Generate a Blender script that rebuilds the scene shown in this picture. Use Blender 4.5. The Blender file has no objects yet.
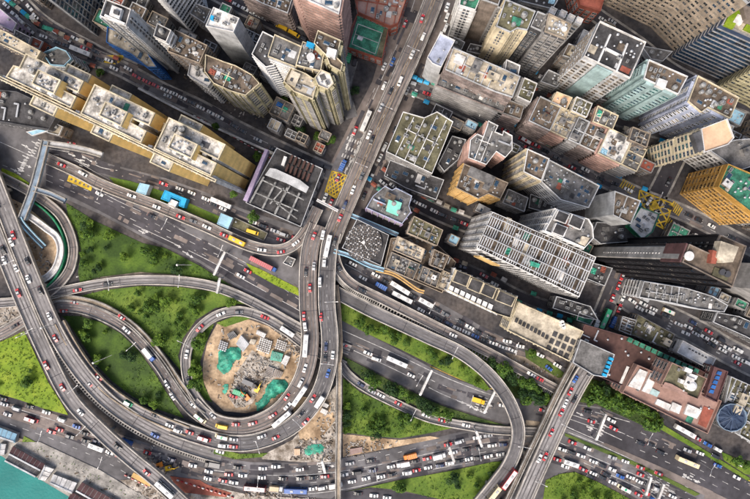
import bpy, math, random
from mathutils import Vector
from mathutils.geometry import tessellate_polygon
R = math.radians
rnd = random.Random(7)
SC = bpy.context.scene
COL = SC.collection
# ------------------------------------------------------------------ camera, world, sun, exposure
H = 310.0          # flying height of the camera in metres
S = 0.53           # metres on the ground for one pixel of the 750 px wide photograph
cam = bpy.data.cameras.new('camera'); co = bpy.data.objects.new('camera', cam); COL.objects.link(co)
co.location = (0, 0, H); co.rotation_euler = (0, 0, 0)
cam.sensor_width = 36; cam.lens = 36 * H / (750 * S); cam.clip_start = 1; cam.clip_end = 6000
SC.camera = co
world = bpy.data.worlds.new('World'); SC.world = world; world.use_nodes = True
wn = world.node_tree.nodes; wl = world.node_tree.links
bg = wn['Background']; sky = wn.new('ShaderNodeTexSky'); sky.sky_type = 'NISHITA'; sky.sun_disc = False
SUN_EL, SUN_AZ = 50, 232          # elevation; direction the sun stands in, degrees counter-clockwise from +x
sky.sun_elevation = R(SUN_EL); sky.sun_rotation = R(90 - SUN_AZ); sky.air_density = 1.0; sky.dust_density = 6.0; sky.ozone_density = 0.8
wl.new(sky.outputs[0], bg.inputs[0]); bg.inputs[1].default_value = 0.15
sl = bpy.data.lights.new('sun', 'SUN'); sl.energy = 1.4; sl.angle = R(22); sl.color = (1, .95, .89)
so = bpy.data.objects.new('sun', sl); COL.objects.link(so)
so.rotation_euler = (R(90 - SUN_EL), 0, R(SUN_AZ + 90))
SC.view_settings.view_transform = 'Standard'; SC.view_settings.look = 'None'
SC.view_settings.exposure = 0.60; SC.view_settings.gamma = 1

# ------------------------------------------------------------------ helpers
def at(px, py, z=0.0):
    k = S * (H - z) / H
    return Vector(((px - 375) * k, (249.5 - py) * k, z))
def tag(o, label=None, cat=None, group=None, kind=None):
    if label: o['label'] = label
    if cat: o['category'] = cat
    if group: o['group'] = group
    if kind: o['kind'] = kind
    return o
def empty(name, loc=(0, 0, 0), rz=0, label=None, cat=None, group=None):
    o = bpy.data.objects.new(name, None); COL.objects.link(o); o.location = loc; o.rotation_euler = (0, 0, rz)
    o.empty_display_size = .5
    return tag(o, label, cat, group)
class MB:
    def __init__(s): s.v = []; s.f = []; s.m = []
    def face(s, pts, m=0):
        n = len(s.v); s.v += [tuple(p) for p in pts]; s.f.append(tuple(range(n, n + len(pts)))); s.m.append(m)
    def mesh(s, vs, fs, m=0):
        n = len(s.v); s.v += [tuple(p) for p in vs]
        for f in fs: s.f.append(tuple(i + n for i in f)); s.m.append(m)
    def box(s, c, ux, hx, hy, z0, z1, m=0, taper=1.0):       # c 2D centre, ux unit dir 2D
        ux = Vector((ux[0], ux[1])).normalized(); uy = Vector((-ux.y, ux.x)); vs = []
        for z, t in ((z0, 1.0), (z1, taper)):
            for a, b in ((-1, -1), (1, -1), (1, 1), (-1, 1)):
                p = Vector((c[0], c[1])) + ux * (a * hx * t) + uy * (b * hy * t); vs.append((p.x, p.y, z))
        s.mesh(vs, [(3, 2, 1, 0), (4, 5, 6, 7), (0, 1, 5, 4), (1, 2, 6, 5), (2, 3, 7, 6), (3, 0, 4, 7)], m)
    def bar(s, a, b, w, h=None, m=0):                        # beam between two 3D points
        a = Vector(a); b = Vector(b); d = (b - a).normalized(); h = h or w
        up = Vector((0, 0, 1)) if abs(d.z) < .95 else Vector((1, 0, 0))
        x = d.cross(up).normalized() * w / 2; y = x.cross(d).normalized() * h / 2; vs = []
        for p in (a, b): vs += [p - x - y, p + x - y, p + x + y, p - x + y]
        s.mesh(vs, [(0, 1, 2, 3), (7, 6, 5, 4), (0, 4, 5, 1), (1, 5, 6, 2), (2, 6, 7, 3), (3, 7, 4, 0)], m)
    def cyl(s, c, r, z0, z1, n=12, m=0, r1=None):
        r1 = r if r1 is None else r1; vs = []
        for z, q in ((z0, r), (z1, r1)):
            for i in range(n):
                a = 2 * math.pi * i / n; vs.append((c[0] + q * math.cos(a), c[1] + q * math.sin(a), z))
        s.mesh(vs, [tuple(range(n - 1, -1, -1)), tuple(range(n, 2 * n))] + [(i, (i + 1) % n, n + (i + 1) % n, n + i) for i in range(n)], m)
    def prism(s, poly, z0, z1, m=0, mtop=None, poly1=None):  # poly ccw 2D
        n = len(poly); poly1 = poly1 or poly
        vs = [(p[0], p[1], z0) for p in poly] + [(p[0], p[1], z1) for p in poly1]
        s.mesh(vs, [(i, (i + 1) % n, n + (i + 1) % n, n + i) for i in range(n)], m)
        tris = tessellate_polygon([[Vector((p[0], p[1], 0)) for p in poly1]])
        s.mesh([(p[0], p[1], z1) for p in poly1], [orient(t, poly1) for t in tris], m if mtop is None else mtop)
    def build(s, name, mats, parent=None, off=None, smooth=False):
        me = bpy.data.meshes.new(name)
        if off is not None: vs = [(v[0] - off[0], v[1] - off[1], v[2] - off[2]) for v in s.v]
        else: vs = s.v
        me.from_pydata(vs, [], s.f)
        if not isinstance(mats, (list, tuple)): mats = [mats]
        for m in mats: me.materials.append(m)
        if len(mats) > 1: me.polygons.foreach_set('material_index', s.m)
        if smooth: me.polygons.foreach_set('use_smooth', [True] * len(s.f))
        me.update()
        o = bpy.data.objects.new(name, me); COL.objects.link(o)
        if parent: o.parent = parent
        return o
def orient(t, poly):
    a, b, c = (poly[i] for i in t)
    return tuple(t) if (b[0] - a[0]) * (c[1] - a[1]) - (b[1] - a[1]) * (c[0] - a[0]) > 0 else (t[0], t[2], t[1])
def inst(name, me, parent, loc, rz=0, sc=(1, 1, 1)):
    o = bpy.data.objects.new(name, me); COL.objects.link(o); o.parent = parent
    o.location = loc; o.rotation_euler = (0, 0, rz); o.scale = sc
    return o
def copy_tree(o, parent=None):
    c = o.copy(); COL.objects.link(c); c.parent = parent
    for ch in o.children: copy_tree(ch, c)
    return c
def area(p): return sum(p[i][0] * p[(i + 1) % len(p)][1] - p[(i + 1) % len(p)][0] * p[i][1] for i in range(len(p))) / 2
def ccw(p): return list(p) if area(p) > 0 else list(reversed(p))
def wpoly(px, z=0): return ccw([at(x, y, z).to_2d() for x, y in px])
def inside(p, poly):
    c = False; n = len(poly); j = n - 1
    for i in range(n):
        a, b = poly[i], poly[j]
        if (a[1] > p[1]) != (b[1] > p[1]) and p[0] < (b[0] - a[0]) * (p[1] - a[1]) / (b[1] - a[1]) + a[0]: c = not c
        j = i
    return c
def edge_dist(p, poly):
    d = 1e9
    for i in range(len(poly)):
        a = Vector(poly[i]); b = Vector(poly[(i + 1) % len(poly)]); ab = b - a
        t = max(0, min(1, (Vector(p[:2]) - a).dot(ab) / max(ab.length_squared, 1e-9))); d = min(d, (Vector(p[:2]) - a - ab * t).length)
    return d
def inset(poly, d):
    n = len(poly); out = []
    for i in range(n):
        p0 = Vector(poly[i - 1]); p = Vector(poly[i]); p1 = Vector(poly[(i + 1) % n])
        a = (p - p0).normalized(); b = (p1 - p).normalized(); na = Vector((-a.y, a.x)); nb = Vector((-b.y, b.x))
        m = (na + nb); L = m.length
        m = na if L < 1e-4 else m / L; k = d / max(.35, m.dot(na)); out.append(p + m * k)
    return out
def catmull(pts, n=6):
    out = []; P = [Vector(p) for p in pts]
    P = [P[0] * 2 - P[1]] + P + [P[-1] * 2 - P[-2]]
    for i in range(1, len(P) - 2):
        for k in range(n):
            t = k / n; a, b, c, d = P[i - 1:i + 3]
            out.append(.5 * ((2 * b) + (c - a) * t + (2 * a - 5 * b + 4 * c - d) * t * t + (3 * b - a - 3 * c + d) * t ** 3))
    out.append(P[-2]); return out

# ------------------------------------------------------------------ materials
def newmat(name):
    m = bpy.data.materials.new(name); m.use_nodes = True; nt = m.node_tree
    return m, nt, nt.nodes['Principled BSDF']
def mat(name, col, rough=.8, var=.25, scale=.15, fine=1.2, streak=False, metal=0, col2=None, bump=0, spec=.3, speck=0):
    """colour broken by large soft patches, finer dirt and, for walls, vertical streaks"""
    m, nt, b = newmat(name); N = nt.nodes; L = nt.links
    tc = N.new('ShaderNodeNewGeometry')
    def noise(sc, det, stretch=None, dist=0):
        n = N.new('ShaderNodeTexNoise'); n.inputs['Scale'].default_value = sc; n.inputs['Detail'].default_value = det; n.inputs['Distortion'].default_value = dist
        if stretch:
            mp = N.new('ShaderNodeMapping'); mp.inputs['Scale'].default_value = stretch; L.new(tc.outputs['Position'], mp.inputs[0]); L.new(mp.outputs[0], n.inputs[0])
        else: L.new(tc.outputs['Position'], n.inputs[0])
        return n
    def ramp(n, p0, c0, p1, c1):
        r = N.new('ShaderNodeValToRGB'); L.new(n.outputs[0], r.inputs[0]); e = r.color_ramp.elements
        e[0].position = p0; e[0].color = c0; e[1].position = p1; e[1].color = c1; return r
    c = tuple(col) + (1,); d = tuple(x * (1 - var * 1.6) for x in col) + (1,); u = tuple(min(1, x * (1 + var * .7)) for x in col) + (1,)
    if col2: d = tuple(col2) + (1,)
    r1 = ramp(noise(scale, 4), .36, d, .66, u)
    cur = r1.outputs[0]
    n2 = noise(fine, 5, (1, 1, .18) if streak else None)
    r2 = ramp(n2, .3, (1 - var * 1.3,) * 3 + (1,), .6, (1, 1, 1, 1))
    mx = N.new('ShaderNodeMix'); mx.data_type = 'RGBA'; mx.blend_type = 'MULTIPLY'; mx.inputs[0].default_value = .8
    L.new(cur, mx.inputs[6]); L.new(r2.outputs[0], mx.inputs[7]); cur = mx.outputs[2]
    if speck:
        r3 = ramp(noise(6, 2), .62, (1, 1, 1, 1), .7, (1 + speck,) * 3 + (1,))
        m3 = N.new('ShaderNodeMix'); m3.data_type = 'RGBA'; m3.blend_type = 'MULTIPLY'; m3.inputs[0].default_value = 1
        L.new(cur, m3.inputs[6]); L.new(r3.outputs[0], m3.inputs[7]); cur = m3.outputs[2]
    L.new(cur, b.inputs['Base Color']); b.inputs['Roughness'].default_value = rough; b.inputs['Metallic'].default_value = metal
    b.inputs['Specular IOR Level'].default_value = spec
    if bump:
        bp = N.new('ShaderNodeBump'); bp.inputs['Strength'].default_value = bump; bp.inputs['Distance'].default_value = .3
        L.new(n2.outputs[0], bp.inputs['Height']); L.new(bp.outputs[0], b.inputs['Normal'])
    return m
def flat(name, col, rough=.5, spec=.4, metal=0, coat=0):
    m, nt, b = newmat(name); b.inputs['Base Color'].default_value = tuple(col) + (1,); b.inputs['Roughness'].default_value = rough
    b.inputs['Specular IOR Level'].default_value = spec; b.inputs['Metallic'].default_value = metal; b.inputs['Coat Weight'].default_value = coat
    return m
def foliage(name, cols, rough=.6, scale=.25):
    m, nt, b = newmat(name); N = nt.nodes; L = nt.links
    g = N.new('ShaderNodeNewGeometry'); n = N.new('ShaderNodeTexNoise'); n.inputs['Scale'].default_value = scale; n.inputs['Detail'].default_value = 5
    L.new(g.outputs['Position'], n.inputs[0])
    ad = N.new('ShaderNodeMath'); ad.operation = 'MULTIPLY_ADD'; ad.inputs[1].default_value = .35; L.new(g.outputs['Random Per Island'], ad.inputs[0])
    sb = N.new('ShaderNodeMath'); sb.operation = 'SUBTRACT'; sb.inputs[1].default_value = .17; L.new(n.outputs[0], sb.inputs[0]); L.new(sb.outputs[0], ad.inputs[2])
    r = N.new('ShaderNodeValToRGB'); L.new(ad.outputs[0], r.inputs[0]); e = r.color_ramp.elements
    e[0].position = .28; e[0].color = tuple(cols[0]) + (1,); e[1].position = .72; e[1].color = tuple(cols[-1]) + (1,)
    if len(cols) > 2: q = e.new(.5); q.color = tuple(cols[1]) + (1,)
    nf = N.new('ShaderNodeTexNoise'); nf.inputs['Scale'].default_value = 1.1; nf.inputs['Detail'].default_value = 7; L.new(g.outputs['Position'], nf.inputs[0]); rf = N.new('ShaderNodeValToRGB'); L.new(nf.outputs[0], rf.inputs[0]); q1 = rf.color_ramp.elements; q1[0].position = .35; q1[0].color = (.80, .80, .82, 1); q1[1].position = .62; q1[1].color = (1.12, 1.08, 1, 1)
    mx = N.new('ShaderNodeMix'); mx.data_type = 'RGBA'; mx.blend_type = 'MULTIPLY'; mx.inputs[0].default_value = 1; L.new(r.outputs[0], mx.inputs[6]); L.new(rf.outputs[0], mx.inputs[7])
    L.new(mx.outputs[2], b.inputs['Base Color']); b.inputs['Roughness'].default_value = rough; b.inputs['Specular IOR Level'].default_value = .15
    return m
M = {}
M['ground'] = mat('ground_paving', (.085, .073, .067), .9, .45, .06, .5, col2=(.035, .035, .04), speck=.6)
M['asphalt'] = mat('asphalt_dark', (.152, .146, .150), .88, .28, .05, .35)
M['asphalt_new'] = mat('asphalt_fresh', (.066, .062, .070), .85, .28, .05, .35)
M['asphalt_old'] = mat('asphalt_worn_brown', (.215, .18, .162), .9, .25, .06, .4)
M['asphalt_grey'] = mat('asphalt_worn_grey', (.265, .25, .245), .9, .22, .07, .4)
M['conc'] = mat('weathered_concrete', (.34, .32, .29), .9, .3, .2, 1.5, streak=True)
M['conc_tan'] = mat('tan_concrete', (.36, .29, .21), .9, .3, .2, 1.2)
M['conc_light'] = mat('light_concrete', (.44, .405, .36), .85, .22, .2, 1.5)
M['paint'] = mat('road_paint_white', (.55, .54, .52), .7, .25, .5, 3)
M['paint_y'] = mat('road_paint_yellow', (.62, .42, .04), .7, .25, .5, 3)
M['grass'] = foliage('grass_bright', [(.030, .062, .010), (.070, .130, .016), (.130, .195, .028)], scale=.09)
M['grass_y'] = foliage('grass_yellow_green', [(.09, .16, .010), (.150, .235, .016), (.245, .315, .028)], scale=.1)
M['grass_d'] = foliage('grass_dark', [(.022, .04, .012), (.045, .075, .018), (.09, .13, .03)], scale=.12)
M['leaf_a'] = foliage('leaves_green', [(.018, .044, .012), (.048, .105, .016), (.10, .175, .024)], scale=.5)
M['leaf_b'] = foliage('leaves_dark', [(.008, .022, .010), (.02, .05, .015), (.045, .09, .022)], scale=.5)
M['leaf_c'] = foliage('leaves_fresh', [(.035, .075, .012), (.078, .145, .016), (.14, .22, .03)], scale=.5)
M['bark'] = mat('bark', (.10, .07, .045), .95, .3, 1, 4)
M['dirt'] = mat('bare_earth', (.50, .37, .24), .95, .35, .12, .8, col2=(.22, .15, .09), speck=.3)
M['rubble'] = mat('rubble', (.42, .38, .33), .95, .4, .25, 1.4, col2=(.16, .13, .1), speck=.8)
M['tarp'] = mat('green_tarpaulin', (.05, .34, .23), .5, .3, .3, 1.2, bump=.8)
M['green'] = mat('green_paint', (.02, .22, .10), .6, .2, .3, 1.5)
M['blue'] = mat('blue_paint', (.03, .13, .38), .5, .2, .3, 1.5)
M['cyan'] = mat('cyan_roof', (.02, .33, .60), .5, .15, .3, 1.5)
M['steelblue'] = mat('steel_blue_cladding', (.20, .27, .35), .6, .15, .3, 1.5)
M['skyblue'] = mat('pale_blue_roof', (.30, .50, .62), .6, .12, .3, 1.5)
M['mint'] = mat('mint_roof', (.22, .62, .50), .7, .1, .3, 1.5)
M['white'] = mat('white_wall', (.66, .655, .64), .75, .16, .2, 1.4, streak=True)
M['roofwhite'] = mat('whitewashed_roof', (.68, .66, .63), .8, .22, .3, 1.1)
M['cream'] = mat('cream_wall', (.62, .54, .38), .8, .2, .2, 1.4, streak=True)
M['estroof'] = mat('patched_pale_roof', (.56, .53, .48), .85, .35, .3, 1.2, speck=.3)
M['estgold'] = mat('estate_ochre_wall', (.90, .62, .23), .8, .12, .15, 1.2, streak=True)
M['gold'] = mat('ochre_wall', (.58, .38, .15), .8, .16, .15, 1.2, streak=True)
M['ochre'] = mat('orange_gold_wall', (.52, .29, .07), .6, .2, .2, 1.2, streak=True)
M['beige'] = mat('beige_wall', (.35, .29, .225), .85, .22, .2, 1.4, streak=True)
M['olive'] = mat('olive_cream_wall', (.42, .38, .24), .8, .2, .2, 1.4, streak=True)
M['grey'] = mat('grey_render_wall', (.30, .29, .28), .85, .22, .2, 1.4, streak=True)
M['lgrey'] = mat('pale_grey_wall', (.48, .49, .50), .8, .2, .2, 1.4, streak=True)
M['taupe'] = mat('taupe_wall', (.22, .18, .15), .85, .25, .2, 1.4, streak=True)
M['pink'] = mat('faded_pink_wall', (.46, .30, .25), .8, .22, .2, 1.4, streak=True)
M['pinkgrey'] = mat('stained_pink_grey_wall', (.29, .235, .215), .88, .35, .2, 1.4, streak=True)
M['lav'] = mat('lavender_wall', (.40, .44, .56), .7, .2, .2, 1.4, streak=True)
M['teal'] = mat('pale_teal_wall', (.34, .46, .46), .6, .2, .2, 1.4, streak=True)
M['purple'] = mat('mauve_wall', (.36, .29, .42), .8, .2, .2, 1.4, streak=True)
M['dark'] = mat('dark_cladding', (.016, .015, .018), .5, .2, .2, 1.4, streak=True)
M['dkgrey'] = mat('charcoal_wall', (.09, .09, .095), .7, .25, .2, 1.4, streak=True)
M['brownroof'] = mat('brown_red_roof', (.088, .046, .038), .8, .28, .1, .6)
M['redbrown'] = mat('red_brown_roof', (.30, .09, .06), .8, .2, .2, 1)
M['maroon'] = mat('maroon_metal_roof', (.11, .055, .055), .6, .2, .2, 1)
M['rosy'] = mat('rosy_tiled_roof', (.31, .195, .16), .8, .15, .2, 1)
M['peach'] = mat('peach_roof', (.66, .45, .29), .8, .1, .2, 1)
M['rgrey'] = mat('grey_flat_roof', (.17, .165, .16), .9, .35, .2, 1, speck=.5)
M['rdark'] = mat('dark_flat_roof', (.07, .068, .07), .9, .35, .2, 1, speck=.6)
M['rbrown'] = mat('brownish_flat_roof', (.16, .125, .095), .9, .35, .2, 1, speck=.5)
M['rolive'] = mat('mossy_flat_roof', (.15, .14, .085), .9, .35, .2, 1, speck=.5)
M['rcream'] = mat('cream_flat_roof', (.50, .44, .34), .85, .3, .2, 1)
M['rgreen'] = mat('green_flat_roof', (.05, .22, .14), .8, .3, .3, 1.2)
M['glass'] = flat('window_glass', (.02, .028, .035), .12, .6)
M['glassb'] = flat('blue_window_glass', (.02, .05, .09), .1, .7)
M['glassg'] = flat('green_window_glass', (.02, .10, .10), .15, .6)
M['metal'] = flat('galvanised_metal', (.42, .43, .44), .45, .5, .4)
M['dmetal'] = flat('dark_metal', (.05, .05, .055), .5)
M['black'] = flat('black_rubber', (.015, .015, .016), .8)
M['water'] = None
# ------------------------------------------------------------------ ground, water, carriageways
def sheet(name, px, z, m, kind='structure', parent=None, smooth=0):
    p = [at(x, y, z).to_2d() for x, y in px]
    if smooth:
        q = catmull(p + [p[0]], smooth)[:-1]; p = [Vector(v) for v in q]
    p = ccw(p); mb = MB(); mb.mesh([(v.x, v.y, z) for v in p], [orient(t, p) for t in tessellate_polygon([[Vector((v.x, v.y, 0)) for v in p]])])
    o = mb.build(name, m, parent)
    if kind: o['kind'] = kind
    return o
mb = MB(); mb.face([(-2500, -2500, 0), (2500, -2500, 0), (2500, 2500, 0), (-2500, 2500, 0)])
mb.build('ground', M['ground'])['kind'] = 'structure'
m, nt, b = newmat('harbour_water'); N = nt.nodes; L = nt.links
g = N.new('ShaderNodeNewGeometry'); n1 = N.new('ShaderNodeTexNoise'); n1.inputs['Scale'].default_value = .06; n1.inputs['Detail'].default_value = 4; L.new(g.outputs['Position'], n1.inputs[0])
r = N.new('ShaderNodeValToRGB'); L.new(n1.outputs[0], r.inputs[0]); e = r.color_ramp.elements
e[0].position = .3; e[0].color = (.010, .135, .125, 1); e[1].position = .7; e[1].color = (.018, .20, .18, 1); L.new(r.outputs[0], b.inputs['Base Color'])
b.inputs['Specular IOR Level'].default_value = .12; b.inputs['Roughness'].default_value = .5; n2 = N.new('ShaderNodeTexNoise'); n2.inputs['Scale'].default_value = .7; n2.inputs['Detail'].default_value = 6; L.new(g.outputs['Position'], n2.inputs[0])
bp = N.new('ShaderNodeBump'); bp.inputs['Strength'].default_value = .5; bp.inputs['Distance'].default_value = .4; L.new(n2.outputs[0], bp.inputs['Height']); L.new(bp.outputs[0], b.inputs['Normal'])
sheet('harbour_water', [(-900, -100), (-60, 425), (4, 455), (16, 466), (50, 484), (92, 506), (700, 900), (-900, 900)], .05, m)

sheet('highway_north', [(-60, 90), (0, 116), (45, 141), (75, 152), (110, 164), (165, 178), (205, 192), (240, 208), (300, 228), (345, 300), (345, 322), (400, 351), (430, 367), (460, 381), (500, 393), (560, 408), (560, 431), (520, 427), (480, 416), (440, 403), (400, 384), (342, 353), (300, 322), (235, 286), (200, 263), (145, 238), (100, 214), (70, 201), (30, 186), (0, 172), (-60, 145)], .03, M['asphalt'])
sheet('fresh_asphalt_lanes', [(46, 146), (75, 154), (110, 166), (165, 180), (205, 196), (290, 232), (300, 240), (285, 243), (250, 230), (200, 207), (165, 193), (105, 174), (75, 168), (46, 162)], .05, M['asphalt_new'])
sheet('highway_lower_lanes', [(46, 163), (120, 199), (200, 240), (250, 268), (300, 298), (300, 316), (235, 283), (200, 260), (145, 235), (100, 211), (76, 199), (46, 186)], .05, M['asphalt_new'])
sheet('highway_south', [(-60, 378), (0, 401), (45, 413), (85, 422), (125, 436), (160, 447), (200, 455), (250, 462), (300, 463), (350, 457), (400, 447), (450, 434), (500, 424), (560, 420), (560, 455), (530, 455), (500, 460), (450, 469), (400, 478), (345, 491), (335, 499), (250, 493), (215, 480), (190, 520), (100, 470), (50, 447), (0, 429), (-60, 405)], .03, M['asphalt'])
sheet('highway_south_worn_lanes', [(0, 401), (45, 413), (85, 422), (125, 436), (150, 450), (120, 452), (60, 434), (0, 415)], .05, M['asphalt_old'])
sheet('side_road_south', [(340, 491), (370, 489), (400, 492), (440, 499), (500, 520), (330, 520), (330, 500)], .06, M['asphalt_new'])
sheet('highway_east', [(560, 402), (600, 407), (640, 424), (690, 446), (760, 484), (900, 540), (900, 600), (640, 500), (600, 478), (575, 468), (560, 474), (540, 505), (505, 505), (515, 480), (530, 455), (545, 420)], .035, M['asphalt'])
sheet('highway_east_fresh_lanes', [(572, 404), (605, 410), (640, 424), (690, 446), (760, 484), (840, 520), (800, 560), (700, 491), (640, 461), (600, 443), (566, 428)], .055, M['asphalt_new'])
sheet('gloucester_carriageway', [(338, 252), (372, 266), (400, 282), (440, 303), (490, 331), (530, 350), (572, 372), (566, 392), (520, 366), (480, 346), (440, 327), (400, 306), (350, 282), (338, 268)], .035, M['asphalt'])
sheet('avenue_carriageway', [(404, -20), (470, -20), (458, 4), (418, 92), (388, 156), (362, 214), (342, 262), (300, 262), (296, 244), (306, 228), (330, 165), (350, 124), (372, 82)], .04, M['asphalt_old'])
sheet('avenue_dark_lanes', [(330, 170), (352, 128), (369, 137), (346, 186), (330, 220), (318, 262), (303, 262), (300, 244), (309, 228)], .06, M['asphalt'])

M['wear'] = mat('tyre_worn_asphalt', (.150, .141, .140), .8, .3, .08, .5)
def ribbon(pts, w, z=None, n=6, off=0.0):
    """left and right edges of a strip following pixel points (x, y[, z]) of pixel width w"""
    P = catmull([(p[0], p[1], (p[2] if len(p) > 2 else (z or 0))) for p in pts], n)
    W = [at(p[0], p[1], p[2]) for p in P]; Lf = []; Rt = []; C = []
    for i, p in enumerate(W):
        a = W[max(0, i - 1)]; c = W[min(len(W) - 1, i + 1)]; d = (c - a); d.z = 0; d.normalize(); nrm = Vector((-d.y, d.x, 0))
        hw = w * S / 2
        q = p + nrm * off * S
        Lf.append(q + nrm * hw); Rt.append(q - nrm * hw); C.append(q)
    return C, Lf, Rt
def strip(mb, Lf, Rt, dz=0, m=0):
    n = len(mb.v)
    for a, b in zip(Lf, Rt): mb.v += [(a.x, a.y, a.z + dz), (b.x, b.y, b.z + dz)]
    for i in range(len(Lf) - 1): mb.f.append((n + 2 * i, n + 2 * i + 1, n + 2 * i + 3, n + 2 * i + 2)); mb.m.append(m)
def grade_strip(name, pts, w, z, m):
    C, a, b = ribbon(pts, w, z); mb = MB(); strip(mb, a, b); o = mb.build(name, m); o['kind'] = 'structure'; return o
street_z = [.045]
def street(pts, w, m='asphalt', name='street', walk=2.2):
    street_z[0] += .012
    o = grade_strip(name, [(p[0], p[1]) for p in pts], w, street_z[0], M[m])
    for s in (-1, 1):
        C, a, b = ribbon([(p[0], p[1], .13) for p in pts], walk, None, 6, s * (w / 2 + walk / 2)); mb = MB(); strip(mb, a, b)
        for e in (a, b):
            lo = [Vector((q.x, q.y, .0)) for q in e]; strip(mb, e, lo); strip(mb, lo, e)
        pv = mb.build('pavement', M['conc' if w > 9 else 'rgrey']); pv['kind'] = 'structure'
    return o
# paths that traffic follows: name -> (points (px, py, z), what the label calls it)
PATH = {}
def path(k, pts, txt): PATH[k] = ([tuple(p) + ((0.1,) if len(p) < 3 else ()) for p in pts], txt)

def flyover(name, k, pts, w, txt, label, m='asphalt', par=(1, 1), thick=1.3, lanes=2, cat='flyover', pm='conc_light', vis=True, fence=0, tracks=0):
    path(k, pts, txt)
    c0 = at(pts[len(pts) // 2][0], pts[len(pts) // 2][1], 0)
    root = empty(name, c0, 0, label, cat)
    C, Lf, Rt = ribbon(pts, w)
    mb = MB(); strip(mb, Lf, Rt)
    lo = [Vector((p.x, p.y, p.z - thick)) for p in Lf]; ro = [Vector((p.x, p.y, p.z - thick)) for p in Rt]
    strip(mb, lo, Lf); strip(mb, Rt, ro); strip(mb, ro, lo)
    mb.build('deck', M[m], root, c0)
    for s, on, e in ((1, par[0], Lf), (-1, par[1], Rt)):
        if not on: continue
        pb = MB()
        o2 = []
        for i, p in enumerate(e):
            q = C[i]; d = (p - q); d.z = 0; d.normalize(); o2.append(p - d * .55)
        T = lambda L_, h: [Vector((p.x, p.y, p.z + h)) for p in L_]
        A, B_ = (T(e, .95), T(o2, .95)); A0, B0 = T(e, -.3), T(o2, 0.0)
        if s < 0: A, B_, A0, B0 = B_, A, B0, A0
        strip(pb, A, B_); strip(pb, A0, A); strip(pb, B_, B0)
        pb.build('parapet', M[pm], root, c0)
    mk = MB(); step = 0
    for l in range(1, lanes):
        o_ = -w / 2 + w * l / lanes; Cc, a, b2 = ribbon(pts, .34, None, 12, o_)
        for i in range(0, len(Cc) - 1, 4):
            strip(mk, a[i:i + 2], b2[i:i + 2], .02)
    for s in (-1, 1):
        Cc, a, b2 = ribbon(pts, .22, None, 6, s * (w / 2 - 1.9)); strip(mk, a, b2, .02)
    mk.build('lane_marking', M['paint'], root, c0)
    if m.startswith('asphalt'):
        tw = MB(); jt = tw
        for l in range(lanes):
            for s in (-1, 1):
                Cc, a, b2 = ribbon(pts, 1.15, None, 8, -w / 2 + w * (l + .5) / lanes * .9 + w * .05 + s * 1.5); strip(tw, a, b2, .008)
        for i in range(3, len(C) - 3, 8):
            a, b2 = Lf[i], Rt[i]; t = (C[i + 1] - C[i]).normalized() * .16; jt.face([a - t + Vector((0, 0, .014)), b2 - t + Vector((0, 0, .014)), b2 + t + Vector((0, 0, .014)), a + t + Vector((0, 0, .014))], 1)
        tw.build('tyre_wear', [M['wear'], M['asphalt_new']], root, c0)
    d = 0
    for i in range(1, len(C) - 1):
        d += (C[i] - C[i - 1]).length
        if d > 26 and C[i].z > 3.5:
            d = 0; pr = MB(); t = (C[i + 1] - C[i - 1]); pr.box((C[i].x, C[i].y), (t.x, t.y), .7, w * S * .32, 0, C[i].z - thick, 0); pr.build('pier', M['conc'], root, c0)
    if fence:   # open slatted gap between two decks
        Cc, a, b2 = ribbon(pts, 3.0, None, 14, fence * (w / 2 + 1.6)); fb = MB()
        for i in range(0, len(Cc) - 1, 1):
            p = Cc[i]; t = Cc[i + 1] - Cc[i]; fb.box((p.x, p.y), (t.x, t.y), .28, 1.0, p.z - .5, p.z + .1)
        for q in (a, b2):
            for i in range(0, len(q) - 1, 3): fb.bar(q[i], q[min(i + 3, len(q) - 1)], .25)
        fb.build('slat_screen', M['conc'], root, c0)
    for i, o_ in enumerate([0] * (1 if tracks else 0)):
        tb = MB()
        for dx in (-1.3, 1.3):
            Cc, a, b2 = ribbon(pts, .5, None, 6, tracks + dx)
            strip(tb, [q + Vector((0, 0, .5)) for q in a], [q + Vector((0, 0, .5)) for q in b2]); strip(tb, a, [q + Vector((0, 0, .5)) for q in a]); strip(tb, [q + Vector((0, 0, .5)) for q in b2], b2)
        tb.build('median_barrier', M['conc_tan'], root, c0)
    return root
# the avenue viaduct coming from the top of the photograph
flyover('flyover', 'AV', [(441, -20, 6), (426, 20, 7), (408, 62, 7.5), (390, 102, 8), (373, 140, 8), (356, 180, 8), (341, 215, 8), (331, 240, 8.2)], 19,
        'the brown avenue viaduct', 'long straight brown viaduct down the middle of the wide avenue with twin median barriers', 'asphalt_old', lanes=2, pm='conc', tracks=0.1)
flyover('flyover', 'FI', [(318, 225, 5), (311, 245, 7.5), (308, 270, 8.6), (308, 305, 9), (310, 340, 9), (306, 368, 8.4), (295, 392, 7.4), (276, 413, 6.2), (250, 425, 5), (226, 425, 4), (206, 417, 3), (192, 404, 2.2)], 17,
        'the inner lanes of the curving central flyover', 'inner carriageway of the big looping flyover that wraps the round building site', 'asphalt_old', lanes=2, par=(0, 1))
flyover('flyover', 'FO', [(333, 232, 8), (329, 250, 8.3), (327, 275, 8.7), (327, 305, 9.1), (330, 340, 9.1), (327, 372, 8.5), (315, 401, 7.5), (290, 427, 6.3), (256, 441, 5), (226, 442, 4), (198, 435, 3.2), (172, 426, 2.9)], 16.6,
        'the outer lanes of the curving central flyover', 'outer carriageway of the big looping flyover, nearest the footbridge, with white edge line', 'asphalt', lanes=2, par=(1, 1))
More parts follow.
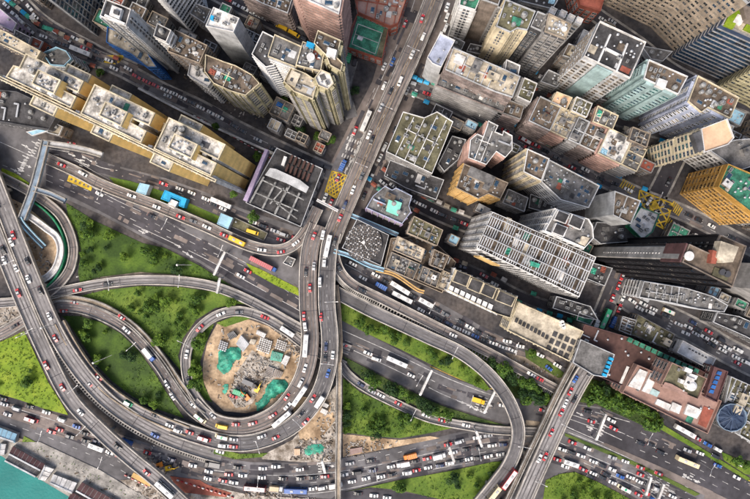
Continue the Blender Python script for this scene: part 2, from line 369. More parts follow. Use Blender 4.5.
flyover('flyover', 'LA', [(-40, 150, 7.6), (-18, 200, 7.8), (6, 258, 8), (23, 300, 8), (45, 350, 8), (70, 398, 7.8), (100, 430, 7.6), (130, 457, 7.4), (158, 480, 7.2), (195, 515, 7)], 15,
        'the left viaduct lanes that run down past the water', 'grey twin viaduct at far left, the half that runs straight on to the bottom edge', 'asphalt_grey', lanes=2)
flyover('flyover', 'LB', [(-22, 140, 7.7), (-2, 190, 7.9), (17, 240, 8.1), (33, 280, 8.1), (52, 324, 8), (73, 360, 7), (100, 393, 5), (130, 417, 3.4), (165, 436, 1.6), (200, 449, .6), (222, 455, .12)], 16,
        'the left viaduct lanes that sweep right', 'grey viaduct at left, the half bending right beside a slatted light gap', 'asphalt_grey', lanes=2, fence=-1)
flyover('slip_road', 'LC', [(60, 322, 7.6), (72, 344, 6.5), (89, 369, 5.1), (108, 389, 4.1), (132, 406, 3.6), (158, 419, 3.3), (188, 431, 3.2)], 10,
        'the slip road between left viaduct and loop', 'grey slip road with tan kerb peeling off the left viaduct towards the loop', 'asphalt_grey', lanes=1, pm='conc_tan', cat='slip road', thick=1)
flyover('ring_ramp', 'RG', [(345, 366, .3), (325, 356, .4), (303, 343, .6), (287, 331, .9), (265, 318, 1.1), (240, 311, 1.4), (218, 315, 1.6), (200, 328, 1.8), (189, 345, 2), (186, 362, 2.2), (189, 382, 2.3), (198, 400, 2.5), (212, 416, 3.2)], 10,
        'the narrow ring ramp round the building site', 'narrow grey ring ramp hugging the top and left of the round building site', 'asphalt_grey', lanes=1, thick=.8, cat='ramp')
flyover('ramp', 'WB', [(-40, 348, .4), (0, 334, .5), (28, 318, .7), (52, 307, 1), (78, 307, 1.4), (103, 315, 1.8), (126, 328, 2), (146, 348, 2.1), (161, 366, 2.2), (175, 388, 2.3), (190, 407, 2.6), (202, 417, 3)], 12,
        'the brownish sweeping ramp through the lawns', 'wide brownish ramp sweeping from under the left viaduct down between two lawns', 'asphalt_old', lanes=2, thick=.8, cat='ramp', pm='conc')
flyover('ramp', 'WC', [(45, 303, .8), (62, 298, 1.0), (90, 302, 1.6), (112, 311, 1.9), (136, 328, 2.1), (158, 352, 2.3), (177, 379, 2.6), (193, 402, 2.9)], 7,
        'the narrow outer lane beside the sweeping ramp', 'narrow tan lane along the outside of the brownish sweeping ramp', 'conc_tan', lanes=1, thick=.8, cat='ramp', pm='conc')
flyover('ramp', 'WR', [(-40, 303, .4), (0, 303, .4), (35, 299, .6), (60, 292, .8), (100, 284, 1.1), (140, 280, 1.3), (180, 281, 1.3), (212, 286, 1.2), (238, 295, 1), (268, 310, .8), (300, 328, .6), (325, 340, .5), (350, 350, .4)], 10,
        'the pale grey ramp across the big lawn', 'pale grey ramp running left to right along the top of the big lawn', 'asphalt_grey', lanes=1, thick=.5, cat='ramp')
flyover('ramp', 'GR', [(-30, 160, .5), (0, 176, .5), (22, 187, .5), (42, 199, .6), (60, 214, .8), (70, 232, .9), (74, 250, 1), (71, 267, 1), (63, 280, 1), (50, 292, .9), (34, 302, .8)], 9.5,
        'the tight curved ramp beside the green hoarding', 'tightly curved brown ramp with green hoarding along its inner side', 'asphalt_old', lanes=1, thick=.5, cat='ramp')
flyover('ramp', 'HU', [(46, 158, .3), (75, 171, .8), (100, 184, 1.6), (130, 196, 2.4), (157, 206, 3), (181, 216, 3.4), (207, 227, 3.8), (240, 242, 4.2), (262, 249, 4.5), (281, 250, 4.8), (296, 243, 5), (308, 228, 4.8), (318, 208, 4)], 11.5,
        'the raised slip road curving up to the avenue', 'raised slip road curving up from the highway to join the avenue by the crossing', 'asphalt_old', lanes=2, thick=1, cat='slip road', par=(1, 1))
flyover('ramp', 'EC', [(333, 238, 7), (335, 256, 7), (341, 272, 6.4), (354, 285, 5.8), (380, 298, 5), (420, 318, 4.2), (450, 333, 3.8), (490, 353, 3.4), (530, 375, 3), (556, 389, 2.4)], 9.5,
        'the brown ramp below the jammed street', 'brown ramp leaving the avenue at the round plaza and running right above a slatted gap', 'asphalt_old', lanes=1, thick=1, cat='ramp', fence=-1)
flyover('flyover', 'ED', [(325, 286, 2), (345, 297, 3), (370, 310, 4), (400, 324, 5), (430, 338, 6), (460, 352, 7), (484, 370, 7.6), (501, 389, 8), (512, 408, 8.2), (518, 428, 8.2), (516, 447, 8), (508, 466, 7.6), (494, 485, 7), (476, 507, 6)], 13,
        'the hooked flyover curling down to the bottom edge', 'dark hooked flyover curling round the tree strip down to the bottom edge', 'asphalt', lanes=1)
flyover('bridge', 'BR', [(600, 352, 8.5), (583, 375, 9), (566, 406, 9), (548, 445, 9), (530, 485, 9), (515, 520, 9)], 17,
        'the straight diagonal bridge at lower right', 'straight diagonal road bridge crossing over the highway beside the brown roofed mall', 'asphalt_grey', lanes=2, cat='bridge')
flyover('footbridge', 'BW', [(575, 360, 8.3), (558, 392, 8.3), (540, 430, 8.3), (521, 470, 8.3), (500, 515, 8.3)], 5,
        'x', 'narrow brown walkway running along the left side of the diagonal bridge', 'rbrown', lanes=1, cat='footbridge', pm='conc')
flyover('road_ramp', 'LR', [(335, 357, .3), (350, 376, .3), (370, 390, .4), (400, 405, .5), (430, 418, .6), (470, 426, .6), (500, 430, .5), (560, 432, .4)], 9,
        'the small road through the wooded strip', 'small grey road running through the wooded strip below the right highway', 'asphalt_grey', lanes=1, thick=.4, cat='road')
flyover('footbridge', 'FS', [(339, 362, 7), (339, 400, 7), (338.5, 440, 7), (338, 470, 7), (338, 515, 7)], 5.5, 'x', 'long straight tan footbridge running down from the loop flyover to the bottom edge', 'conc_tan', lanes=1, cat='footbridge', pm='conc')
flyover('walkway', 'FT', [(337, 285, 4), (340, 320, 4), (341, 350, 5.5), (339, 364, 7)], 3.5, 'x', 'narrow tan service walkway squeezed against the right side of the loop flyover', 'dirt', lanes=1, cat='walkway', pm='conc_tan', thick=.6)

# at-grade traffic lines
path('S1', [(-20, 393), (0, 402), (40, 414), (80, 427), (125, 443), (165, 457), (205, 468)], 'the far left shore highway')
path('S0', [(0, 411), (40, 424), (80, 438), (120, 453), (150, 466)], 'the shore highway beside the pier')
path('SA', [(200, 462), (250, 468), (300, 469), (350, 464), (400, 455), (450, 443), (500, 433), (530, 430)], 'the top lane of the jammed bottom highway')
path('SB', [(150, 452), (180, 462), (210, 471), (250, 476), (300, 478), (350, 473), (400, 464), (450, 453), (500, 444), (530, 441)], 'the middle lanes of the jammed bottom highway')
path('SC', [(150, 462), (180, 470), (208, 477), (250, 485), (300, 489), (350, 482), (400, 473), (450, 463), (500, 454), (530, 451)], 'the lowest lanes of the jammed bottom highway')
path('SR', [(345, 493), (370, 494), (400, 498), (420, 503)], 'the side road at the bottom edge')
path('HN', [(46, 166), (100, 188), (160, 218), (205, 241), (262, 266), (300, 288)], 'the upper lanes of the left highway')
path('HS', [(60, 186), (110, 207), (160, 233), (210, 256), (245, 275), (300, 306)], 'the lower lanes of the left highway')
path('L1', [(45, 152), (75, 157), (105, 167), (135, 176), (165, 186), (195, 197), (225, 210), (255, 223), (290, 235)], 'the local street under the long ochre housing block')
path('HR', [(338, 340), (368, 354), (400, 366), (440, 388), (480, 401), (520, 406), (560, 413)], 'the wide highway right of the loop')
path('E1', [(345, 258), (375, 274), (400, 288), (440, 310), (490, 338), (530, 350), (570, 372)], 'the jammed street below the sawtooth building')
path('E0', [(350, 272), (375, 284), (400, 298), (440, 320), (480, 338), (530, 358), (560, 378)], 'the lower lanes of the jammed street')
path('AR', [(460, -10), (440, 40), (417, 85), (398, 125), (378, 165), (360, 205), (345, 240)], 'the right edge lanes of the avenue')
path('AL', [(418, -10), (406, 25), (385, 72), (366, 115), (345, 160), (325, 205), (310, 235)], 'the left lanes of the avenue')
path('EX', [(565, 407), (600, 416), (640, 434), (690, 455), (740, 478), (780, 500)], 'the wide dark highway at lower right')
path('EU', [(655, 412), (700, 440), (750, 470)], 'the kerb lane under the pink building')
path('EB', [(560, 437), (600, 453), (640, 467), (680, 482), (720, 500)], 'the middle highway strip at lower right')
path('EQ', [(556, 447), (580, 455), (610, 468), (650, 485), (690, 503)], 'the upper lanes of the jammed highway at lower right')
path('EP', [(550, 456), (575, 464), (605, 478), (635, 492), (665, 508)], 'the lower lanes of the jammed highway at lower right')
STREETS = [
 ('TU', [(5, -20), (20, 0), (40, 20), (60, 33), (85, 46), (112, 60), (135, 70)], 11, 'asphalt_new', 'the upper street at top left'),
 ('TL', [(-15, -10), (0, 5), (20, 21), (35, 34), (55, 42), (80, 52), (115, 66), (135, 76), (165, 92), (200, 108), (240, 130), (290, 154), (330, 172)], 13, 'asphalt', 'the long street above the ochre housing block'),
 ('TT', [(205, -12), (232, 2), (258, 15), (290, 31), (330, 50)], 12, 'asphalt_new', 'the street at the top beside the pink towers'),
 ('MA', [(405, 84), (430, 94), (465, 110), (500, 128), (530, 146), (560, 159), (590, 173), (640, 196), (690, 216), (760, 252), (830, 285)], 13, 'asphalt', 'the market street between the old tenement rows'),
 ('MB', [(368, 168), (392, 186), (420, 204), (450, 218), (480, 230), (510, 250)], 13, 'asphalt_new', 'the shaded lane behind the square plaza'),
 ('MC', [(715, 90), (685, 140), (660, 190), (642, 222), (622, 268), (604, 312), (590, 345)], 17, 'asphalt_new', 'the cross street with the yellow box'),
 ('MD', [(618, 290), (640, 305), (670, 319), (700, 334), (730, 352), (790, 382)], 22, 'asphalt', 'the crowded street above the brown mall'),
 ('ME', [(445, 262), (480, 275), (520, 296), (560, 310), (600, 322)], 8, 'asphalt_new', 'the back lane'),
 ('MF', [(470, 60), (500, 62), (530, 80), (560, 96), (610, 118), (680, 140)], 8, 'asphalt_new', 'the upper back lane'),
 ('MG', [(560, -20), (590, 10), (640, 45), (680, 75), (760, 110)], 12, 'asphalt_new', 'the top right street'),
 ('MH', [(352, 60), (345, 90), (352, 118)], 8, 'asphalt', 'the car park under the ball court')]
for k, p, w, mm, txt in STREETS: street(p, w, mm, 'street'); path(k, p, txt)

# verges
GRASS = [  # px polygon, material, tree density, shrub density, leaf kinds, phrase
 ([(66, 203), (95, 221), (142, 243), (165, 248), (200, 266), (232, 286), (212, 280), (180, 275), (140, 272), (100, 277), (80, 283), (78, 272), (81, 250), (77, 232), (68, 216)], 'grass', .8, 1.0, 'cba', 'the lawn between the left highway and pale ramp'),
 ([(80, 296), (105, 290), (140, 286), (180, 287), (215, 292), (250, 305), (240, 304), (215, 308), (196, 320), (183, 338), (178, 356), (182, 372), (170, 358), (146, 332), (118, 309), (95, 299)], 'grass', .85, 1.1, 'abca', 'the middle lawn between pale ramp and ring'),
 ([(62, 316), (80, 316), (100, 322), (120, 333), (138, 350), (154, 372), (168, 395), (184, 418), (160, 410), (132, 396), (112, 381), (95, 363), (80, 340), (68, 322)], 'grass', .6, 1.0, 'bca', 'the lens shaped lawn inside the sweeping ramp'),
 ([(-30, 352), (0, 342), (24, 331), (34, 352), (48, 382), (62, 404), (68, 415), (45, 409), (20, 400), (0, 394), (-30, 380)], 'grass_y', .25, .6, 'ca', 'the yellow green lawn beside the left viaduct'),
 ([(192, 352), (198, 338), (206, 328), (214, 324), (206, 342), (200, 362), (204, 385), (212, 402), (202, 398), (194, 382), (191, 366)], 'grass', 1.6, 1, 'ac', 'the hedge inside the ring ramp'),
 ([(216, 323), (235, 316), (252, 318), (240, 322), (225, 327)], 'grass', .8, 1, 'a', 'the top end of the ring hedge'),
 ([(246, 263), (262, 270), (298, 288), (299, 296), (275, 285), (252, 272)], 'grass_y', 0, .8, 'c', 'x'),
 ([(341, 303), (370, 316), (400, 331), (430, 345), (458, 359), (478, 373), (490, 389), (486, 391), (460, 379), (430, 364), (400, 349), (370, 335), (341, 320)], 'grass', 1.25, 1, 'acb', 'the wooded strip above the right highway'),
 ([(343, 356), (370, 370), (400, 386), (440, 405), (480, 418), (508, 426), (480, 422), (440, 416), (405, 401), (375, 387), (352, 370)], 'grass_d', 1.4, 1, 'ab', 'the narrow wooded strip under the right highway'),
 ([(343, 378), (360, 392), (400, 411), (440, 424), (452, 428), (430, 433), (400, 438), (370, 436), (343, 432)], 'grass', 1.15, 1, 'acb', 'the dense wood right of the footbridge'),
 ([(345, 492), (400, 480), (450, 471), (492, 462), (509, 461), (500, 476), (486, 489), (474, 505), (440, 499), (400, 490), (370, 487)], 'grass', .7, .9, 'cba', 'the lawn below the jammed highway'),
 ([(440, 332), (470, 346), (500, 362), (540, 384), (556, 392), (548, 404), (515, 398), (506, 386), (488, 368), (462, 349), (440, 340)], 'grass_d', 1.5, 1, 'ab', 'the dark wood left of the diagonal bridge'),
 ([(590, 378), (612, 386), (628, 396), (655, 412), (662, 424), (648, 428), (618, 414), (596, 404), (580, 402)], 'grass_d', 1.0, 1, 'a', 'the planted corner by the mall'),
 ([(546, 480), (560, 474), (575, 472), (600, 483), (632, 500), (650, 520), (540, 520)], 'grass', .8, 1, 'ca', 'the bottom right lawn'),
 ([(2, 168), (16, 174), (29, 183), (26, 190), (12, 182), (0, 176)], 'grass_y', 0, .5, 'c', 'x'),
 ([(109, 177), (130, 181), (165, 192), (200, 208), (228, 220), (215, 223), (180, 208), (150, 199), (118, 188)], 'grass', .12, .3, 'a', 'the green island in the left highway'),
 ([(206, 445), (240, 454), (268, 453), (262, 457), (235, 459), (208, 452)], 'grass', .6, .9, 'c', 'the sliver of green under the loop'),
 ([(24, 436), (55, 452), (100, 476), (140, 497), (128, 499), (90, 480), (50, 459), (22, 442)], 'grass', 0, .9, 'ca', 'x'),
 ([(565, 433), (600, 447), (640, 464), (700, 494), (695, 496), (640, 468), (600, 451), (565, 436)], 'grass_d', 0, 1, 'ab', 'x'),
 ([(662, 424), (700, 447), (750, 478), (748, 481), (700, 452), (660, 429)], 'grass', 0, .4, 'ac', 'x'),
 ([(722, 452), (745, 462), (760, 476), (745, 474), (724, 460)], 'grass', .6, .8, 'ac', 'the right edge kerb planting'),
 ([(525, 350), (545, 358), (568, 376), (558, 378), (540, 367), (526, 358)], 'grass_d', .4, .6, 'ac', 'the patch below the cream hall'),
]
DIRT = [
 ([(218, 322), (245, 318), (268, 326), (292, 343), (303, 360), (298, 378), (285, 396), (268, 408), (246, 413), (224, 411), (210, 398), (203, 380), (203, 362), (208, 340)], 'dirt'),
 ([(336, 385), (335, 462), (300, 462), (262, 459), (262, 455), (292, 440), (315, 415), (328, 395)], 'rubble'),
 ([(343, 434), (400, 440), (430, 436), (440, 438), (400, 446), (343, 457)], 'dirt'),
 ([(6, 196), (25, 205), (45, 222), (58, 236), (62, 252), (56, 270), (42, 284), (36, 270), (22, 236)], 'dirt'),
 ([(237, 372), (252, 350), (262, 356), (282, 364), (276, 378), (262, 386), (252, 404), (236, 408), (229, 398)], 'rubble'),
 ([(0, 306), (18, 306), (22, 318), (0, 326), (-20, 330)], 'rubble'),
 ([(10, 435), (60, 452), (110, 480), (150, 505), (100, 515), (60, 488), (15, 460)], 'conc_tan'),
 ([(120, 480), (160, 478), (215, 487), (250, 495), (330, 500), (330, 520), (170, 520)], 'rubble'),
 ([(505, 352), (545, 362), (580, 382), (560, 390), (520, 370)], 'conc_tan'),
 ([(526, 420), (560, 424), (556, 434), (524, 432)], 'conc_tan'),
 ([(290, 395), (330, 400), (335, 420), (320, 440), (300, 440)], 'dirt'),
 ([(112, 268), (150, 265), (190, 272), (185, 277), (140, 276), (100, 281), (85, 284)], 'conc_tan'),
 ([(600, 443), (606, 443), (668, 470), (740, 505), (725, 505), (660, 474)], 'asphalt_old'),
]
grass_mb = {}
verge_z = .16
def slab(name, px, z, m, extra=None):
    p = wpoly(px, z); mb = MB(); mb.prism(p, 0, z); o = mb.build(name, M[m]); o['kind'] = 'structure'; return o
for i, (px, m) in enumerate(DIRT): slab('bare_ground' if m != 'conc_tan' else 'paved_apron', px, .10 + .006 * i, m)
for i, g in enumerate(GRASS): slab('verge', g[0], .2 + .006 * i, g[1])
for px, m in [([(205, 454), (250, 461), (300, 462), (350, 456), (350, 459), (300, 465), (250, 464), (205, 457)], 'conc_light')]: pass

# painted lines on the at-grade roads
def line(mb, pts, w=.5, z=.085, dash=None):
    C, a, b = ribbon([(p[0], p[1], z) for p in pts], w, None, 8)
    if not dash: strip(mb, a, b)
    else:
        d = 0; on = []
        for i in range(len(C) - 1):
            Lseg = (C[i + 1] - C[i]).length; nseg = max(1, int(Lseg / 1.0))
            for q in range(nseg):
                if (d % dash) < dash * .38:
                    t0, t1 = q / nseg, (q + 1) / nseg
                    mb.face([b[i].lerp(b[i + 1], t0), b[i].lerp(b[i + 1], t1), a[i].lerp(a[i + 1], t1), a[i].lerp(a[i + 1], t0)])
                d += Lseg / nseg
mb = MB()
for pts in [[(0, 142), (36, 158), (60, 167), (110, 197), (200, 239), (300, 292)], [(122, 219), (200, 256), (250, 283), (300, 311)], [(46, 153), (70, 158), (95, 172), (110, 180)], [(46, 148), (80, 155), (100, 167), (128, 172)],
            [(342, 330), (400, 356), (440, 375), (480, 391), (500, 397)], [(342, 345), (400, 372), (440, 393), (470, 405)], [(0, 404), (50, 419), (100, 438), (150, 452)], [(0, 432), (50, 449), (100, 470), (140, 495)],
            [(150, 457), (200, 468), (250, 474), (300, 475), (350, 470), (400, 460), (450, 449), (520, 437)], [(205, 480), (250, 489), (300, 494), (350, 488), (400, 476), (450, 466), (520, 454)],
            [(568, 432), (600, 445), (650, 468), (700, 492)], [(556, 441), (600, 460), (650, 481), (690, 499)], [(560, 452), (600, 470), (650, 493)],
            [(570, 414), (600, 424), (625, 434)], [(570, 419), (600, 430), (622, 440)], [(595, 412), (630, 422)], [(565, 426), (590, 437), (625, 452)],
            [(345, 264), (375, 280), (400, 294), (440, 314), (490, 340)], [(418, -10), (406, 25), (385, 72), (366, 115)]]: line(mb, pts, .55, .095)
for pts in [[(46, 174), (100, 196), (160, 226), (205, 249), (262, 275), (300, 300)], [(46, 180), (100, 204), (160, 233), (210, 258)], [(165, 186), (195, 200), (250, 225), (285, 238)], [(345, 340), (400, 364), (440, 384), (480, 398)],
            [(30, 424), (80, 443), (120, 462), (160, 486)], [(10, 424), (60, 442), (110, 464), (150, 488)], [(-10, 160), (30, 176)], [(590, 420), (640, 441), (700, 470), (760, 500)], [(640, 432), (690, 455), (750, 484)], [(640, 450), (680, 468), (720, 488)],
            [(200, 460), (250, 466), (300, 467), (350, 462), (400, 452), (450, 440), (520, 430)], [(205, 473), (250, 481), (300, 483), (350, 478), (400, 468), (450, 458), (520, 446)], [(560, 457), (600, 476), (640, 495)], [(580, 440), (630, 461), (680, 484)],
            [(452, -10), (430, 40), (408, 85)], [(398, 40), (375, 88), (352, 138), (325, 200)], [(350, 262), (400, 290), (440, 311), (490, 336), (560, 370)], [(410, 90), (465, 114), (530, 147), (640, 197), (750, 248)],
            [(15, 15), (55, 42), (110, 65), (160, 90), (240, 130), (320, 168)], [(640, 222), (622, 262), (600, 310)]]: line(mb, pts, .42, .098, 7)
o = mb.build('lane_marking', M['paint']); o['kind'] = 'structure'
pz_ = [0]; mb = MB(); m2_ = MB(); pr_ = random.Random(4)
for k in ('AL', 'AR', 'HR', 'HN', 'HS', 'S1', 'S0', 'SA', 'SB', 'SC', 'EX', 'EB', 'EQ', 'EP', 'E1', 'E0', 'L1', 'TL', 'TU', 'MA', 'MC', 'MD'):
    C = catmull(PATH[k][0], 8)
    for i in range(1, len(C) - 1):
        for rep in range(2):
            if pr_.random() < .5: continue
            t = (at(C[i + 1].x, C[i + 1].y) - at(C[i].x, C[i].y)).to_2d().normalized(); q = at(C[i].x, C[i].y).to_2d() + Vector((-t.y, t.x)) * pr_.uniform(-3, 3)
            pz_[0] += 1; zz = (.1 if k not in ('TL', 'TU', 'MA', 'MC', 'MD') else .24) + (pz_[0] % 97) * .0006; r_ = pr_.random()
            if r_ < .35: mb.box(q[:], t[:], pr_.uniform(1, 5), pr_.uniform(.5, 1.5), zz - .02, zz)
            elif r_ < .7: m2_.box(q[:], t[:], pr_.uniform(.6, 4), pr_.uniform(.3, 1.2), zz - .02, zz + .004)
            else: m2_.cyl(q[:], .35, zz - .02, zz + .008, 8)
mb.build('asphalt_patches', M['asphalt_new'])['kind'] = 'structure'; m2_.build('worn_patches', M['asphalt_old'])['kind'] = 'structure'
# arrows, chevrons and big letters painted in blocks on the lanes
zc_ = [0]
mb = MB()
def arrow(px, py, ang, s=1.0, z=.1):
    zc_[0] += 1; z += zc_[0] * .0006
    c = at(px, py, z); d = Vector((math.cos(R(ang)), -math.sin(R(ang)))); n = Vector((-d.y, d.x))
    q = lambda u, v: (c.x + d.x * u * s + n.x * v * s, c.y + d.y * u * s + n.y * v * s, z)
    mb.face([q(-2.2, -.28), q(.4, -.28), q(.4, .28), q(-2.2, .28)]); mb.face([q(.4, -.85), q(2.2, 0), q(.4, .85)])
def bars(px, py, ang, n, gap, ln=1.6, w=.5, z=.1):
    zc_[0] += 1; z += zc_[0] * .0006
    c = at(px, py, z); d = Vector((math.cos(R(ang)), -math.sin(R(ang)))); e = Vector((-d.y, d.x))
    for i in range(n):
        o_ = (i - (n - 1) / 2) * gap; p = c + Vector((e.x, e.y, 0)) * o_
        for u, v in ((-ln / 2, w / 2),):
            mb.face([(p.x - d.x * ln / 2 + e.x * w / 2, p.y - d.y * ln / 2 + e.y * w / 2, z), (p.x - d.x * ln / 2 - e.x * w / 2, p.y - d.y * ln / 2 - e.y * w / 2, z), (p.x + d.x * ln / 2 - e.x * w / 2, p.y + d.y * ln / 2 - e.y * w / 2, z), (p.x + d.x * ln / 2 + e.x * w / 2, p.y + d.y * ln / 2 + e.y * w / 2, z)])
for x, y, a in [(26, 157, 26), (22, 163, 26), (28, 166, 26), (21, 170, 26), (25, 146, 26), (31, 150, 26), (35, 143, 26), (14, 170, 26), (79, 160, 20), (87, 165, 20), (94, 162, 20), (68, 171, 25), (72, 155, 20), (142, 232, 27), (145, 231, 27), (186, 253, 27), (190, 256, 27), (178, 246, 27),
                (351, 137, -66), (347, 146, -66), (358, 148, -66), (349, 142, -66), (357, 160, -66), (353, 170, -66), (361, 140, -66), (364, 134, -66), (355, 154, -66), (346, 170, -66), (350, 163, -66), (344, 176, -66),
                (316, 464, 0), (319, 463, 0), (327, 463, 0), (331, 466, 0), (590, 428, 25), (600, 433, 25), (594, 420, 25), (580, 414, 25), (676, 478, 25), (684, 482, 25), (691, 486, 25), (680, 487, 25), (688, 491, 25), (697, 481, 25), (687, 477, 25), (654, 481, 25), (663, 486, 25), (655, 491, 25), (672, 492, 25), (660, 478, 25),
                (80, 276, -15), (90, 274, -15), (461, 402, 20), (470, 406, 20), (489, 405, 20), (481, 400, 20), (484, 411, 20), (476, 409, 20), (606, 338, 60), (602, 327, 60)]: arrow(x, y, a, .95)
for x, y, a, n in [(26, 160, 26, 7), (36, 148, 26, 7), (22, 167, 26, 6), (82, 163, 20, 5), (354, 141, -66, 6), (349, 158, -66, 6), (356, 172, -66, 4), (352, 150, -66, 5), (320, 466, 0, 5), (329, 460, 0, 5), (484, 405, 20, 6), (478, 403, 20, 6), (688, 484, 25, 7), (682, 481, 25, 6), (694, 487, 25, 5), (656, 486, 25, 6), (666, 489, 25, 6), (648, 480, 25, 5), (592, 425, 25, 5), (602, 430, 25, 5), (670, 325, 28, 4), (720, 349, 28, 4), (735, 358, 28, 4)]: bars(x, y, a, n, 1.5, 2.0, .62)
for x, y, a, n in [(676, 229, 118, 3)]: bars(x, y, a, n, 2.4, 6, 1.2, .28)
o = mb.build('painted_arrows', M['paint']); o['kind'] = 'structure'
mb = MB()
def boxjunction(px, z=.15, nx=6, w=.45):
    c = [at(x, y, z) for x, y in px]
    def q(u, v): return c[0].lerp(c[1], u).lerp(c[3].lerp(c[2], u), v)
    def seg(a, b):
        zc_[0] += 1; u_ = Vector((0, 0, (zc_[0] % 40) * .002)); d = (b - a).normalized(); n = Vector((-d.y, d.x, 0)) * w / 2; mb.face([a - n + u_, b - n + u_, b + n + u_, a + n + u_])
    for i in range(4): seg(c[i], c[(i + 1) % 4])
    for i in range(-nx + 1, nx):
        t = i / nx
        seg(q(max(0, t), max(0, -t)), q(min(1, 1 + t), min(1, 1 - t))); seg(q(max(0, t), min(1, 1 + t)), q(min(1, 1 + t), max(0, t)))
boxjunction([(332, 171), (348, 176), (336, 198), (325, 192)], nx=4, w=.6)
boxjunction([(640, 190), (673, 204), (664, 229), (636, 214)], nx=3, w=.75, z=.275)
boxjunction([(106, 56), (124, 56), (117, 64), (104, 62)], nx=3, w=.7)
for a, b_ in [((622, 183), (632, 190)), ((652, 205), (656, 208)), ((668, 222), (676, 232)), ((672, 205), (680, 212))]:
    for i in range(6):
        t = i / 5; qx_ = a[0] + (b_[0] - a[0]) * t; qy_ = a[1] + (b_[1] - a[1]) * t; c = at(qx_, qy_, .11); mb.box((c.x, c.y), (math.cos(R(60)), math.sin(R(60))), 2.4, .3, .262, .275)
line(mb, [(380, 298 + 40), (380.1, 338)], .01)
line(mb, [(500, 403 - 12), (470, 383), (430, 366)], .5, .1); line(mb, [(655, 425), (700, 451), (750, 481)], 1.0, .22)
o = mb.build('yellow_markings', M['paint_y']); o['kind'] = 'structure'
mb = MB()   # solid yellow panel with hatches on the left highway
mb.prism(wpoly([(69, 175), (93, 185), (91, 191), (67, 181)], .11), .07, .19)
mb.build('yellow_panel_marking', M['paint_y'])['kind'] = 'structure'
mb = MB()
for i in range(5): c = at(71.5 + 4.2 * i, 179.4 + 1.75 * i, .13); mb.cyl((c.x, c.y), .62, .19, .2, 10)
mb.build('dark_spots_on_marking', M['asphalt'])['kind'] = 'structure'
mb = MB()
mb.prism(wpoly([(166, 486), (196, 480), (214, 487), (232, 493), (226, 497), (180, 492)], .2), .0, .3)
mb.prism(wpoly([(170, 476), (200, 480), (212, 488), (190, 492), (176, 486)], .2), .0, .32)
mb.build('red_site_surface', M['redbrown'])['kind'] = 'structure'
# ------------------------------------------------------------------ buildings
M['navyw'] = mat('navy_cladding', (.05, .075, .13), .5, .2, .2, 1.4, streak=True)
M['ac2'] = mat('dusty_metal', (.30, .30, .29), .7, .3, .5, 2)
def win_mesh(name, mats):       # unit window: 1 wide (x), 1 high (z), frame and sill proud of the wall, outward is -y
    mb = MB()
    mb.mesh([(-.5, -.06, -.5), (.5, -.06, -.5), (.5, -.06, .5), (-.5, -.06, .5)], [(0, 1, 2, 3)], 0)
    for x0, x1, z0, z1 in ((-.55, .55, .5, .58), (-.58, .58, -.62, -.5), (-.56, -.5, -.5, .5), (.5, .56, -.5, .5), (-.02, .02, -.5, .5)):
        mb.mesh([(x0, -.22, z0), (x1, -.22, z0), (x1, -.22, z1), (x0, -.22, z1), (x0, 0, z0), (x1, 0, z0), (x1, 0, z1), (x0, 0, z1)],
                [(0, 1, 2, 3), (3, 2, 6, 7), (1, 0, 4, 5), (0, 3, 7, 4), (2, 1, 5, 6)], 1)
    o = mb.build(name, mats); me = o.data; bpy.data.objects.remove(o); return me
WM = {}
GL = {'glass': ['glass', 'glass', 'curtain', 'glassb', 'glass2'], 'glassb': ['glassb', 'glassb', 'glassb', 'glass'], 'glassg': ['glassg', 'glassg', 'glass', 'glassb']}
M['curtain'] = flat('curtained_window', (.22, .2, .17), .5); M['glass2'] = flat('grey_window_glass', (.07, .08, .09), .15, .6)
def winmesh(g, f):
    if (g, f) not in WM: WM[(g, f)] = win_mesh('window', [M[g], M[f]])
    return WM[(g, f)]
def proto_mesh(name, fn, mats):
    mb = MB(); fn(mb); o = mb.build(name, mats); me = o.data; bpy.data.objects.remove(o); return me
def f_ac(mb):
    mb.box((0, 0), (1, 0), .9, .6, .15, 1.3, 0); mb.cyl((-.38, 0), .33, 1.3, 1.36, 10, 1); mb.cyl((.42, 0), .33, 1.3, 1.36, 10, 1)
    for x in (-.7, .7): mb.box((x, 0), (1, 0), .08, .6, 0, .15, 1)
def f_tank(mb):
    mb.cyl((0, 0), 1, .2, 1.9, 14, 0); mb.cyl((0, 0), .9, 1.9, 2.15, 14, 0, .3); mb.cyl((.2, 0), .25, 2.1, 2.3, 8, 1)
    for x, y in ((-.6, -.6), (.6, -.6), (.6, .6), (-.6, .6)): mb.box((x, y), (1, 0), .1, .1, 0, .2, 1)
def f_stair(mb):
    mb.box((0, 0), (1, 0), 1, 1, 0, .9, 0); mb.box((0, 0), (1, 0), 1.08, 1.08, .9, 1.0, 1); mb.box((.3, -1.01), (1, 0), .22, .03, 0, .7, 2); mb.box((-.3, .25), (1, 0), .25, .3, 1.0, 1.12, 2)
def f_vent(mb):
    mb.cyl((0, 0), .3, 0, .9, 8, 0); mb.cyl((0, 0), .5, .9, 1.15, 10, 0, .15)
def f_duct(mb):
    mb.box((0, 0), (1, 0), 2.6, .3, .3, .8, 0); mb.box((2.4, .8), (1, 0), .3, .9, .3, .8, 0)
    for x in (-2, 0, 2): mb.box((x, 0), (1, 0), .08, .35, 0, .3, 1)
def f_dish(mb):
    for k in range(3): mb.cyl((0, 0), .3 + .35 * k, .7 + .12 * k * k, .7 + .12 * (k + 1) ** 2, 12, 0, .3 + .35 * (k + 1))
    mb.cyl((0, 0), .12, 0, .75, 6, 1); mb.bar((0, 0, .8), (0, 0, 2), .08, None, 1)
def f_sky(mb):
    mb.box((0, 0), (1, 0), 1.3, .8, 0, .35, 1); mb.box((0, 0), (1, 0), 1.2, .7, .35, .55, 0, .6)
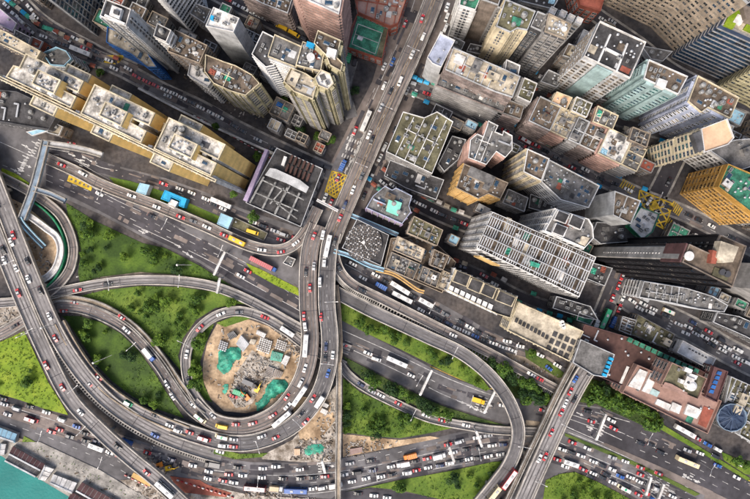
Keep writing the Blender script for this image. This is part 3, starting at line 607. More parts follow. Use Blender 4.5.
def f_patch(mb):
    mb.box((0, 0), (1, 0), 1, 1, 0, .22, 0); mb.box((.9, .9), (1, 0), .12, .12, .22, .5, 0)
def f_pipe(mb):
    for y in (0, .35, .6): mb.bar((-4, y, .3), (4, y, .3), .12)
    mb.bar((4, 0, .3), (4, 2.5, .3), .12)
    for x in (-3, 0, 3): mb.box((x, .3), (1, 0), .1, .5, 0, .25)
def f_tarp(mb):
    n = 7
    vs = [(x / n * 3 - 1.5, y / n * 2.4 - 1.2, .5 + .22 * math.sin(x * 2.1 + y) + .15 * math.cos(y * 3.3 - x)) for y in range(n) for x in range(n)]
    mb.mesh(vs, [(y * n + x, y * n + x + 1, (y + 1) * n + x + 1, (y + 1) * n + x) for y in range(n - 1) for x in range(n - 1)])
    for x, y in ((-1.4, -1.1), (.9, -1.1), (.9, .7), (-1.4, .7)): mb.bar((x, y, 0), (x, y, .5), .1)
RE = {'air_conditioner': (proto_mesh('air_conditioner', f_ac, [M['ac2'], M['dmetal']]), 1.2), 'water_tank': (proto_mesh('water_tank', f_tank, [M['ac2'], M['metal']]), 1.3),
      'vent': (proto_mesh('vent', f_vent, [M['metal']]), .6), 'duct': (proto_mesh('duct', f_duct, [M['metal'], M['dmetal']]), 2.6),
      'satellite_dish': (proto_mesh('satellite_dish', f_dish, [M['white'], M['dmetal']]), 1.3), 'skylight': (proto_mesh('skylight', f_sky, [M['glassb'], M['ac2']]), 1.5)}
STAIR = [proto_mesh('stair_house', f_stair, [M[a], M[b], M['dmetal']]) for a, b in (('grey', 'rgrey'), ('beige', 'roofwhite'), ('white', 'rgrey'), ('lgrey', 'rbrown'), ('cream', 'rcream'))]
TARP = [proto_mesh('canopy', f_tarp, [M[a]]) for a in ('tarp', 'skyblue', 'blue', 'redbrown')]
PATCH = [proto_mesh('roof_slab', f_patch, [M[a]]) for a in ('roofwhite', 'rgrey', 'rdark', 'rcream', 'rbrown', 'lgrey', 'rgreen', 'redbrown', 'lgrey', 'roofwhite')]
PIPE = proto_mesh('pipe', f_pipe, [M['metal']])
ALLB = {}
def clutter(root, poly, z, c0, n, rg, kinds='asvdk', big=1.0):
    xs = [p[0] for p in poly]; ys = [p[1] for p in poly]; used = []
    L = max(range(len(poly)), key=lambda i: (Vector(poly[i]) - Vector(poly[i - 1])).length); d = Vector(poly[L]) - Vector(poly[L - 1]); az = math.atan2(d.y, d.x)
    K = {'a': 'air_conditioner', 't': 'water_tank', 'v': 'vent', 'd': 'duct', 'D': 'satellite_dish', 'k': 'skylight'}
    if n >= 4:
        for _ in range(int(n * .5)):
            p = (rg.uniform(min(xs), max(xs)), rg.uniform(min(ys), max(ys))); a_, b_ = rg.uniform(.9, 2.6) * big, rg.uniform(.8, 1.8) * big
            if inside(p, poly) and edge_dist(p, poly) > max(a_, b_) + .3: inst('roof_slab', rg.choice(PATCH), root, (p[0] - c0[0], p[1] - c0[1], z - c0[2] + .002 * _), az + rg.choice((0, math.pi / 2)), (a_, b_, rg.uniform(.6, 2)))
        for _ in range(n // 6):
            p = (rg.uniform(min(xs), max(xs)), rg.uniform(min(ys), max(ys)))
            if inside(p, poly) and edge_dist(p, poly) > 4.3: inst('pipe', PIPE, root, (p[0] - c0[0], p[1] - c0[1], z - c0[2]), az + rg.choice((0, math.pi / 2)))
    n = int(n * 1.4)
    tries = 0
    while len(used) < n and tries < n * 14:
        tries += 1; p = (rg.uniform(min(xs), max(xs)), rg.uniform(min(ys), max(ys)))
        k = rg.choice(kinds); s = rg.uniform(.8, 1.35) * big
        rad = {'s': 2.6 * s, 'c': 1.9}.get(k, RE[K[k]][1] * s if k in K else 1)
        if not inside(p, poly) or edge_dist(p, poly) < rad * .8 + .4: continue
        if any((p[0] - u[0]) ** 2 + (p[1] - u[1]) ** 2 < (rad + u[2]) ** 2 * .75 for u in used): continue
        used.append((p[0], p[1], rad)); loc = (p[0] - c0[0], p[1] - c0[1], z - c0[2]); rz = az + rg.choice((0, math.pi / 2))
        if k == 's': inst('stair_house', rg.choice(STAIR), root, loc, rz, (rg.uniform(1.5, 2.8) * big, rg.uniform(1.4, 2) * big, rg.uniform(2.4, 3.4)))
        elif k == 'c': inst('canopy', rg.choice(TARP), root, loc, rz, (1.2, 1.2, 1))
        else: inst(K[k], RE[K[k]][0], root, loc, rz, (s, s, s))
CAP = 100
def building(name, label, cat, px, h, wall='grey', style='grid', roof='rgrey', par='lgrey', base=False, z0=0, clut=10, kinds='aasvdtk', fh=3.3, bw=3.2, glass='glass', frame='grey', seed=None, big=1.0,
             ww=.58, wh=.5, parh=1.1, div=0, band=None, bays=0, cap=None, all_faces=False, topext=None):
    """px: corners of the roof (or of the base when base=True) in photograph pixels, h: height in metres"""
    poly = ccw([at(x, y, (z0 if base else h)).to_2d() for x, y in px])
    n = len(poly); cx = sum(p[0] for p in poly) / n; cy = sum(p[1] for p in poly) / n; c0 = Vector((cx, cy, z0))
    root = empty(name, c0, 0, label, cat); rg = random.Random(seed if seed is not None else int(abs(cx * 13 + cy * 7)))
    W = MB(); W.prism(poly, z0, h - .05)
    wins = []; cap = CAP if cap is None else cap
    for i in range(n):
        a = Vector(poly[i]); b = Vector(poly[(i + 1) % n]); e = b - a; Ln = e.length
        if Ln < 2.2: continue
        d = e / Ln; nr = Vector((d.y, -d.x)); mid = (a + b) / 2
        vis = -(nr.dot(mid)) / max(mid.length, 1)
        if vis < -.15 and not all_faces: continue
        fl = int((h - z0 - 1.2) / fh)
        if style in ('grid', 'balc', 'rib', 'ribbon', 'stripe'):
            for f in range(fl + 1):          # floor slab edges
                z = z0 + 1.0 + f * fh
                if z > h - .5: break
                c = mid + nr * .12
                dep = {'balc': .9, 'ribbon': .35, 'stripe': .5}.get(style, .2)
                W.box((mid + nr * dep / 2)[:], d, Ln / 2 - .02, dep / 2, z - .16, z + .16 + (.5 if style == 'balc' else 0), 1)
        if style == 'rib' or style == 'fin':
            k = max(2, int(Ln / bw))
            for q in range(k + 1):
                c = a + d * (Ln * q / k); W.box((c + nr * .3)[:], d, .22, .35, z0, h - .1, 1)
        if bays:                             # tall projecting bays between recesses
            k = max(1, round(Ln / bays))
            for q in range(k):
                c = a + d * (Ln * (q + .5) / k); W.box((c + nr * .6)[:], d, Ln / k * .28, .65, z0, h - .3, 0)
        if style == 'blank': continue
        nb = max(1, int(Ln / bw)); pitch = Ln / nb
        for f in range(fl):
            zc = z0 + 1.0 + fh * (f + .52)
            if zc > h - .8: continue
            for q in range(nb):
                u = (q + .5) * pitch
                dep = .02
                if bays:
                    k = max(1, round(Ln / bays)); fr = (u / Ln * k) % 1
                    dep = 1.27 if .24 < fr < .76 else .02
                if rg.random() < .03: continue
                p = a + d * u + nr * dep
                wins.append((zc, p, math.atan2(d.y, d.x), pitch * ww, fh * wh))
                if style in ('grid', 'balc') and rg.random() < .4:
                    W.box((p + nr * .35 + d * pitch * .2)[:], d, .38, .32, zc - fh * wh * .5 - .6, zc - fh * wh * .5 - .1, 1)
    o = W.build('wall', [M[wall], M[band or wall]], root, c0)
    wins.sort(key=lambda w: -w[0]); wm = winmesh(glass, frame)
    for w in wins[:cap]:
        inst('window', winmesh(rg.choice(GL[glass]), frame), root, (w[1].x - cx, w[1].y - cy, w[0] - z0), w[2], (w[3], 1, w[4]))
    if len(wins) > cap:
        mb = MB(); vs0 = [v.co.copy() for v in wm.vertices]; fs = [(tuple(p.vertices), p.material_index) for p in wm.polygons]
        for w in wins[cap:]:
            cs, sn = math.cos(w[2]), math.sin(w[2]); nn = len(mb.v)
            for v in vs0:
                x = v.x * w[3]; y = v.y; mb.v.append((w[1].x - cx + x * cs - y * sn, w[1].y - cy + x * sn + y * cs, w[0] - z0 + v.z * w[4]))
            gm_ = rg.choice((0, 0, 2, 3))
            for f, mi in fs: mb.f.append(tuple(k + nn for k in f)); mb.m.append(mi or gm_)
        mb.build('lower_windows', [M[glass], M[frame], M[GL[glass][2]], M['glass2']], root)['kind'] = 'stuff'
    # roof slab, parapet, party walls
    rm = MB(); ip = inset(poly, .32); rm.prism(inset(poly, .02), h - .05, h)
    rm.build('roof', M[roof], root, c0)
    pm = MB()
    for i in range(n):
        a, b, c, d_ = poly[i], poly[(i + 1) % n], ip[(i + 1) % n], ip[i]
        zt = h + parh
        A = [(a[0], a[1]), (b[0], b[1]), (c[0], c[1]), (d_[0], d_[1])]
        pm.mesh([(x, y, h - .04) for x, y in A] + [(x, y, zt) for x, y in A], [(0, 1, 5, 4), (2, 3, 7, 6), (4, 5, 6, 7)])
    pm.build('parapet', M[par], root, c0)
    if div:
        L = max(range(n), key=lambda i: (Vector(poly[(i + 1) % n]) - Vector(poly[i])).length)
        a = Vector(poly[L]); b = Vector(poly[(L + 1) % n]); d = (b - a).normalized(); nr = Vector((-d.y, d.x))
        wd = max((Vector(p) - a).dot(nr) for p in poly); dm = MB()
        for k in range(1, div):
            p = a.lerp(b, k / div); 
            t = .5
            for tt in [x / 20 for x in range(1, 21)]:
                if inside(p + nr * wd * tt, poly): t = wd * tt
            dm.box((p + nr * t / 2)[:], nr, t / 2 - .3, .18, h, h + parh * .8)
        if rg.random() < .8: 
            dm.box((a.lerp(b, .5) + nr * wd * .5)[:], d, (b - a).length * .36, .16, h, h + parh * .7)
        dm.build('party_wall', M[par], root, c0)
    if clut: clutter(root, ip, h, c0, clut, rg, kinds, big)
    ALLB[label] = (root, poly, h, c0)
    return root, c0
def extra(rc, name, px, z0, z1, m, mt=None, at_z=None, n=1):
    root, c0 = rc; mb = MB(); mb.prism(ccw([at(x, y, z1 if at_z is None else at_z).to_2d() for x, y in px]), z0, z1, 0, 1 if mt else None)
    return mb.build(name, [M[m], M[mt]] if mt else M[m], root, c0)
B = building
# --- top left: the ochre and white housing estate, three blocks in a row with small wings
O = Vector((27, 54)); U = Vector((.902, .431)); V = Vector((-.431, .902))
def uv(*l): return [tuple(O + U * a + V * b) for a, b in l]
estate = empty('housing_block', at(140, 120), 0, 'long white roofed housing estate with ochre end walls above the left highway', 'apartment block')
EC0 = at(140, 120)
def eblock(pxp, h, wall='estgold', clut=8, side='white', kinds='asvtk', seed=1, wz=None, z0=0):
    poly = wpoly(pxp, h); n = len(poly); W = MB(); W.prism(poly, z0, h - .05)
    ax = (at(*(O + U * 100), h) - at(*O, h)).to_2d().normalized()
    ws = []
    me_wall = []
    for i in range(n):
        a = Vector(poly[i]); b = Vector(poly[(i + 1) % n]); e = b - a; Ln = e.length; d = e / Ln; nr = Vector((d.y, -d.x)); mid = (a + b) / 2
        if nr.dot(ax) > .5: continue         # plain ochre end walls
        if nr.dot(mid) > 0: continue
        W.box((mid + nr * .06)[:], d, Ln / 2, .07, z0, h - .1, 1)
        k = max(1, int(Ln / 4.2))
        for q in range(k):
            p = a + d * Ln * (q + .5) / k; W.box((p + nr * .5)[:], d, .9, .5, z0, h - .5, 1)
            for f in range(int((h - 8) / 3.1)): ws.append((h - 3 - f * 3.1, p + nr * 1.02, math.atan2(d.y, d.x), 1.3, 1.5))
    W.build('wall', [M[wall], M[side]], estate, EC0)
    ws.sort(key=lambda w: -w[0]); wm = winmesh('glass', 'white')
    for w in ws[:22]: inst('window', wm, estate, (w[1].x - EC0.x, w[1].y - EC0.y, w[0]), w[2], (w[3], 1, w[4]))
    if len(ws) > 22:
        mb = MB()
        for w in ws[22:]:
            d = (math.cos(w[2]), math.sin(w[2])); mb.box(w[1][:], d, w[3] / 2, .06, w[0] - .75, w[0] + .75)
        mb.build('lower_windows', M['glass'], estate, EC0)['kind'] = 'stuff'
    rm = MB(); rm.prism(inset(poly, .02), h - .05, h); rm.build('roof', M['estroof'], estate, EC0)
    ip = inset(poly, .5); pm = MB()
    for i in range(n):
        A = [poly[i], poly[(i + 1) % n], ip[(i + 1) % n], ip[i]]
        pm.mesh([(p[0], p[1], h - .04) for p in A] + [(p[0], p[1], h + 1) for p in A], [(0, 1, 5, 4), (2, 3, 7, 6), (4, 5, 6, 7)])
    pm.build('parapet', M['cream'], estate, EC0)
    if clut: clutter(estate, ip, h, EC0, clut, random.Random(seed), kinds)
eblock(uv((0, 0), (64, 0), (64, 13), (44, 13), (44, 17), (64, 17), (64, 30), (-8, 30), (-6, 16), (0, 15)), 62, seed=1, clut=9)
eblock(uv((75, -2), (142, -2), (142, 12), (124, 13), (124, 17), (142, 18), (142, 31), (75, 31)), 62, seed=2, clut=9)
eblock(uv((156, -4), (219, -4), (219, 13), (176, 13), (176, 16.5), (219, 16.5), (219, 31), (156, 31)), 62, seed=3, clut=9)
for a, b in ((64.1, 74.9), (142.1, 155.9)):
    for c, d in ((3, 12), (18, 26)): eblock(uv((a, c), (b, c), (b, d), (a, d)), 50, clut=0)
eblock(uv((-26, 31.5), (226, 31.5), (226, 35), (-22, 35)), 61, wall='white', clut=0)
for k in range(46):
    q = O + U * (-22 + k * 5.4) + V * 33.2; c = at(q.x, q.y, 61.2); mb = MB(); mb.box((c.x, c.y), (U.x, -U.y), .14, 1.0, 61.02, 61.4); mb.build('fin', M['white'], estate, EC0)
eblock(uv((18, 9), (43, 9), (43, 25), (18, 25)), 67, clut=6, seed=4, kinds='avt', wall='estgold', z0=55); eblock(uv((92, 9), (117, 9), (117, 25), (92, 25)), 67, clut=6, seed=5, kinds='avt', wall='estgold', z0=55); eblock(uv((168, 8), (194, 8), (194, 24), (168, 24)), 67, clut=6, seed=6, kinds='avt', wall='estgold', z0=55)
for a, b, c, d in [(42, 68, -9, 0), (91, 113, -9, -2), (166, 190, -12, -4), (25, 52, 31, 45), (92, 113, 31, 44), (158, 180, 31, 45)]:
    eblock(uv((a, c), (b, c), (b, d), (a, d)), 57, clut=2, seed=a, kinds='avk')
# --- top left corner
B('office_tower', 'dark windowed tower with grey grid frame leaning out of the top edge at left', 'tower', [(34, -14), (60, 0), (97, 36), (103, 8), (112, -20), (80, -60), (40, -40)], 75, 'grey', 'rib', base=True, bw=3.4, ww=.7, wh=.7, band='lgrey', clut=3, frame='grey', glass='glassb')
w4 = B('tower', 'slender pale grey tower with hollow square roof frame at top left', 'tower', [(107, 0), (132, 10), (127, 27), (101, 17)], 64, 'lgrey', 'fin', 'rdark', 'roofwhite', clut=0, bw=5, ww=.3, cap=40)
extra(w4, 'lift_tower', [(112, 5), (122, 9), (119, 19), (109, 15)], 64, 66, 'white'); extra(w4, 'machine_room', [(114, 9), (119, 11), (118, 15), (113, 13)], 66, 67, 'dkgrey'); extra(w4, 'roof_ledge', [(105, 14), (125, 23), (124, 25), (104, 16)], 64, 65.5, 'white')
B('podium_building', 'low cream roofed building with royal blue curved side wall under the grey tower', 'building', [(108, 27), (126, 36), (147, 52), (158, 68), (148, 68), (132, 55), (107, 43)], 20, 'blue', 'ribbon', 'rcream', 'blue', clut=6, bw=6, glass='glassb', frame='blue', band='blue')
B('striped_tower', 'white and dark striped tower cut by the top edge beside the slender grey tower', 'tower', [(156, -10), (172, 16), (193, 33), (208, 10), (200, -25), (165, -40)], 78, 'white', 'stripe', base=True, bw=2.2, fh=3.6, ww=.9, wh=.55, band='white', frame='white', clut=2)
w7 = B('white_tower', 'small white tower with dark square roof well beside the striped tower', 'tower', [(158, 24), (172, 31), (167, 43), (154, 37)], 46, 'white', 'ribbon', 'rdark', 'roofwhite', clut=2, bw=4)
B('office_block', 'brownish block with dark blue roof panels right of the small white tower', 'building', [(175, 30), (208, 46), (200, 64), (168, 52)], 38, 'taupe', 'ribbon', 'rbrown', 'beige', clut=12, bw=4)
w8 = B('grey_tower', 'tower with bright white roof and smooth pale grey sides near the top street', 'tower', [(214, 8), (240, 19), (234, 33), (225, 31), (206, 27)], 50, 'lgrey', 'blank', 'roofwhite', 'white', clut=4, kinds='av')
extra(w8, 'water_tank', [(211, 15), (214, 16), (213, 20), (210, 19)], 50, 52, 'cyan')
B('low_block', 'cluttered low roof with blue tank between striped tower and street', 'building', [(196, 4), (212, 10), (205, 24), (190, 14)], 18, 'grey', 'grid', 'rgrey', clut=9)
B('tenement', 'olive cream tower with broken terracotta roof just above the long street', 'tower', [(206, 55), (224, 62), (236, 66), (252, 75), (260, 84), (246, 96), (232, 92), (214, 84), (205, 72)], 42, 'olive', 'rib', 'rbrown', 'cream', clut=16, bw=3.6, big=.8, kinds='aasvtc', div=2)
B('tenement', 'white stepped roof annex on the left of the olive cream tower', 'building', [(193, 52), (206, 58), (203, 72), (214, 80), (208, 88), (188, 76)], 30, 'white', 'grid', 'roofwhite', clut=7)
B('tower', 'navy striped glass tower with white slanted fins facing the estate', 'tower', [(263, 32), (275, 38), (270, 58), (275, 66), (266, 68), (252, 55)], 52, 'navyw', 'stripe', 'rdark', 'white', clut=3, bw=2.6, glass='glassb', frame='lgrey', band='white')
w9 = B('tower', 'tower with large plain dark grey roof in the middle of the top left cluster', 'tower', [(275, 35), (302, 47), (296, 68), (268, 57)], 60, 'lgrey', 'stripe', 'rgrey', 'cream', clut=4, bw=2.6, glass='glassb', frame='white', band='white')
w9b = B('tower', 'tower with round white roof tank and blue canopy in the top left cluster', 'tower', [(303, 42), (325, 51), (321, 72), (296, 66)], 64, 'cream', 'rib', 'rgrey', 'cream', clut=9, bw=3)
r_, c_ = w9b; mb = MB(); p = at(311, 58, 66); mb.cyl((p.x, p.y), 1.7, 64, 67.4, 20); mb.build('round_tank', M['white'], r_, c_)
extra(w9b, 'canopy', [(307, 41), (315, 44), (313, 48), (306, 46)], 64.2, 67, 'cyan')
w9c = B('apartment_tower', 'cream tower with yellow painted roof, lowest of the top left cluster', 'tower', [(291, 68), (306, 74), (318, 82), (313, 100), (294, 92), (284, 82)], 64, 'olive', 'rib', 'rcream', 'cream', clut=9, bw=3.2, bays=8)
w9d = B('apartment_tower', 'cream tower with white cross shaped roof right of the yellow roofed one', 'tower', [(321, 70), (330, 74), (334, 84), (328, 90), (318, 86), (315, 78)], 66, 'olive', 'rib', 'roofwhite', 'cream', clut=5, bw=3.2, bays=8)
w9e = B('apartment_tower', 'cream tower with open framed roof at the right end of the top left cluster', 'tower', [(318, 31), (341, 41), (337, 58), (343, 64), (341, 72), (330, 66), (326, 56), (314, 44)], 66, 'olive', 'rib', 'rbrown', 'cream', clut=10, bw=3.2, bays=8)
extra(w9e, 'stair_house', [(328, 47), (337, 50), (335, 58), (326, 55)], 66, 69, 'white')
B('apartment_tower', 'pink banded tower with white roof cut by the top edge', 'tower', [(286, -26), (346, -22), (339, 15), (299, -3)], 58, 'pinkgrey', 'balc', 'roofwhite', 'white', clut=8, bw=3, band='pink')
B('tenement', 'low pinkish block along the top street left of the pink banded tower', 'building', [(244, -20), (294, -5), (288, 14), (262, 4), (240, -8)], 22, 'pinkgrey', 'balc', 'rbrown', clut=14, div=4)
court = B('sports_building', 'low building with green ball court roof and red brown rim', 'building', [(357, 15), (389, 28), (382, 60), (344, 47)], 9, 'redbrown', 'grid', 'rgreen', 'redbrown', clut=0, parh=1.4)
for a, b in [((352, 44), (375, 54)), ((358, 24), (382, 33)), ((352, 44), (358, 24)), ((375, 54), (382, 33)), ((355, 34), (378.5, 43))]:
    mb = MB(); mb.bar(at(a[0], a[1], 9.06), at(b[0], b[1], 9.06), .3, .06); mb.build('court_line', M['paint'], court[0], court[1])
extra(court, 'court_border', [(345.5, 45), (349, 46.5), (357.5, 18), (356, 17)], 9, 9.4, 'maroon'); extra(court, 'court_border', [(376, 57), (381, 58.5), (388, 29), (384, 28)], 9, 9.3, 'rolive')
p = at(360, 38, 10); mb = MB(); mb.box((p.x, p.y), (.9, -.4), 1.4, .9, 9, 9.8); mb.build('platform', M['white'], court[0], court[1])
B('market_hall', 'red walled hall with pinkish roof strips at the top beside the avenue', 'building', [(352, -22), (410, -12), (398, 24), (390, 27), (358, 13)], 13, 'redbrown', 'grid', 'rosy', 'redbrown', clut=12, div=6)
wt = B('transit_station', 'half built hall with open steel trusses over a dark pit beside the avenue', 'building', [(277, 148), (323, 169), (301, 227), (246, 203)], 12, 'dkgrey', 'grid', 'rdark', 'lgrey', clut=0, bw=5)
extra(wt, 'roof_sheet', [(270, 168), (276, 169), (300, 180), (309, 187), (306, 193), (286, 183), (265, 175)], 15, 15.6, 'lgrey')
for i in range(6):
    for j in range(2):
        mb = MB(); q = at(291 + i * 4.2 - j * 4, 159 + i * 1.9 + j * 9, 14); mb.box((q.x, q.y), (.35, .93), 2.1, .55, 12, 14.2); mb.build('louvre', M['brownroof'], *wt)
for i in range(4):
    for s, e in (((262, 176), (247, 199)),):
        mb = MB(); f = i / 3.2; a = at(264 + 38 * f, 177 + 17 * f, 14); b_ = at(250 + 40 * f, 203 + 18 * f, 14); mb.bar(a, b_, .9, 1.2); mb.build('truss', M['ac2'], *wt)
for a, b_ in [((256, 193), (298, 211)), ((262, 180), (304, 200)), ((275, 212), (290, 186)), ((297, 219), (276, 203)), ((270, 204), (284, 188))]:
    mb = MB(); mb.bar(at(a[0], a[1], 14.6), at(b_[0], b_[1], 14.6), .6, .6); mb.build('truss', M['ac2'], *wt)
extra(wt, 'blue_wall', [(265, 149), (268, 150), (247, 202), (243, 200)], 12, 17, 'purple'); extra(wt, 'plant_room', [(284, 156), (287, 157), (284, 166), (281, 165)], 12, 14.5, 'white')
B('pavilion', 'faceted grey and blue roofed pavilion at left between street and estate', 'pavilion', [(44, 54), (58, 48), (68, 52), (73, 60), (66, 67), (52, 66)], 18, 'lgrey', 'ribbon', 'rgrey', 'skyblue', clut=2, bw=4, parh=1.8)
B('tenement', 'long pale block with rows of small windows at far left above the estate', 'building', [(-20, 22), (8, 33), (42, 52), (36, 62), (24, 55), (-20, 34)], 24, 'beige', 'grid', 'rcream', 'cream', clut=14, bw=2.4, kinds='vk', big=.7)
B('low_block', 'mauve roofed block in the top left corner', 'building', [(-20, 4), (2, 10), (18, 24), (14, 32), (-20, 16)], 12, 'purple', 'grid', 'purple', clut=2)
B('low_block', 'small grey roofed block next to a red roof at top left', 'building', [(16, 30), (32, 38), (29, 46), (14, 39)], 15, 'grey', 'grid', 'rgrey', 'roofwhite', clut=5, big=.6)
B('low_block', 'small red roofed block at top left beside the pavilion', 'building', [(33, 37), (44, 42), (40, 50), (30, 46)], 14, 'redbrown', 'grid', 'redbrown', 'lgrey', clut=1)
B('glass_building', 'dark blue glass block at the left edge below the estate', 'building', [(-25, 88), (18, 92), (60, 112), (50, 130), (-25, 118)], 14, 'dkgrey', 'ribbon', 'rdark', 'dkgrey', clut=9, bw=5, glass='glassb')
B('beige_building', 'small taupe rooftop building at the top end of the grey footbridge', 'building', [(50, 121), (64, 127), (60, 136), (48, 133)], 10, 'taupe', 'grid', 'rcream', clut=3, big=.6)
cn = B('station_canopy', 'white and blue tilted canopy beside the footbridge end at left', 'canopy', [(26, 132), (47, 127), (48, 131), (32, 136)], 9, 'white', 'blank', 'skyblue', 'white', clut=0, parh=.2, z0=8)
B('kiosk', 'pale blue roofed kiosk on the green island in the highway', 'kiosk', [(140, 183), (150, 185), (146, 195), (136, 192)], 5, 'lgrey', 'blank', 'skyblue', 'skyblue', clut=0, parh=.3)
kk = B('pump_house', 'bright blue U shaped roof around a white slab on the green island', 'pump house', [(165, 190), (187, 199), (184, 208), (179, 206), (180, 201), (171, 197), (169, 202), (161, 199)], 5, 'cyan', 'blank', 'cyan', 'cyan', clut=0, parh=.4)
extra(kk, 'slab', [(171, 199), (178, 202), (174, 209), (167, 205)], .3, 4, 'roofwhite')
B('kiosk', 'square steel blue roofed kiosk beside the fenced yard near the slip road', 'kiosk', [(221, 213), (233, 218), (228, 229), (217, 224)], 5, 'lgrey', 'blank', 'skyblue', 'skyblue', clut=0, parh=.3)
yd = B('fenced_yard', 'long fenced yard with grass strips and a yellow van parked inside', 'yard', [(234, 217), (268, 233), (264, 241), (229, 226)], 1.2, 'grey', 'blank', 'rolive', 'conc', clut=2, parh=.6, kinds='v')
B('toll_hut', 'tan grey hut tucked between ramp and central flyover', 'hut', [(288, 256), (296, 259), (292, 267), (283, 263)], 4, 'grey', 'blank', 'rgrey', 'roofwhite', clut=2, kinds='v', big=.7)

# --- north east cluster
B('white_tower', 'white slab tower with green topped edge right beside the avenue', 'tower', [(463, -18), (484, -10), (475, 11), (459, 6)], 38, 'white', 'rib', 'rgreen', 'white', clut=3, bw=5, ww=.35, cap=50)
B('taupe_tower', 'plain taupe tower cut by the top edge, second from the avenue', 'tower', [(485, -26), (506, -18), (498, 6), (481, 0)], 46, 'taupe', 'blank', 'rbrown', clut=3)
B('tower', 'dark flank tower between taupe tower and green tank tower', 'tower', [(506, -20), (516, -14), (504, 10), (497, 8)], 44, 'grey', 'rib', 'rdark', clut=2, bw=3)
wg = B('cream_tower', 'tower with green roof tank and pale cream front near the top edge', 'tower', [(505, 0), (535, 12), (527, 31), (517, 29), (510, 33), (496, 27)], 52, 'cream', 'fin', 'rolive', 'lgrey', clut=9, bw=4, ww=.3, cap=40)
extra(wg, 'green_tank', [(513, 16), (522, 19), (520, 25), (512, 23)], 52, 54, 'rgreen')
B('dark_tower', 'charcoal ribbed tower with beige cluttered roof and white tanks', 'tower', [(548, 14), (571, 25), (565, 40), (544, 32)], 56, 'dkgrey', 'rib', 'rcream', 'beige', clut=14, bw=2.6, frame='grey', band='grey', kinds='tavvD')
B('dark_tower', 'narrow charcoal tower just left of the ribbed dark tower', 'tower', [(537, 12), (547, 16), (541, 32), (530, 27)], 50, 'dkgrey', 'rib', 'rgrey', clut=4, bw=3, frame='grey')
for i, (x, y) in enumerate([(551, 12), (561, 15), (569, 19), (577, 22)]):
    B('roof_block', ['small white roofed block, first in a row above the charcoal tower', 'small white roofed block, second in a row above the charcoal tower', 'small white roofed block, third in a row above the charcoal tower', 'small white roofed block, last in a row above the charcoal tower'][i], 'building', [(x, y - 5), (x + 6, y - 2), (x + 3, y + 4), (x - 3, y + 1)], 28, 'lgrey', 'grid', 'roofwhite', 'white', clut=0)
wf = B('office_tower', 'square office tower with white frame roof and dark wells, largest in the upper right', 'tower', [(599, 22), (645, 43), (629, 79), (583, 57)], 50, 'lgrey', 'grid', 'rdark', 'roofwhite', clut=14, bw=3, parh=1.4, frame='beige', kinds='avvv')
for a, b_ in [((610, 35), (598, 62)), ((627, 44), (616, 72)), ((604, 48), (622, 57))]:
    mb = MB(); mb.bar(at(a[0], a[1], 50.8), at(b_[0], b_[1], 50.8), .7, 1.6); mb.build('roof_beam', M['white'], *wf)
mb = MB(); q = [at(x, y, 0).to_2d() for x, y in [(578, 77), (594, 84), (592, 90), (575, 82)]]
extra(wf, 'glass_strip', [(597, 64.5), (613, 72), (612, 73.2), (596.5, 65.8)], 3, 50.4, 'teal')
wh_ = B('teal_tower', 'pale teal tower with white roof frame and roof plant', 'tower', [(648, 60), (687, 77), (677, 95), (643, 79)], 50, 'teal', 'fin', 'rbrown', 'white', clut=9, bw=5, ww=.5, glass='glassg', frame='teal', bays=9)
extra(wh_, 'plant_room', [(659, 78), (668, 81), (665, 89), (656, 85)], 50, 52.5, 'white')
B('lavender_tower', 'lavender white tower with turquoise railing on the roof', 'tower', [(697, 76), (738, 98), (729, 119), (707, 108), (700, 113), (687, 102)], 48, 'lav', 'fin', 'rbrown', 'cream', clut=14, bw=3.2, ww=.5, bays=9, frame='white')
B('apartment_tower', 'beige grid windowed tower cut by the top edge in the upper right', 'tower', [(598, 2), (650, 27), (675, 52), (690, 38), (715, -10), (640, -60), (600, -40)], 60, 'beige', 'grid', base=True, bw=2.8, clut=2, band='beige', frame='beige')
B('tenement', 'rust red roof at the top edge right of the white roofed row', 'building', [(575, -14), (605, -6), (600, 12), (580, 6)], 16, 'redbrown', 'grid', 'redbrown', 'redbrown', clut=2)
wb = B('blue_tower', 'blue glass tower with white louvre bands and green roof garden in the top right corner', 'tower', [(734, 1), (721, 25), (790, 56), (806, 32)], 45, 'navyw', 'stripe', 'rcream', 'grey', clut=0, bw=3, fh=3.4, ww=.96, wh=.6, glass='glassb', frame='navyw', band='grey')
for px in ([(735, 5), (745, 9), (733, 29), (724, 25)], [(747, 24), (760, 30), (757, 35), (744, 29)]): extra(wb, 'roof_garden', px, 45, 46.2, 'grass_y')
extra(wb, 'roof_terrace', [(738, 14), (746, 17), (741, 25), (733, 22)], 45, 46.4, 'roofwhite'); extra(wb, 'plant_room', [(742, 4), (770, 16), (764, 28), (746, 18)], 45, 49, 'taupe')
B('low_block', 'grey flat roof at the foot of the blue glass tower', 'building', [(672, 28), (700, 12), (722, -2), (734, 6), (690, 40)], 8, 'grey', 'grid', 'rgrey', clut=10)
B('low_block', 'pale blue grey roof between the beige tower and the teal tower', 'building', [(640, 46), (672, 52), (662, 62), (650, 60)], 7, 'lgrey', 'grid', 'rgrey', clut=3)
wp = B('peach_tower', 'peach roofed tower with gridded cream front beside the yellow box crossing', 'tower', [(700, 129), (726, 119), (733, 138), (727, 145), (703, 153)], 54, 'cream', 'grid', 'peach', 'white', clut=0, bw=3.0, band='cream', glass='glassg')
extra(wp, 'plant_room', [(693, 134), (700, 131), (704, 150), (699, 152)], 52.5, 56, 'dkgrey')
B('office_tower', 'glassy olive grid tower cut by the right edge near the top', 'tower', [(712, 90), (745, 105), (770, 122), (790, 90), (750, 70), (722, 78)], 40, 'olive', 'stripe', base=True, bw=3, clut=3, band='olive', frame='olive')
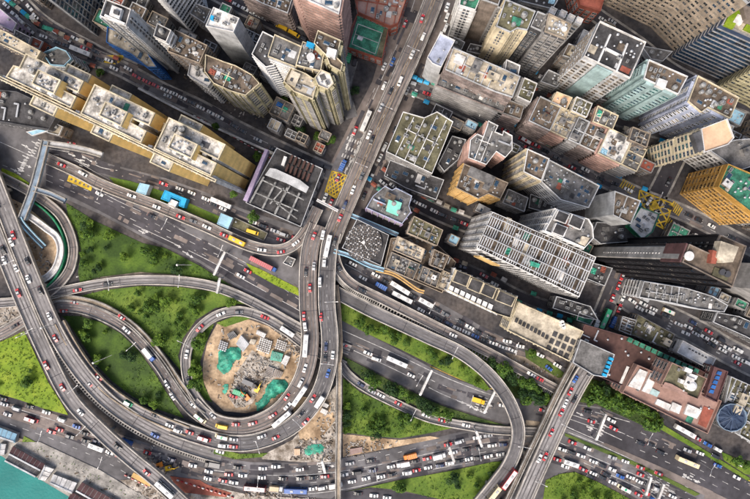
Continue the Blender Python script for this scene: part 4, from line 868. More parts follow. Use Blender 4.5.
B('white_tower', 'white dotted tower leaning out of the right edge above the orange building', 'tower', [(706, 149), (735, 140), (760, 138), (770, 160), (735, 172), (722, 160)], 26, 'white', 'grid', base=False, bw=2.5, clut=3, z0=0)
wo = B('orange_building', 'orange ochre building with green flat roof at the right edge', 'building', [(727, 164), (775, 184), (762, 222), (717, 187)], 34, 'ochre', 'grid', 'rgreen', 'ochre', clut=14, bw=3, band='gold', frame='ochre')
wd = B('dark_tower', 'very tall black and grey slab tower with brown framed roof at right', 'tower', [(688, 244), (710, 254), (719, 235), (745, 246), (731, 287), (681, 262)], 92, 'dark', 'fin', 'rbrown', 'taupe', clut=0, bw=5, ww=.3, fh=4, frame='dark', band='dark', cap=60)
extra(wd, 'lift_tower', [(721, 241), (739, 247), (733, 262), (722, 263), (717, 257)], 92, 96, 'rcream'); extra(wd, 'pipe_rack', [(713, 250), (719, 252), (716, 264), (711, 263)], 92, 95, 'redbrown')
mb = MB(); p = at(690, 256, 94)
mb.cyl((p.x, p.y), 1.5, 92, 93.6, 20, 0, 1.8); mb.build('round_tank', M['white'], *wd)
for x, y in ((722, 272), (727, 274)): mb = MB(); q = at(x, y, 93); mb.cyl((q.x, q.y), 1.2, 92, 93.6, 14); mb.build('cooling_fan', M['dmetal'], *wd)
extra(wd, 'plant_deck', [(715, 267), (730, 273), (727, 281), (712, 275)], 92, 92.7, 'rolive')
extra(wd, 'crown_screen', [(686.5, 243), (688, 243.6), (681, 262.4), (679.5, 261.8)], 78, 93, 'maroon')
for k in range(22):
    hh_ = 18 + k * 2.7; c = at(683.6, 254.5, 92); mb = MB(); mb.box((c.x - .9, c.y + .2), (1, 0), .12, .45, hh_, hh_ + .9); mb.build('lit_window_dot', M['roofwhite'], *wd)  # row of lit windows: their glow is put into white-coloured boxes
extra(wd, 'light_panel', [(683, 246.5), (686.5, 245), (680, 261), (677.5, 258.5)], 0, 91, 'grey')
B('grey_tower', 'grey blue glass tower with two dark square roof wells beside the yellow box', 'tower', [(614, 191), (640, 201), (630, 224), (612, 215)], 36, 'lgrey', 'blank', 'rbrown', 'lgrey', clut=5, div=2)
B('green_building', 'small green and white building at the corner of the yellow box crossing', 'building', [(640, 207), (659, 214), (652, 232), (642, 240), (628, 226)], 17, 'green', 'ribbon', 'roofwhite', 'rgreen', clut=8, bw=5, glass='glassg', frame='green')
B('grey_block', 'grey low block under the green and white building', 'building', [(596, 222), (626, 224), (640, 241), (600, 244), (590, 236)], 14, 'grey', 'ribbon', 'rdark', clut=4)
ws_ = B('scaffold_building', 'long white framed building with open slatted roof and one green tarpaulin', 'building', [(492, 212), (595, 257), (578, 297), (476, 248)], 54, 'grey', 'rib', 'rbrown', 'white', clut=12, bw=3, kinds='vvac', parh=1.5, seed=5, frame='white')
for k in range(44):
    f = (k + .5) / 44
    if k % 6 == 5: continue
    a = at(493 + 101 * f, 214 + 44 * f, 56); b_ = at(478 + 100 * f, 247.5 + 47 * f, 56); mb = MB(); mb.bar(a, b_, .36, .6); mb.build('roof_slat', M['lgrey'], *ws_)
for t in (.08, .35, .62, .9):
    a = at(492 - 15 * t, 213 + 35 * t, 56.5); b_ = at(595 - 17 * t, 258 + 39 * t, 56.5); mb = MB(); mb.bar(a, b_, .4, .7); mb.build('roof_beam', M['lgrey'], *ws_)
for k, (x, y) in enumerate([(500, 232), (520, 240), (529, 250), (548, 257), (565, 274), (511, 224)]):
    extra(ws_, 'roof_panel', [(x - 4, y - 7), (x + 1, y - 5), (x - 3, y + 7), (x - 8, y + 5)], 54, 55.2, ['rdark', 'roofwhite', 'rcream'][k % 3])
extra(ws_, 'green_tarpaulin', [(531, 261), (540, 264), (539, 268), (531, 266)], 55, 57.5, 'tarp'); extra(ws_, 'orange_band', [(480, 255.5), (500, 265), (499.5, 266.5), (479.5, 257)], 34, 50, 'gold')
wk = B('white_block', 'white block with two dark framed roof wells behind the slatted roof building', 'tower', [(556, 209), (588, 219), (592, 226), (593, 238), (584, 248), (544, 231)], 60, 'white', 'rib', 'rgrey', 'white', clut=6, bw=3)
for px in ([(559, 211), (569, 215), (565, 223), (555, 219)], [(573, 215), (584, 220), (580, 229), (569, 224)], [(557, 224), (567, 228), (563, 236), (553, 232)]):
    extra(wk, 'roof_frame', [(px[0][0] - 1, px[0][1] - 1), (px[1][0] + 1, px[1][1] - .6), (px[2][0] + 1, px[2][1] + 1), (px[3][0] - 1, px[3][1] + .6)], 60, 62.5, 'white'); extra(wk, 'roof_well', px, 62.5, 62.8, 'rdark')
extra(wk, 'cream_terrace', [(582, 236), (590, 238), (585, 246), (578, 243)], 60, 61, 'rcream')
B('gold_building', 'brown gold office block with framed plant on its brown roof', 'building', [(464, 164), (508, 183), (500, 199), (488, 194), (478, 199), (456, 188)], 32, 'gold', 'rib', 'rbrown', 'beige', clut=12, bw=3, glass='glass', frame='gold', band='gold')
extra((ALLB['brown gold office block with framed plant on its brown roof'][0], ALLB['brown gold office block with framed plant on its brown roof'][3]), 'plant_frame', [(471, 166), (496, 177), (492, 186), (467, 175)], 32, 35, 'beige', 'rgrey')
B('pink_building', 'faded pink tower with curved side and white trimmed stepped roofs', 'tower', [(488, 121), (498, 126), (495, 132), (502, 135), (503, 131), (512, 136), (512, 150), (505, 158), (496, 152), (486, 165), (468, 158), (470, 140), (477, 134), (483, 137)], 32, 'pink', 'balc', 'rgrey', 'white', clut=10, bw=3, div=3)
B('cream_tower', 'cream tower with teal tank on its pinkish roof, left of the long grey roof', 'tower', [(527, 149), (549, 159), (541, 181), (523, 172)], 46, 'cream', 'fin', 'rbrown', 'white', clut=8, bw=3.4, ww=.4)
B('grey_block', 'long mottled grey roofed block below the market street', 'building', [(549, 160), (599, 186), (588, 208), (560, 200), (541, 182)], 34, 'lgrey', 'ribbon', 'rgrey', 'white', clut=22, bw=3.2, glass='glassb', kinds='vvak', big=.8)
B('grey_block', 'low block with white plant just under the cream teal tank tower', 'building', [(508, 189), (528, 198), (524, 212), (502, 203)], 18, 'grey', 'grid', 'rgrey', clut=10, big=.8)
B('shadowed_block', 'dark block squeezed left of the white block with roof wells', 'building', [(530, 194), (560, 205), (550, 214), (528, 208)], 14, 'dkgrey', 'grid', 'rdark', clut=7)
B('stepped_building', 'L shaped white rimmed tenement with light wells beside the avenue', 'building', [(403, 112), (424, 118), (437, 112), (453, 122), (446, 140), (432, 174), (386, 152)], 24, 'grey', 'grid', 'rolive', 'white', clut=22, bw=3, div=5)
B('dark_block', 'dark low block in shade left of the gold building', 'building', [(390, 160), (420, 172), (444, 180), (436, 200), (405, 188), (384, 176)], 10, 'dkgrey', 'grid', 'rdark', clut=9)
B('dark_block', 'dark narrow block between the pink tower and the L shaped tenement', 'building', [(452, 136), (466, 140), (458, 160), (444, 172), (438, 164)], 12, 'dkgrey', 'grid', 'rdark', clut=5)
pp = B('mauve_building', 'mauve walled block with mint green square roof beside the avenue', 'building', [(385, 186), (392, 190), (396, 188), (412, 196), (409, 206), (411, 212), (402, 224), (366, 208), (373, 196)], 24, 'purple', 'rib', 'rgrey', 'lav', clut=9, bw=3)
extra(pp, 'mint_roof', [(389, 198), (402, 203), (398, 216), (386, 211)], 24, 26, 'mint'); extra(pp, 'party_wall', [(374, 199), (386, 204), (385.5, 205), (373.5, 200)], 24, 25.4, 'lav')
# round mosaic plaza building
pl = B('plaza_building', 'square podium with a ring patterned round roof of dark and white studs', 'plaza building', [(357, 219), (389, 235), (381, 266), (342, 248)], 11, 'grey', 'grid', 'rdark', 'lgrey', clut=0, bw=4)
pc = at(363.5, 242.5, 12.2); mb = MB(); mb.cyl((pc.x, pc.y), 9.5, 11, 12.0, 40); mb.build('round_roof', M['rdark'], *pl)
mb = MB(); mb2 = MB()
for rr_ in (1.0, 2.1, 3.1, 4.2, 5.3, 6.5, 7.7, 8.9):
    k = int(rr_ * 3.4 + 4)
    for i in range(k):
        a = 2 * math.pi * (i + .5 * (rr_ % 2)) / k; q = (pc.x + rr_ * math.cos(a), pc.y + rr_ * math.sin(a)); (mb if i % 2 else mb2).box(q, (math.cos(a), math.sin(a)), .2 if int(rr_ * 2.2) % 2 else .34, .26, 12.0, 12.3)
mb.build('white_studs', M['roofwhite'], *pl)['kind'] = 'stuff'; mb2.build('tan_studs', M['rbrown'], *pl)['kind'] = 'stuff'
for ang in range(0, 360, 12):
    pass
for rr_ in (1.6, 2.7, 3.7, 4.8, 5.9, 7.1, 8.3):
    rm_ = MB()
    for i in range(48):
        a0, a1 = 2 * math.pi * i / 48, 2 * math.pi * (i + 1) / 48; rm_.bar((pc.x + rr_ * math.cos(a0), pc.y + rr_ * math.sin(a0), 12.05), (pc.x + rr_ * math.cos(a1), pc.y + rr_ * math.sin(a1), 12.05), .14, .12)
    rm_.build('roof_ring', M['grey'], *pl)
mb = MB(); mb.cyl((pc.x, pc.y), .9, 12, 12.6, 12); mb.build('centre_boss', M['white'], *pl)
rgx = random.Random(3)
clutter(pl[0], wpoly([(357, 220), (388, 235), (381, 265), (343, 248)], 11), 11, pl[1], 0, rgx)
flyover('footbridge', 'F1', [(350, 215, 7), (372, 224, 7), (398, 235, 7)], 4.4, 'x', 'blue footbridge along the top side of the studded round plaza roof', 'steelblue', lanes=1, cat='footbridge', pm='skyblue')
flyover('footbridge', 'F2', [(334, 251, 7.5), (350, 256, 7), (368, 265, 7), (384, 270, 7)], 4.4, 'x', 'blue footbridge along the bottom side of the studded round plaza roof', 'steelblue', lanes=1, cat='footbridge', pm='skyblue')
flyover('walkway', 'F4', [(376, 270, 5), (395, 275, 5), (416, 289, 5), (424, 292, 5)], 3.5, 'x', 'yellow covered walkway strip at the kerb below the low roofs', 'gold', lanes=1, cat='walkway', pm='gold')
flyover('footbridge', 'F5', [(317, 200, 9.5), (338, 211, 9.5)], 2.6, 'x', 'short white footbridge crossing the left side of the avenue', 'roofwhite', lanes=1, cat='footbridge', pm='white')
flyover('footbridge', 'F6', [(46, 141, 7), (40, 165, 7), (33, 190, 7), (24, 214, 7), (22, 219, 7)], 7.5, 'x', 'grey blue covered footbridge slanting across the left highway', 'steelblue', lanes=1, cat='footbridge', pm='conc')
flyover('footbridge', 'F7', [(44, 143, 6.9), (65, 146, 6.9), (85, 150, 6.9), (102, 155, 6.9)], 6, 'x', 'grey covered footbridge arm running right from the slanting footbridge top', 'lgrey', lanes=1, cat='footbridge', pm='conc')
flyover('footbridge', 'F8', [(34, 189, 6.9), (50, 194, 6.9), (65, 201, 6.9)], 5.5, 'x', 'grey blue stub of footbridge arm ending at the highway edge', 'steelblue', lanes=1, cat='footbridge', pm='conc')
flyover('wall_walk', 'F9', [(24, 213, 3.5), (34, 219, 3.5), (46, 228, 3.2), (57, 237, 3), (61, 250, 3), (57, 266, 3), (50, 275, 3), (42, 280, 3)], 6.5, 'x', 'wide white curved walkway inside the green hoarding at left', 'roofwhite', lanes=1, cat='walkway', pm='white', thick=.6)
flyover('footbridge', 'F10', [(20, 218, 6.9), (24, 225, 6), (34, 236, 4), (45, 247, 1.5)], 5, 'x', 'dark panelled ramp leg at the foot of the slanting footbridge', 'rdark', lanes=1, cat='footbridge', pm='skyblue', thick=.5)
hd = empty('hoarding', at(60, 240), 0, 'curved green hoarding fence inside the tight ramp at left', 'hoarding')
C_, a_, b_2 = ribbon([(33, 201, .2), (45, 209, .2), (56, 220, .2), (64, 234, .2), (67, 250, .2), (64, 266, .2), (57, 278, .2), (48, 287, .2)], 1.4, None, 6); mb = MB()
up = lambda L_, h: [p + Vector((0, 0, h)) for p in L_]
strip(mb, up(a_, 2.6), up(b_2, 2.6)); strip(mb, a_, up(a_, 2.6)); strip(mb, up(b_2, 2.6), b_2); mb.build('panel', M['green'], hd, at(60, 240))

# --- row between the jammed street and the back lane, and the lower right
low = [
 ('building', 'low brown roofed block, nearest the plaza, with pale terrace', [(398, 236), (425, 249), (421, 262), (393, 250)], 18, 'beige', 'rcream', 14),
 ('building', 'low block with blue striped roof plant beside the yellow walkway', [(392, 252), (420, 264), (413, 280), (386, 268)], 17, 'grey', 'rgrey', 16),
 ('building', 'square tan block with twin roof terraces above the plaza row', [(414, 216), (443, 230), (437, 246), (407, 233)], 20, 'beige', 'rolive', 16),
 ('building', 'plain dark roofed square block in the middle of the plaza row', [(434, 249), (449, 256), (443, 270), (430, 265)], 22, 'taupe', 'rbrown', 4),
 ('building', 'slate roofed block beside a cream lane left of the sawtooth front', [(423, 266), (441, 273), (436, 288), (418, 280)], 16, 'grey', 'rgrey', 8),
 ('building', 'small white block with stepped wall directly left of the sawtooth front', [(443, 270), (452, 274), (447, 292), (437, 288)], 15, 'cream', 'rcream', 4)]
for nm, lb, px, h, wl_, rf, c in low: B(nm, lb, 'building', px, h, wl_, 'grid', rf, 'beige', clut=int(c * 1.2), big=.7, div=3)
B('podium_building', 'brown lower podium roof joining the cluttered blocks right of the plaza', 'building', [(391, 238), (428, 236), (456, 262), (442, 293), (384, 268)], 11, 'taupe', 'grid', 'rbrown', 'beige', clut=26, big=.8)
wz = B('sawtooth_building', 'white sawtooth fronted building with four dark square roof wells', 'building', [(455, 269), (517, 297), (510, 318), (497, 314), (447, 290)], 24, 'white', 'rib', 'rdark', 'cream', clut=0, bw=3)
for px in ([(457, 271), (470, 276), (466, 286), (453, 281)], [(472, 279), (483, 283), (479, 293), (468, 288)], [(485, 284), (496, 289), (492, 298), (481, 293)], [(500, 291), (515, 298), (511, 306), (496, 300)]):
    g_ = [(px[0][0] - 1, px[0][1] - 1), (px[1][0] + 1, px[1][1] - .5), (px[2][0] + 1, px[2][1] + 1), (px[3][0] - 1, px[3][1] + .5)]
    extra(wz, 'roof_frame', g_, 24, 26, 'cream'); extra(wz, 'roof_well', px, 26, 26.3, 'rdark')
for k in range(8):
    x = 450 + k * 5.6; y = 285 + k * 2.6; extra(wz, 'sawtooth_bay', [(x, y), (x + 4, y + 2), (x + 1.5, y + 9), (x - 3, y + 7)], 18, 24.6, 'white')
wc = B('cream_hall', 'long cream hall with row of small skylights and gridded right end', 'building', [(518, 302), (583, 331), (569, 361), (507, 330)], 18, 'cream', 'grid', 'rcream', 'cream', clut=0, bw=4)
for k in range(9): extra(wc, 'skylight', [(516 + k * 3.8, 318 + k * 2.1), (518.5 + k * 3.8, 319.3 + k * 2.1), (517 + k * 3.8, 323 + k * 2.1), (514.6 + k * 3.8, 321.7 + k * 2.1)], 18, 18.7, 'rdark')
for k in range(4):
    for j in range(3): extra(wc, 'roof_well', [(554 + k * 6 - j * 3.2, 331 + k * 2.6 + j * 7), (558 + k * 6 - j * 3.2, 332.8 + k * 2.6 + j * 7), (556 + k * 6 - j * 3.2, 337.5 + k * 2.6 + j * 7), (552 + k * 6 - j * 3.2, 335.7 + k * 2.6 + j * 7)], 18, 18.35, 'rdark')
for k in range(3): mb = MB(); q = at(562 + k * .8, 322 + k * 2.6, 20); mb.cyl((q.x, q.y), 1.0, 18, 20.5, 14); mb.build('water_tank', M['white'], *wc)
wm_ = B('mall', 'wide flat brown red roofed mall stretching right of the cream hall', 'mall', [(584, 324), (628, 337), (697, 368), (715, 378), (700, 400), (650, 378), (620, 385), (588, 372), (576, 344)], 17, 'taupe', 'blank', 'brownroof', 'maroon', clut=16, kinds='vvvd', seed=3)
for k in range(12): extra(wm_, 'green_skylight', [(629 + k * 6.0, 337 + k * 2.8), (633.4 + k * 6.0, 339 + k * 2.8), (631.6 + k * 6.0, 343 + k * 2.8), (627.2 + k * 6.0, 341 + k * 2.8)], 17, 18.2, 'rgreen')
extra(wm_, 'white_hatch', [(627, 366), (629.5, 367), (622, 384), (619.5, 383)], 17, 17.5, 'roofwhite')
wg2 = B('grey_annex', 'grey canopy roofed annex with blue tiled end beside the brown mall', 'building', [(580, 339), (614, 354), (606, 377), (593, 375), (572, 362)], 21, 'dkgrey', 'grid', 'rgrey', 'lgrey', clut=0)
for k in range(5): extra(wg2, 'blue_fin', [(610 - k * 1.7, 357 + k * 4), (614 - k * 1.7, 358.5 + k * 4), (613 - k * 1.7, 361 + k * 4), (609 - k * 1.7, 359.5 + k * 4)], 21, 22.5, 'cyan')
wr = B('pink_building', 'rosy tiled building with large white roof panels beside big trees', 'building', [(636, 364), (664, 376), (720, 400), (706, 433), (680, 421), (621, 392)], 20, 'rosy', 'grid', 'rosy', 'rosy', clut=4, bw=4, band='rosy', parh=1.6)
for px in ([(640, 369), (648, 372), (640, 390), (628, 386)], [(651, 373), (658, 376), (649, 394), (642, 391)], [(658, 399), (672, 405), (669, 411), (655, 404)], [(673, 402), (682, 406), (679, 414), (669, 410)], [(688, 404), (702, 410), (697, 419), (684, 414)]): extra(wr, 'white_roof_panel', px, 20, 21.2, 'roofwhite')
extra(wr, 'terrace', [(652, 388), (660, 392), (657, 397), (648, 393)], 20, 20.6, 'teal'); extra(wr, 'brown_court', [(704, 406), (714, 410), (706, 428), (698, 424)], 20, 20.3, 'redbrown')
wr2 = B('rooftop_tower', 'brown tower with coral terrace and round white tank above the rosy building', 'tower', [(671, 362), (706, 378), (697, 399), (660, 384)], 32, 'rosy', 'grid', 'rolive', 'rosy', clut=3, bw=4)
extra(wr2, 'coral_terrace', [(665, 382), (672, 384), (688, 393), (685, 396), (668, 389), (662, 387)], 32, 33, 'rosy'); 
mb = MB(); q = at(692, 386, 35); mb.cyl((q.x, q.y), 2.4, 32, 35, 24); mb.cyl((q.x, q.y), 2.4, 35, 35.6, 24, 0, 1.4); mb.build('round_tank', M['white'], *wr2)
for px in ([(686, 367), (693, 370), (691, 374), (684, 371)], [(690, 373), (698, 376), (696, 380), (688, 378)], [(681, 379), (686, 381), (685, 385), (680, 383)]): extra(wr2, 'plant_room', px, 32, 34.5, 'white')
wn_ = B('navy_block', 'navy roofed narrow block with bright blue markings right of the rosy tower', 'building', [(713, 366), (727, 371), (716, 402), (704, 396)], 22, 'maroon', 'grid', 'maroon', 'maroon', clut=0)
for k in range(5): extra(wn_, 'blue_panel', [(718 - k * 1.9, 371 + k * 4.6), (722 - k * 1.9, 372 + k * 4.6), (720.8 - k * 1.9, 375.4 + k * 4.6), (716.4 - k * 1.9, 374 + k * 4.6)], 22, 22.6, 'blue')
B('courtyard_building', 'low olive brown courtyard roof above the brown mall', 'building', [(637, 314), (674, 334), (668, 349), (630, 334)], 8, 'taupe', 'grid', 'rolive', 'rgrey', clut=12)
B('low_block', 'small ribbed grey block left of the olive courtyard roof', 'building', [(622, 316), (636, 320), (630, 335), (618, 330)], 8, 'taupe', 'grid', 'rbrown', clut=5, div=5)
wq = B('pale_hall', 'pale grey plain roof with a row of vents above the mall skylights', 'building', [(682, 340), (715, 358), (712, 364), (708, 369), (676, 352)], 14, 'lgrey', 'grid', 'lgrey', 'roofwhite', clut=0, bw=4)
for k in range(6): mb = MB(); q = at(690 + k * 3.2, 349 + k * 1.7, 14.5); mb.box((q.x, q.y), (.9, -.45), .45, .3, 14, 14.6); mb.build('vent', M['dmetal'], *wq)
B('terrace_building', 'pale blue grey building with louvred roof and stepped white terraces', 'building', [(643, 281), (686, 288), (712, 296), (727, 305), (723, 312), (698, 309), (672, 303), (638, 297)], 20, 'lgrey', 'ribbon', 'rgrey', 'lgrey', clut=20, bw=3, div=6, kinds='aaavs')
B('grey_tower', 'dull grey tower cut by the right edge below the very tall dark tower', 'tower', [(722, 262), (770, 268), (770, 300), (735, 300), (715, 285)], 30, 'grey', 'blank', 'rgrey', clut=4, base=True)
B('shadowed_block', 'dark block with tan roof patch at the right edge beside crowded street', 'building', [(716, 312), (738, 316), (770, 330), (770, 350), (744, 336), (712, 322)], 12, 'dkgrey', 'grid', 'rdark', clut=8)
B('grid_building', 'gridded grey concrete roof at the lower right edge', 'building', [(730, 376), (775, 396), (760, 428), (722, 408)], 16, 'grey', 'grid', 'rolive', 'lgrey', clut=18, div=8)
dm = B('domed_building', 'round dark blue glass drum building at the lower right edge', 'building', [(731 + 15 * math.cos(R(a)), 417 + 14 * math.sin(R(a))) for a in range(0, 360, 24)], 18, 'dkgrey', 'ribbon', 'navyw', 'steelblue', clut=0, bw=2.5, glass='glassb')
for k in range(12): mb = MB(); q = at(731, 417, 19); a = R(30 * k); mb.bar((q.x, q.y, 20.4), (q.x + 6.6 * math.cos(a), q.y + 6.6 * math.sin(a), 18.6), .4, .4); mb.build('roof_rib', M['navyw'], *dm)
B('white_block', 'white tube topped block beside the round drum at the right edge', 'building', [(742, 421), (775, 430), (768, 452), (738, 434)], 10, 'lgrey', 'grid', 'rolive', clut=10)
B('dark_block', 'dark roofed block with blue canopy left of the cross street', 'building', [(590, 262), (612, 268), (604, 286), (584, 278)], 10, 'dkgrey', 'grid', 'rdark', clut=6, kinds='acv')
B('dark_block', 'dark block with green roofed corner above the mall', 'building', [(556, 296), (590, 306), (598, 320), (584, 318), (552, 308)], 10, 'dkgrey', 'grid', 'rdark', clut=8)
gg = B('low_block', 'small bright green roof between the back lane and the mall', 'building', [(578, 312), (594, 318), (590, 325), (576, 320)], 9, 'green', 'grid', 'rgreen', clut=0)

# --- the long tenement rows above and below the market street
xr = random.Random(11)
def row(p0, p1, depth, n, hs, labels, walls, roofs, style='balc', seed=1):
    rr = random.Random(seed); a = Vector(p0); b = Vector(p1); d = (b - a); nr = Vector((d.y, -d.x)).normalized()   # pixels; nr points up in the picture
    t = [0] + sorted((i + rr.uniform(-.22, .22)) / n for i in range(1, n)) + [1]
    for i in range(n):
        q0 = a + d * (t[i] + .0012); q1 = a + d * (t[i + 1] - .0012); h = hs[i % len(hs)]; k = depth * rr.uniform(.88, 1.1)
        e = d.normalized() * rr.uniform(-1, 1)
        px = [tuple(q0), tuple(q1), tuple(q1 + nr * k), tuple(q0 + nr * k)]
        B('tenement', labels[i], 'tenement', px, h, walls[i % len(walls)], style, roofs[i % len(roofs)], rr.choice(['white', 'cream', 'lgrey', 'roofwhite']), clut=int(9 + rr.random() * 8), bw=2.8, div=rr.choice((0, 2, 3)), big=.75, kinds='aassvtkc', cap=60, seed=seed * 10 + i)
row((528, 121), (636, 172), 26, 6, [26, 24, 27, 23, 26, 22],
    ['pinkish old tenement at the left end of the row above the market street', 'cream roofed tenement with frames, second in the row above the market street', 'tenement with green canopies, third in the row above the market street', 'tenement in the middle right of the row above the market street', 'plain grey roofed tenement, second from right in that market street row', 'tenement at the right end of the row above the market street, nearest the crossing'],
    ['pinkgrey', 'pink', 'grey'], ['rbrown', 'rcream', 'rgrey', 'rbrown', 'roofwhite', 'rgrey'], seed=2)
wl1 = B('long_building', 'long stained grey building front with cream and white roofs beside the avenue', 'building', [(453, 48), (500, 68), (520, 77), (512, 98), (494, 92), (445, 70)], 36, 'pinkgrey', 'balc', 'rcream', 'lgrey', clut=16, bw=2.8, div=7, kinds='assvk', seed=4)
B('long_building', 'lower grey terrace running along the front of the long stained building', 'building', [(441, 73), (508, 101), (503, 113), (436, 86)], 24, 'grey', 'balc', 'rgrey', 'pinkgrey', clut=14, bw=2.8, seed=5)
B('white_gable', 'plain white blue end wall block right on the avenue kerb', 'building', [(440, 34), (455, 41), (441, 68), (432, 64), (427, 58)], 30, 'lgrey', 'blank', 'lav', 'white', clut=2)
for px in ([(457, 53), (466, 57), (462, 66), (453, 62)], [(474, 61), (480, 63), (477, 71), (471, 68)]): extra(wl1, 'white_roof_panel', px, 36, 37.2, 'roofwhite')
B('white_block', 'small white framed roof block right of the long stained building', 'building', [(506, 60), (520, 66), (517, 80), (504, 76)], 34, 'white', 'grid', 'rgrey', 'white', clut=4)
B('tenement', 'white and olive roofed narrow tenement right of the long stained building', 'building', [(524, 78), (537, 84), (530, 103), (517, 97)], 28, 'grey', 'balc', 'rolive', 'white', clut=8, div=2)
B('tenement', 'brown stained tenement at the right foot of the long stained building', 'building', [(505, 99), (524, 106), (520, 120), (498, 112)], 22, 'pinkgrey', 'balc', 'rbrown', 'grey', clut=7)
B('low_block', 'small dark cluttered roof near the mid avenue and the market street', 'building', [(536, 102), (548, 106), (543, 117), (532, 112)], 18, 'taupe', 'grid', 'rdark', clut=5)
B('tenement', 'small peach roofed tenement above the market street row', 'building', [(556, 92), (572, 98), (566, 110), (550, 104)], 26, 'cream', 'grid', 'peach', 'cream', clut=5)
B('tenement', 'white framed tenement with terraces behind the market street row', 'building', [(576, 97), (592, 104), (586, 118), (571, 111)], 28, 'cream', 'grid', 'rolive', 'white', clut=8, div=3)
B('tenement', 'pinkish cluttered tenement behind the market street row', 'building', [(597, 106), (618, 116), (612, 130), (592, 122)], 26, 'pink', 'grid', 'rgrey', 'cream', clut=10, div=3, kinds='ascvt')
B('tenement', 'dark terraced tenement behind the right end of the market street row', 'building', [(632, 127), (650, 134), (646, 148), (628, 140)], 28, 'taupe', 'grid', 'rdark', 'beige', clut=10, div=3)
B('tenement', 'narrow grey tenement under the dark ribbed tower', 'building', [(548, 70), (565, 78), (556, 88), (540, 82)], 12, 'grey', 'grid', 'rgrey', clut=7)
B('tenement', 'brown roofed low block between dark ribbed tower and square office tower', 'building', [(568, 44), (580, 48), (574, 60), (562, 56)], 18, 'taupe', 'grid', 'rbrown', clut=4)
B('low_block', 'dark cluttered roof at the top edge above the green tank tower', 'building', [(522, -12), (560, -4), (552, 10), (520, 2)], 22, 'grey', 'grid', 'rdark', clut=9, kinds='astvc')
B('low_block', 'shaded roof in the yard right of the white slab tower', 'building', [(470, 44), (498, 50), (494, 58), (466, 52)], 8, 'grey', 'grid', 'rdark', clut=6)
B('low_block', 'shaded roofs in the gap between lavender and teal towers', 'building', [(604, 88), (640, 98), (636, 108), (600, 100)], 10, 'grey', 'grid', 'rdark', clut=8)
# low annexes and lean-tos that fill the gaps between the towers
CUT = (' beside', ' in ', ' at ', ' near', ' under', ' above', ' right', ' left', ' behind', ' on ', ' below', ' between', ' running', ' cut', ' leaning', ' facing', ' along', ' second', ' across', ' next', ' just', ' the ', ' tucked', ' squeezed', ' joining', ' stretching', ',')
def near_street(q, w=7.5):
    for k, p, wd, mm, txt in STREETS:
        C = [at(v.x, v.y, 0).to_2d() for v in catmull([Vector((a[0], a[1], 0)) for a in p], 3)]
        for i in range(len(C) - 1):
            ab = C[i + 1] - C[i]; t = max(0, min(1, (q - C[i]).dot(ab) / max(ab.length_squared, 1e-9)))
            if (q - C[i] - ab * t).length < wd * S / 2 + w: return True
    return False
FOOT = [(lb, v[1], sum((Vector(p) for p in v[1]), Vector((0, 0))) / len(v[1])) for lb, v in ALLB.items()]
gx = random.Random(21); ax = Vector((math.cos(R(-26)), math.sin(R(-26)))); ay = Vector((-ax.y, ax.x)); seen = set(); fill = []
AREA = [[(472, -5), (755, -5), (755, 345), (690, 320), (600, 290), (540, 285), (470, 262), (400, 225), (390, 178), (436, 92)], [(-5, 0), (400, -5), (372, 60), (335, 150), (250, 120), (120, 45), (60, 20)], [(150, 60), (200, 80), (330, 140), (320, 155), (240, 122), (150, 75)]]
AW = [wpoly(a) for a in AREA]
for ps_, i, j in [(0, i, j) for i in range(-30, 31) for j in range(-24, 25)] + [(1, i, j) for i in range(-44, 45) for j in range(-40, 41)]:
    if True:
        q = ax * (i * (12.5, 8.2)[ps_] + gx.uniform(-1, 1)) + ay * (j * (11, 7)[ps_] + gx.uniform(-1, 1))
        if not any(inside(q, a) for a in AW): continue
        hw, hh = (gx.uniform(3.8, 5.6), gx.uniform(3.2, 4.8)) if not ps_ else (gx.uniform(2.4, 3.6), gx.uniform(1.9, 2.8)); rad = min(hw, hh)
        cs = [q + ax * (a * hw) + ay * (b * hh) for a in (-1, 0, 1) for b in (-1, 0, 1)]
        if any(inside(c, f[1]) or edge_dist(c, f[1]) < .5 for f in FOOT for c in cs) or near_street(q, 6.0 if not ps_ else 4.4): continue
        f = min([f for f in FOOT if not f[0].endswith(' annex')], key=lambda f: (f[2] - q).length); d = q - f[2]
        nm = f[0]
        for c in CUT:
            if c in nm[8:]: nm = nm[:8] + nm[8:].split(c)[0]
        nm = ' '.join(nm.split()[:9])
        rf, desc = gx.choice([('rgrey', 'grey'), ('rdark', 'dark'), ('rbrown', 'brownish'), ('rolive', 'mossy'), ('redbrown', 'rusty'), ('rgrey', 'grey'), ('rcream', 'pale'), ('rgreen', 'green'), ('lgrey', 'white'), ('skyblue', 'blue')])
        dr = ('right of' if d.x > 0 else 'left of') if abs(d.x) > abs(d.y) else ('above' if d.y > 0 else 'below'); lb = f'low {desc} annex roof {dr} the {nm}'
        if lb in seen: lb = lb.replace('low ', 'tiny ' if ps_ else 'squat ')
        if lb in seen: lb = lb.replace('annex roof', 'flat annex')
        if lb in seen: continue
        seen.add(lb); px = []
        h = gx.uniform(5, 15)
        for a, b in ((-1, -1), (1, -1), (1, 1), (-1, 1)):
            w = q + ax * (a * hw) + ay * (b * hh); px.append((375 + w.x / (S * (H - h) / H), 249.5 - w.y / (S * (H - h) / H)))
        B('annex', lb, 'annex', px, h, gx.choice(['grey', 'taupe', 'dkgrey', 'beige']), 'grid', rf, gx.choice(['grey', 'lgrey', 'beige']), clut=5 if not ps_ else 2, big=.6, cap=12 if not ps_ else 6, div=gx.choice((0, 2)), kinds='aavtck'); fill.append(lb); pl2 = [Vector(c) for c in (cs[0], cs[6], cs[8], cs[2])]; FOOT.append((nm + ' annex', pl2, q))
print('annexes', len(fill))
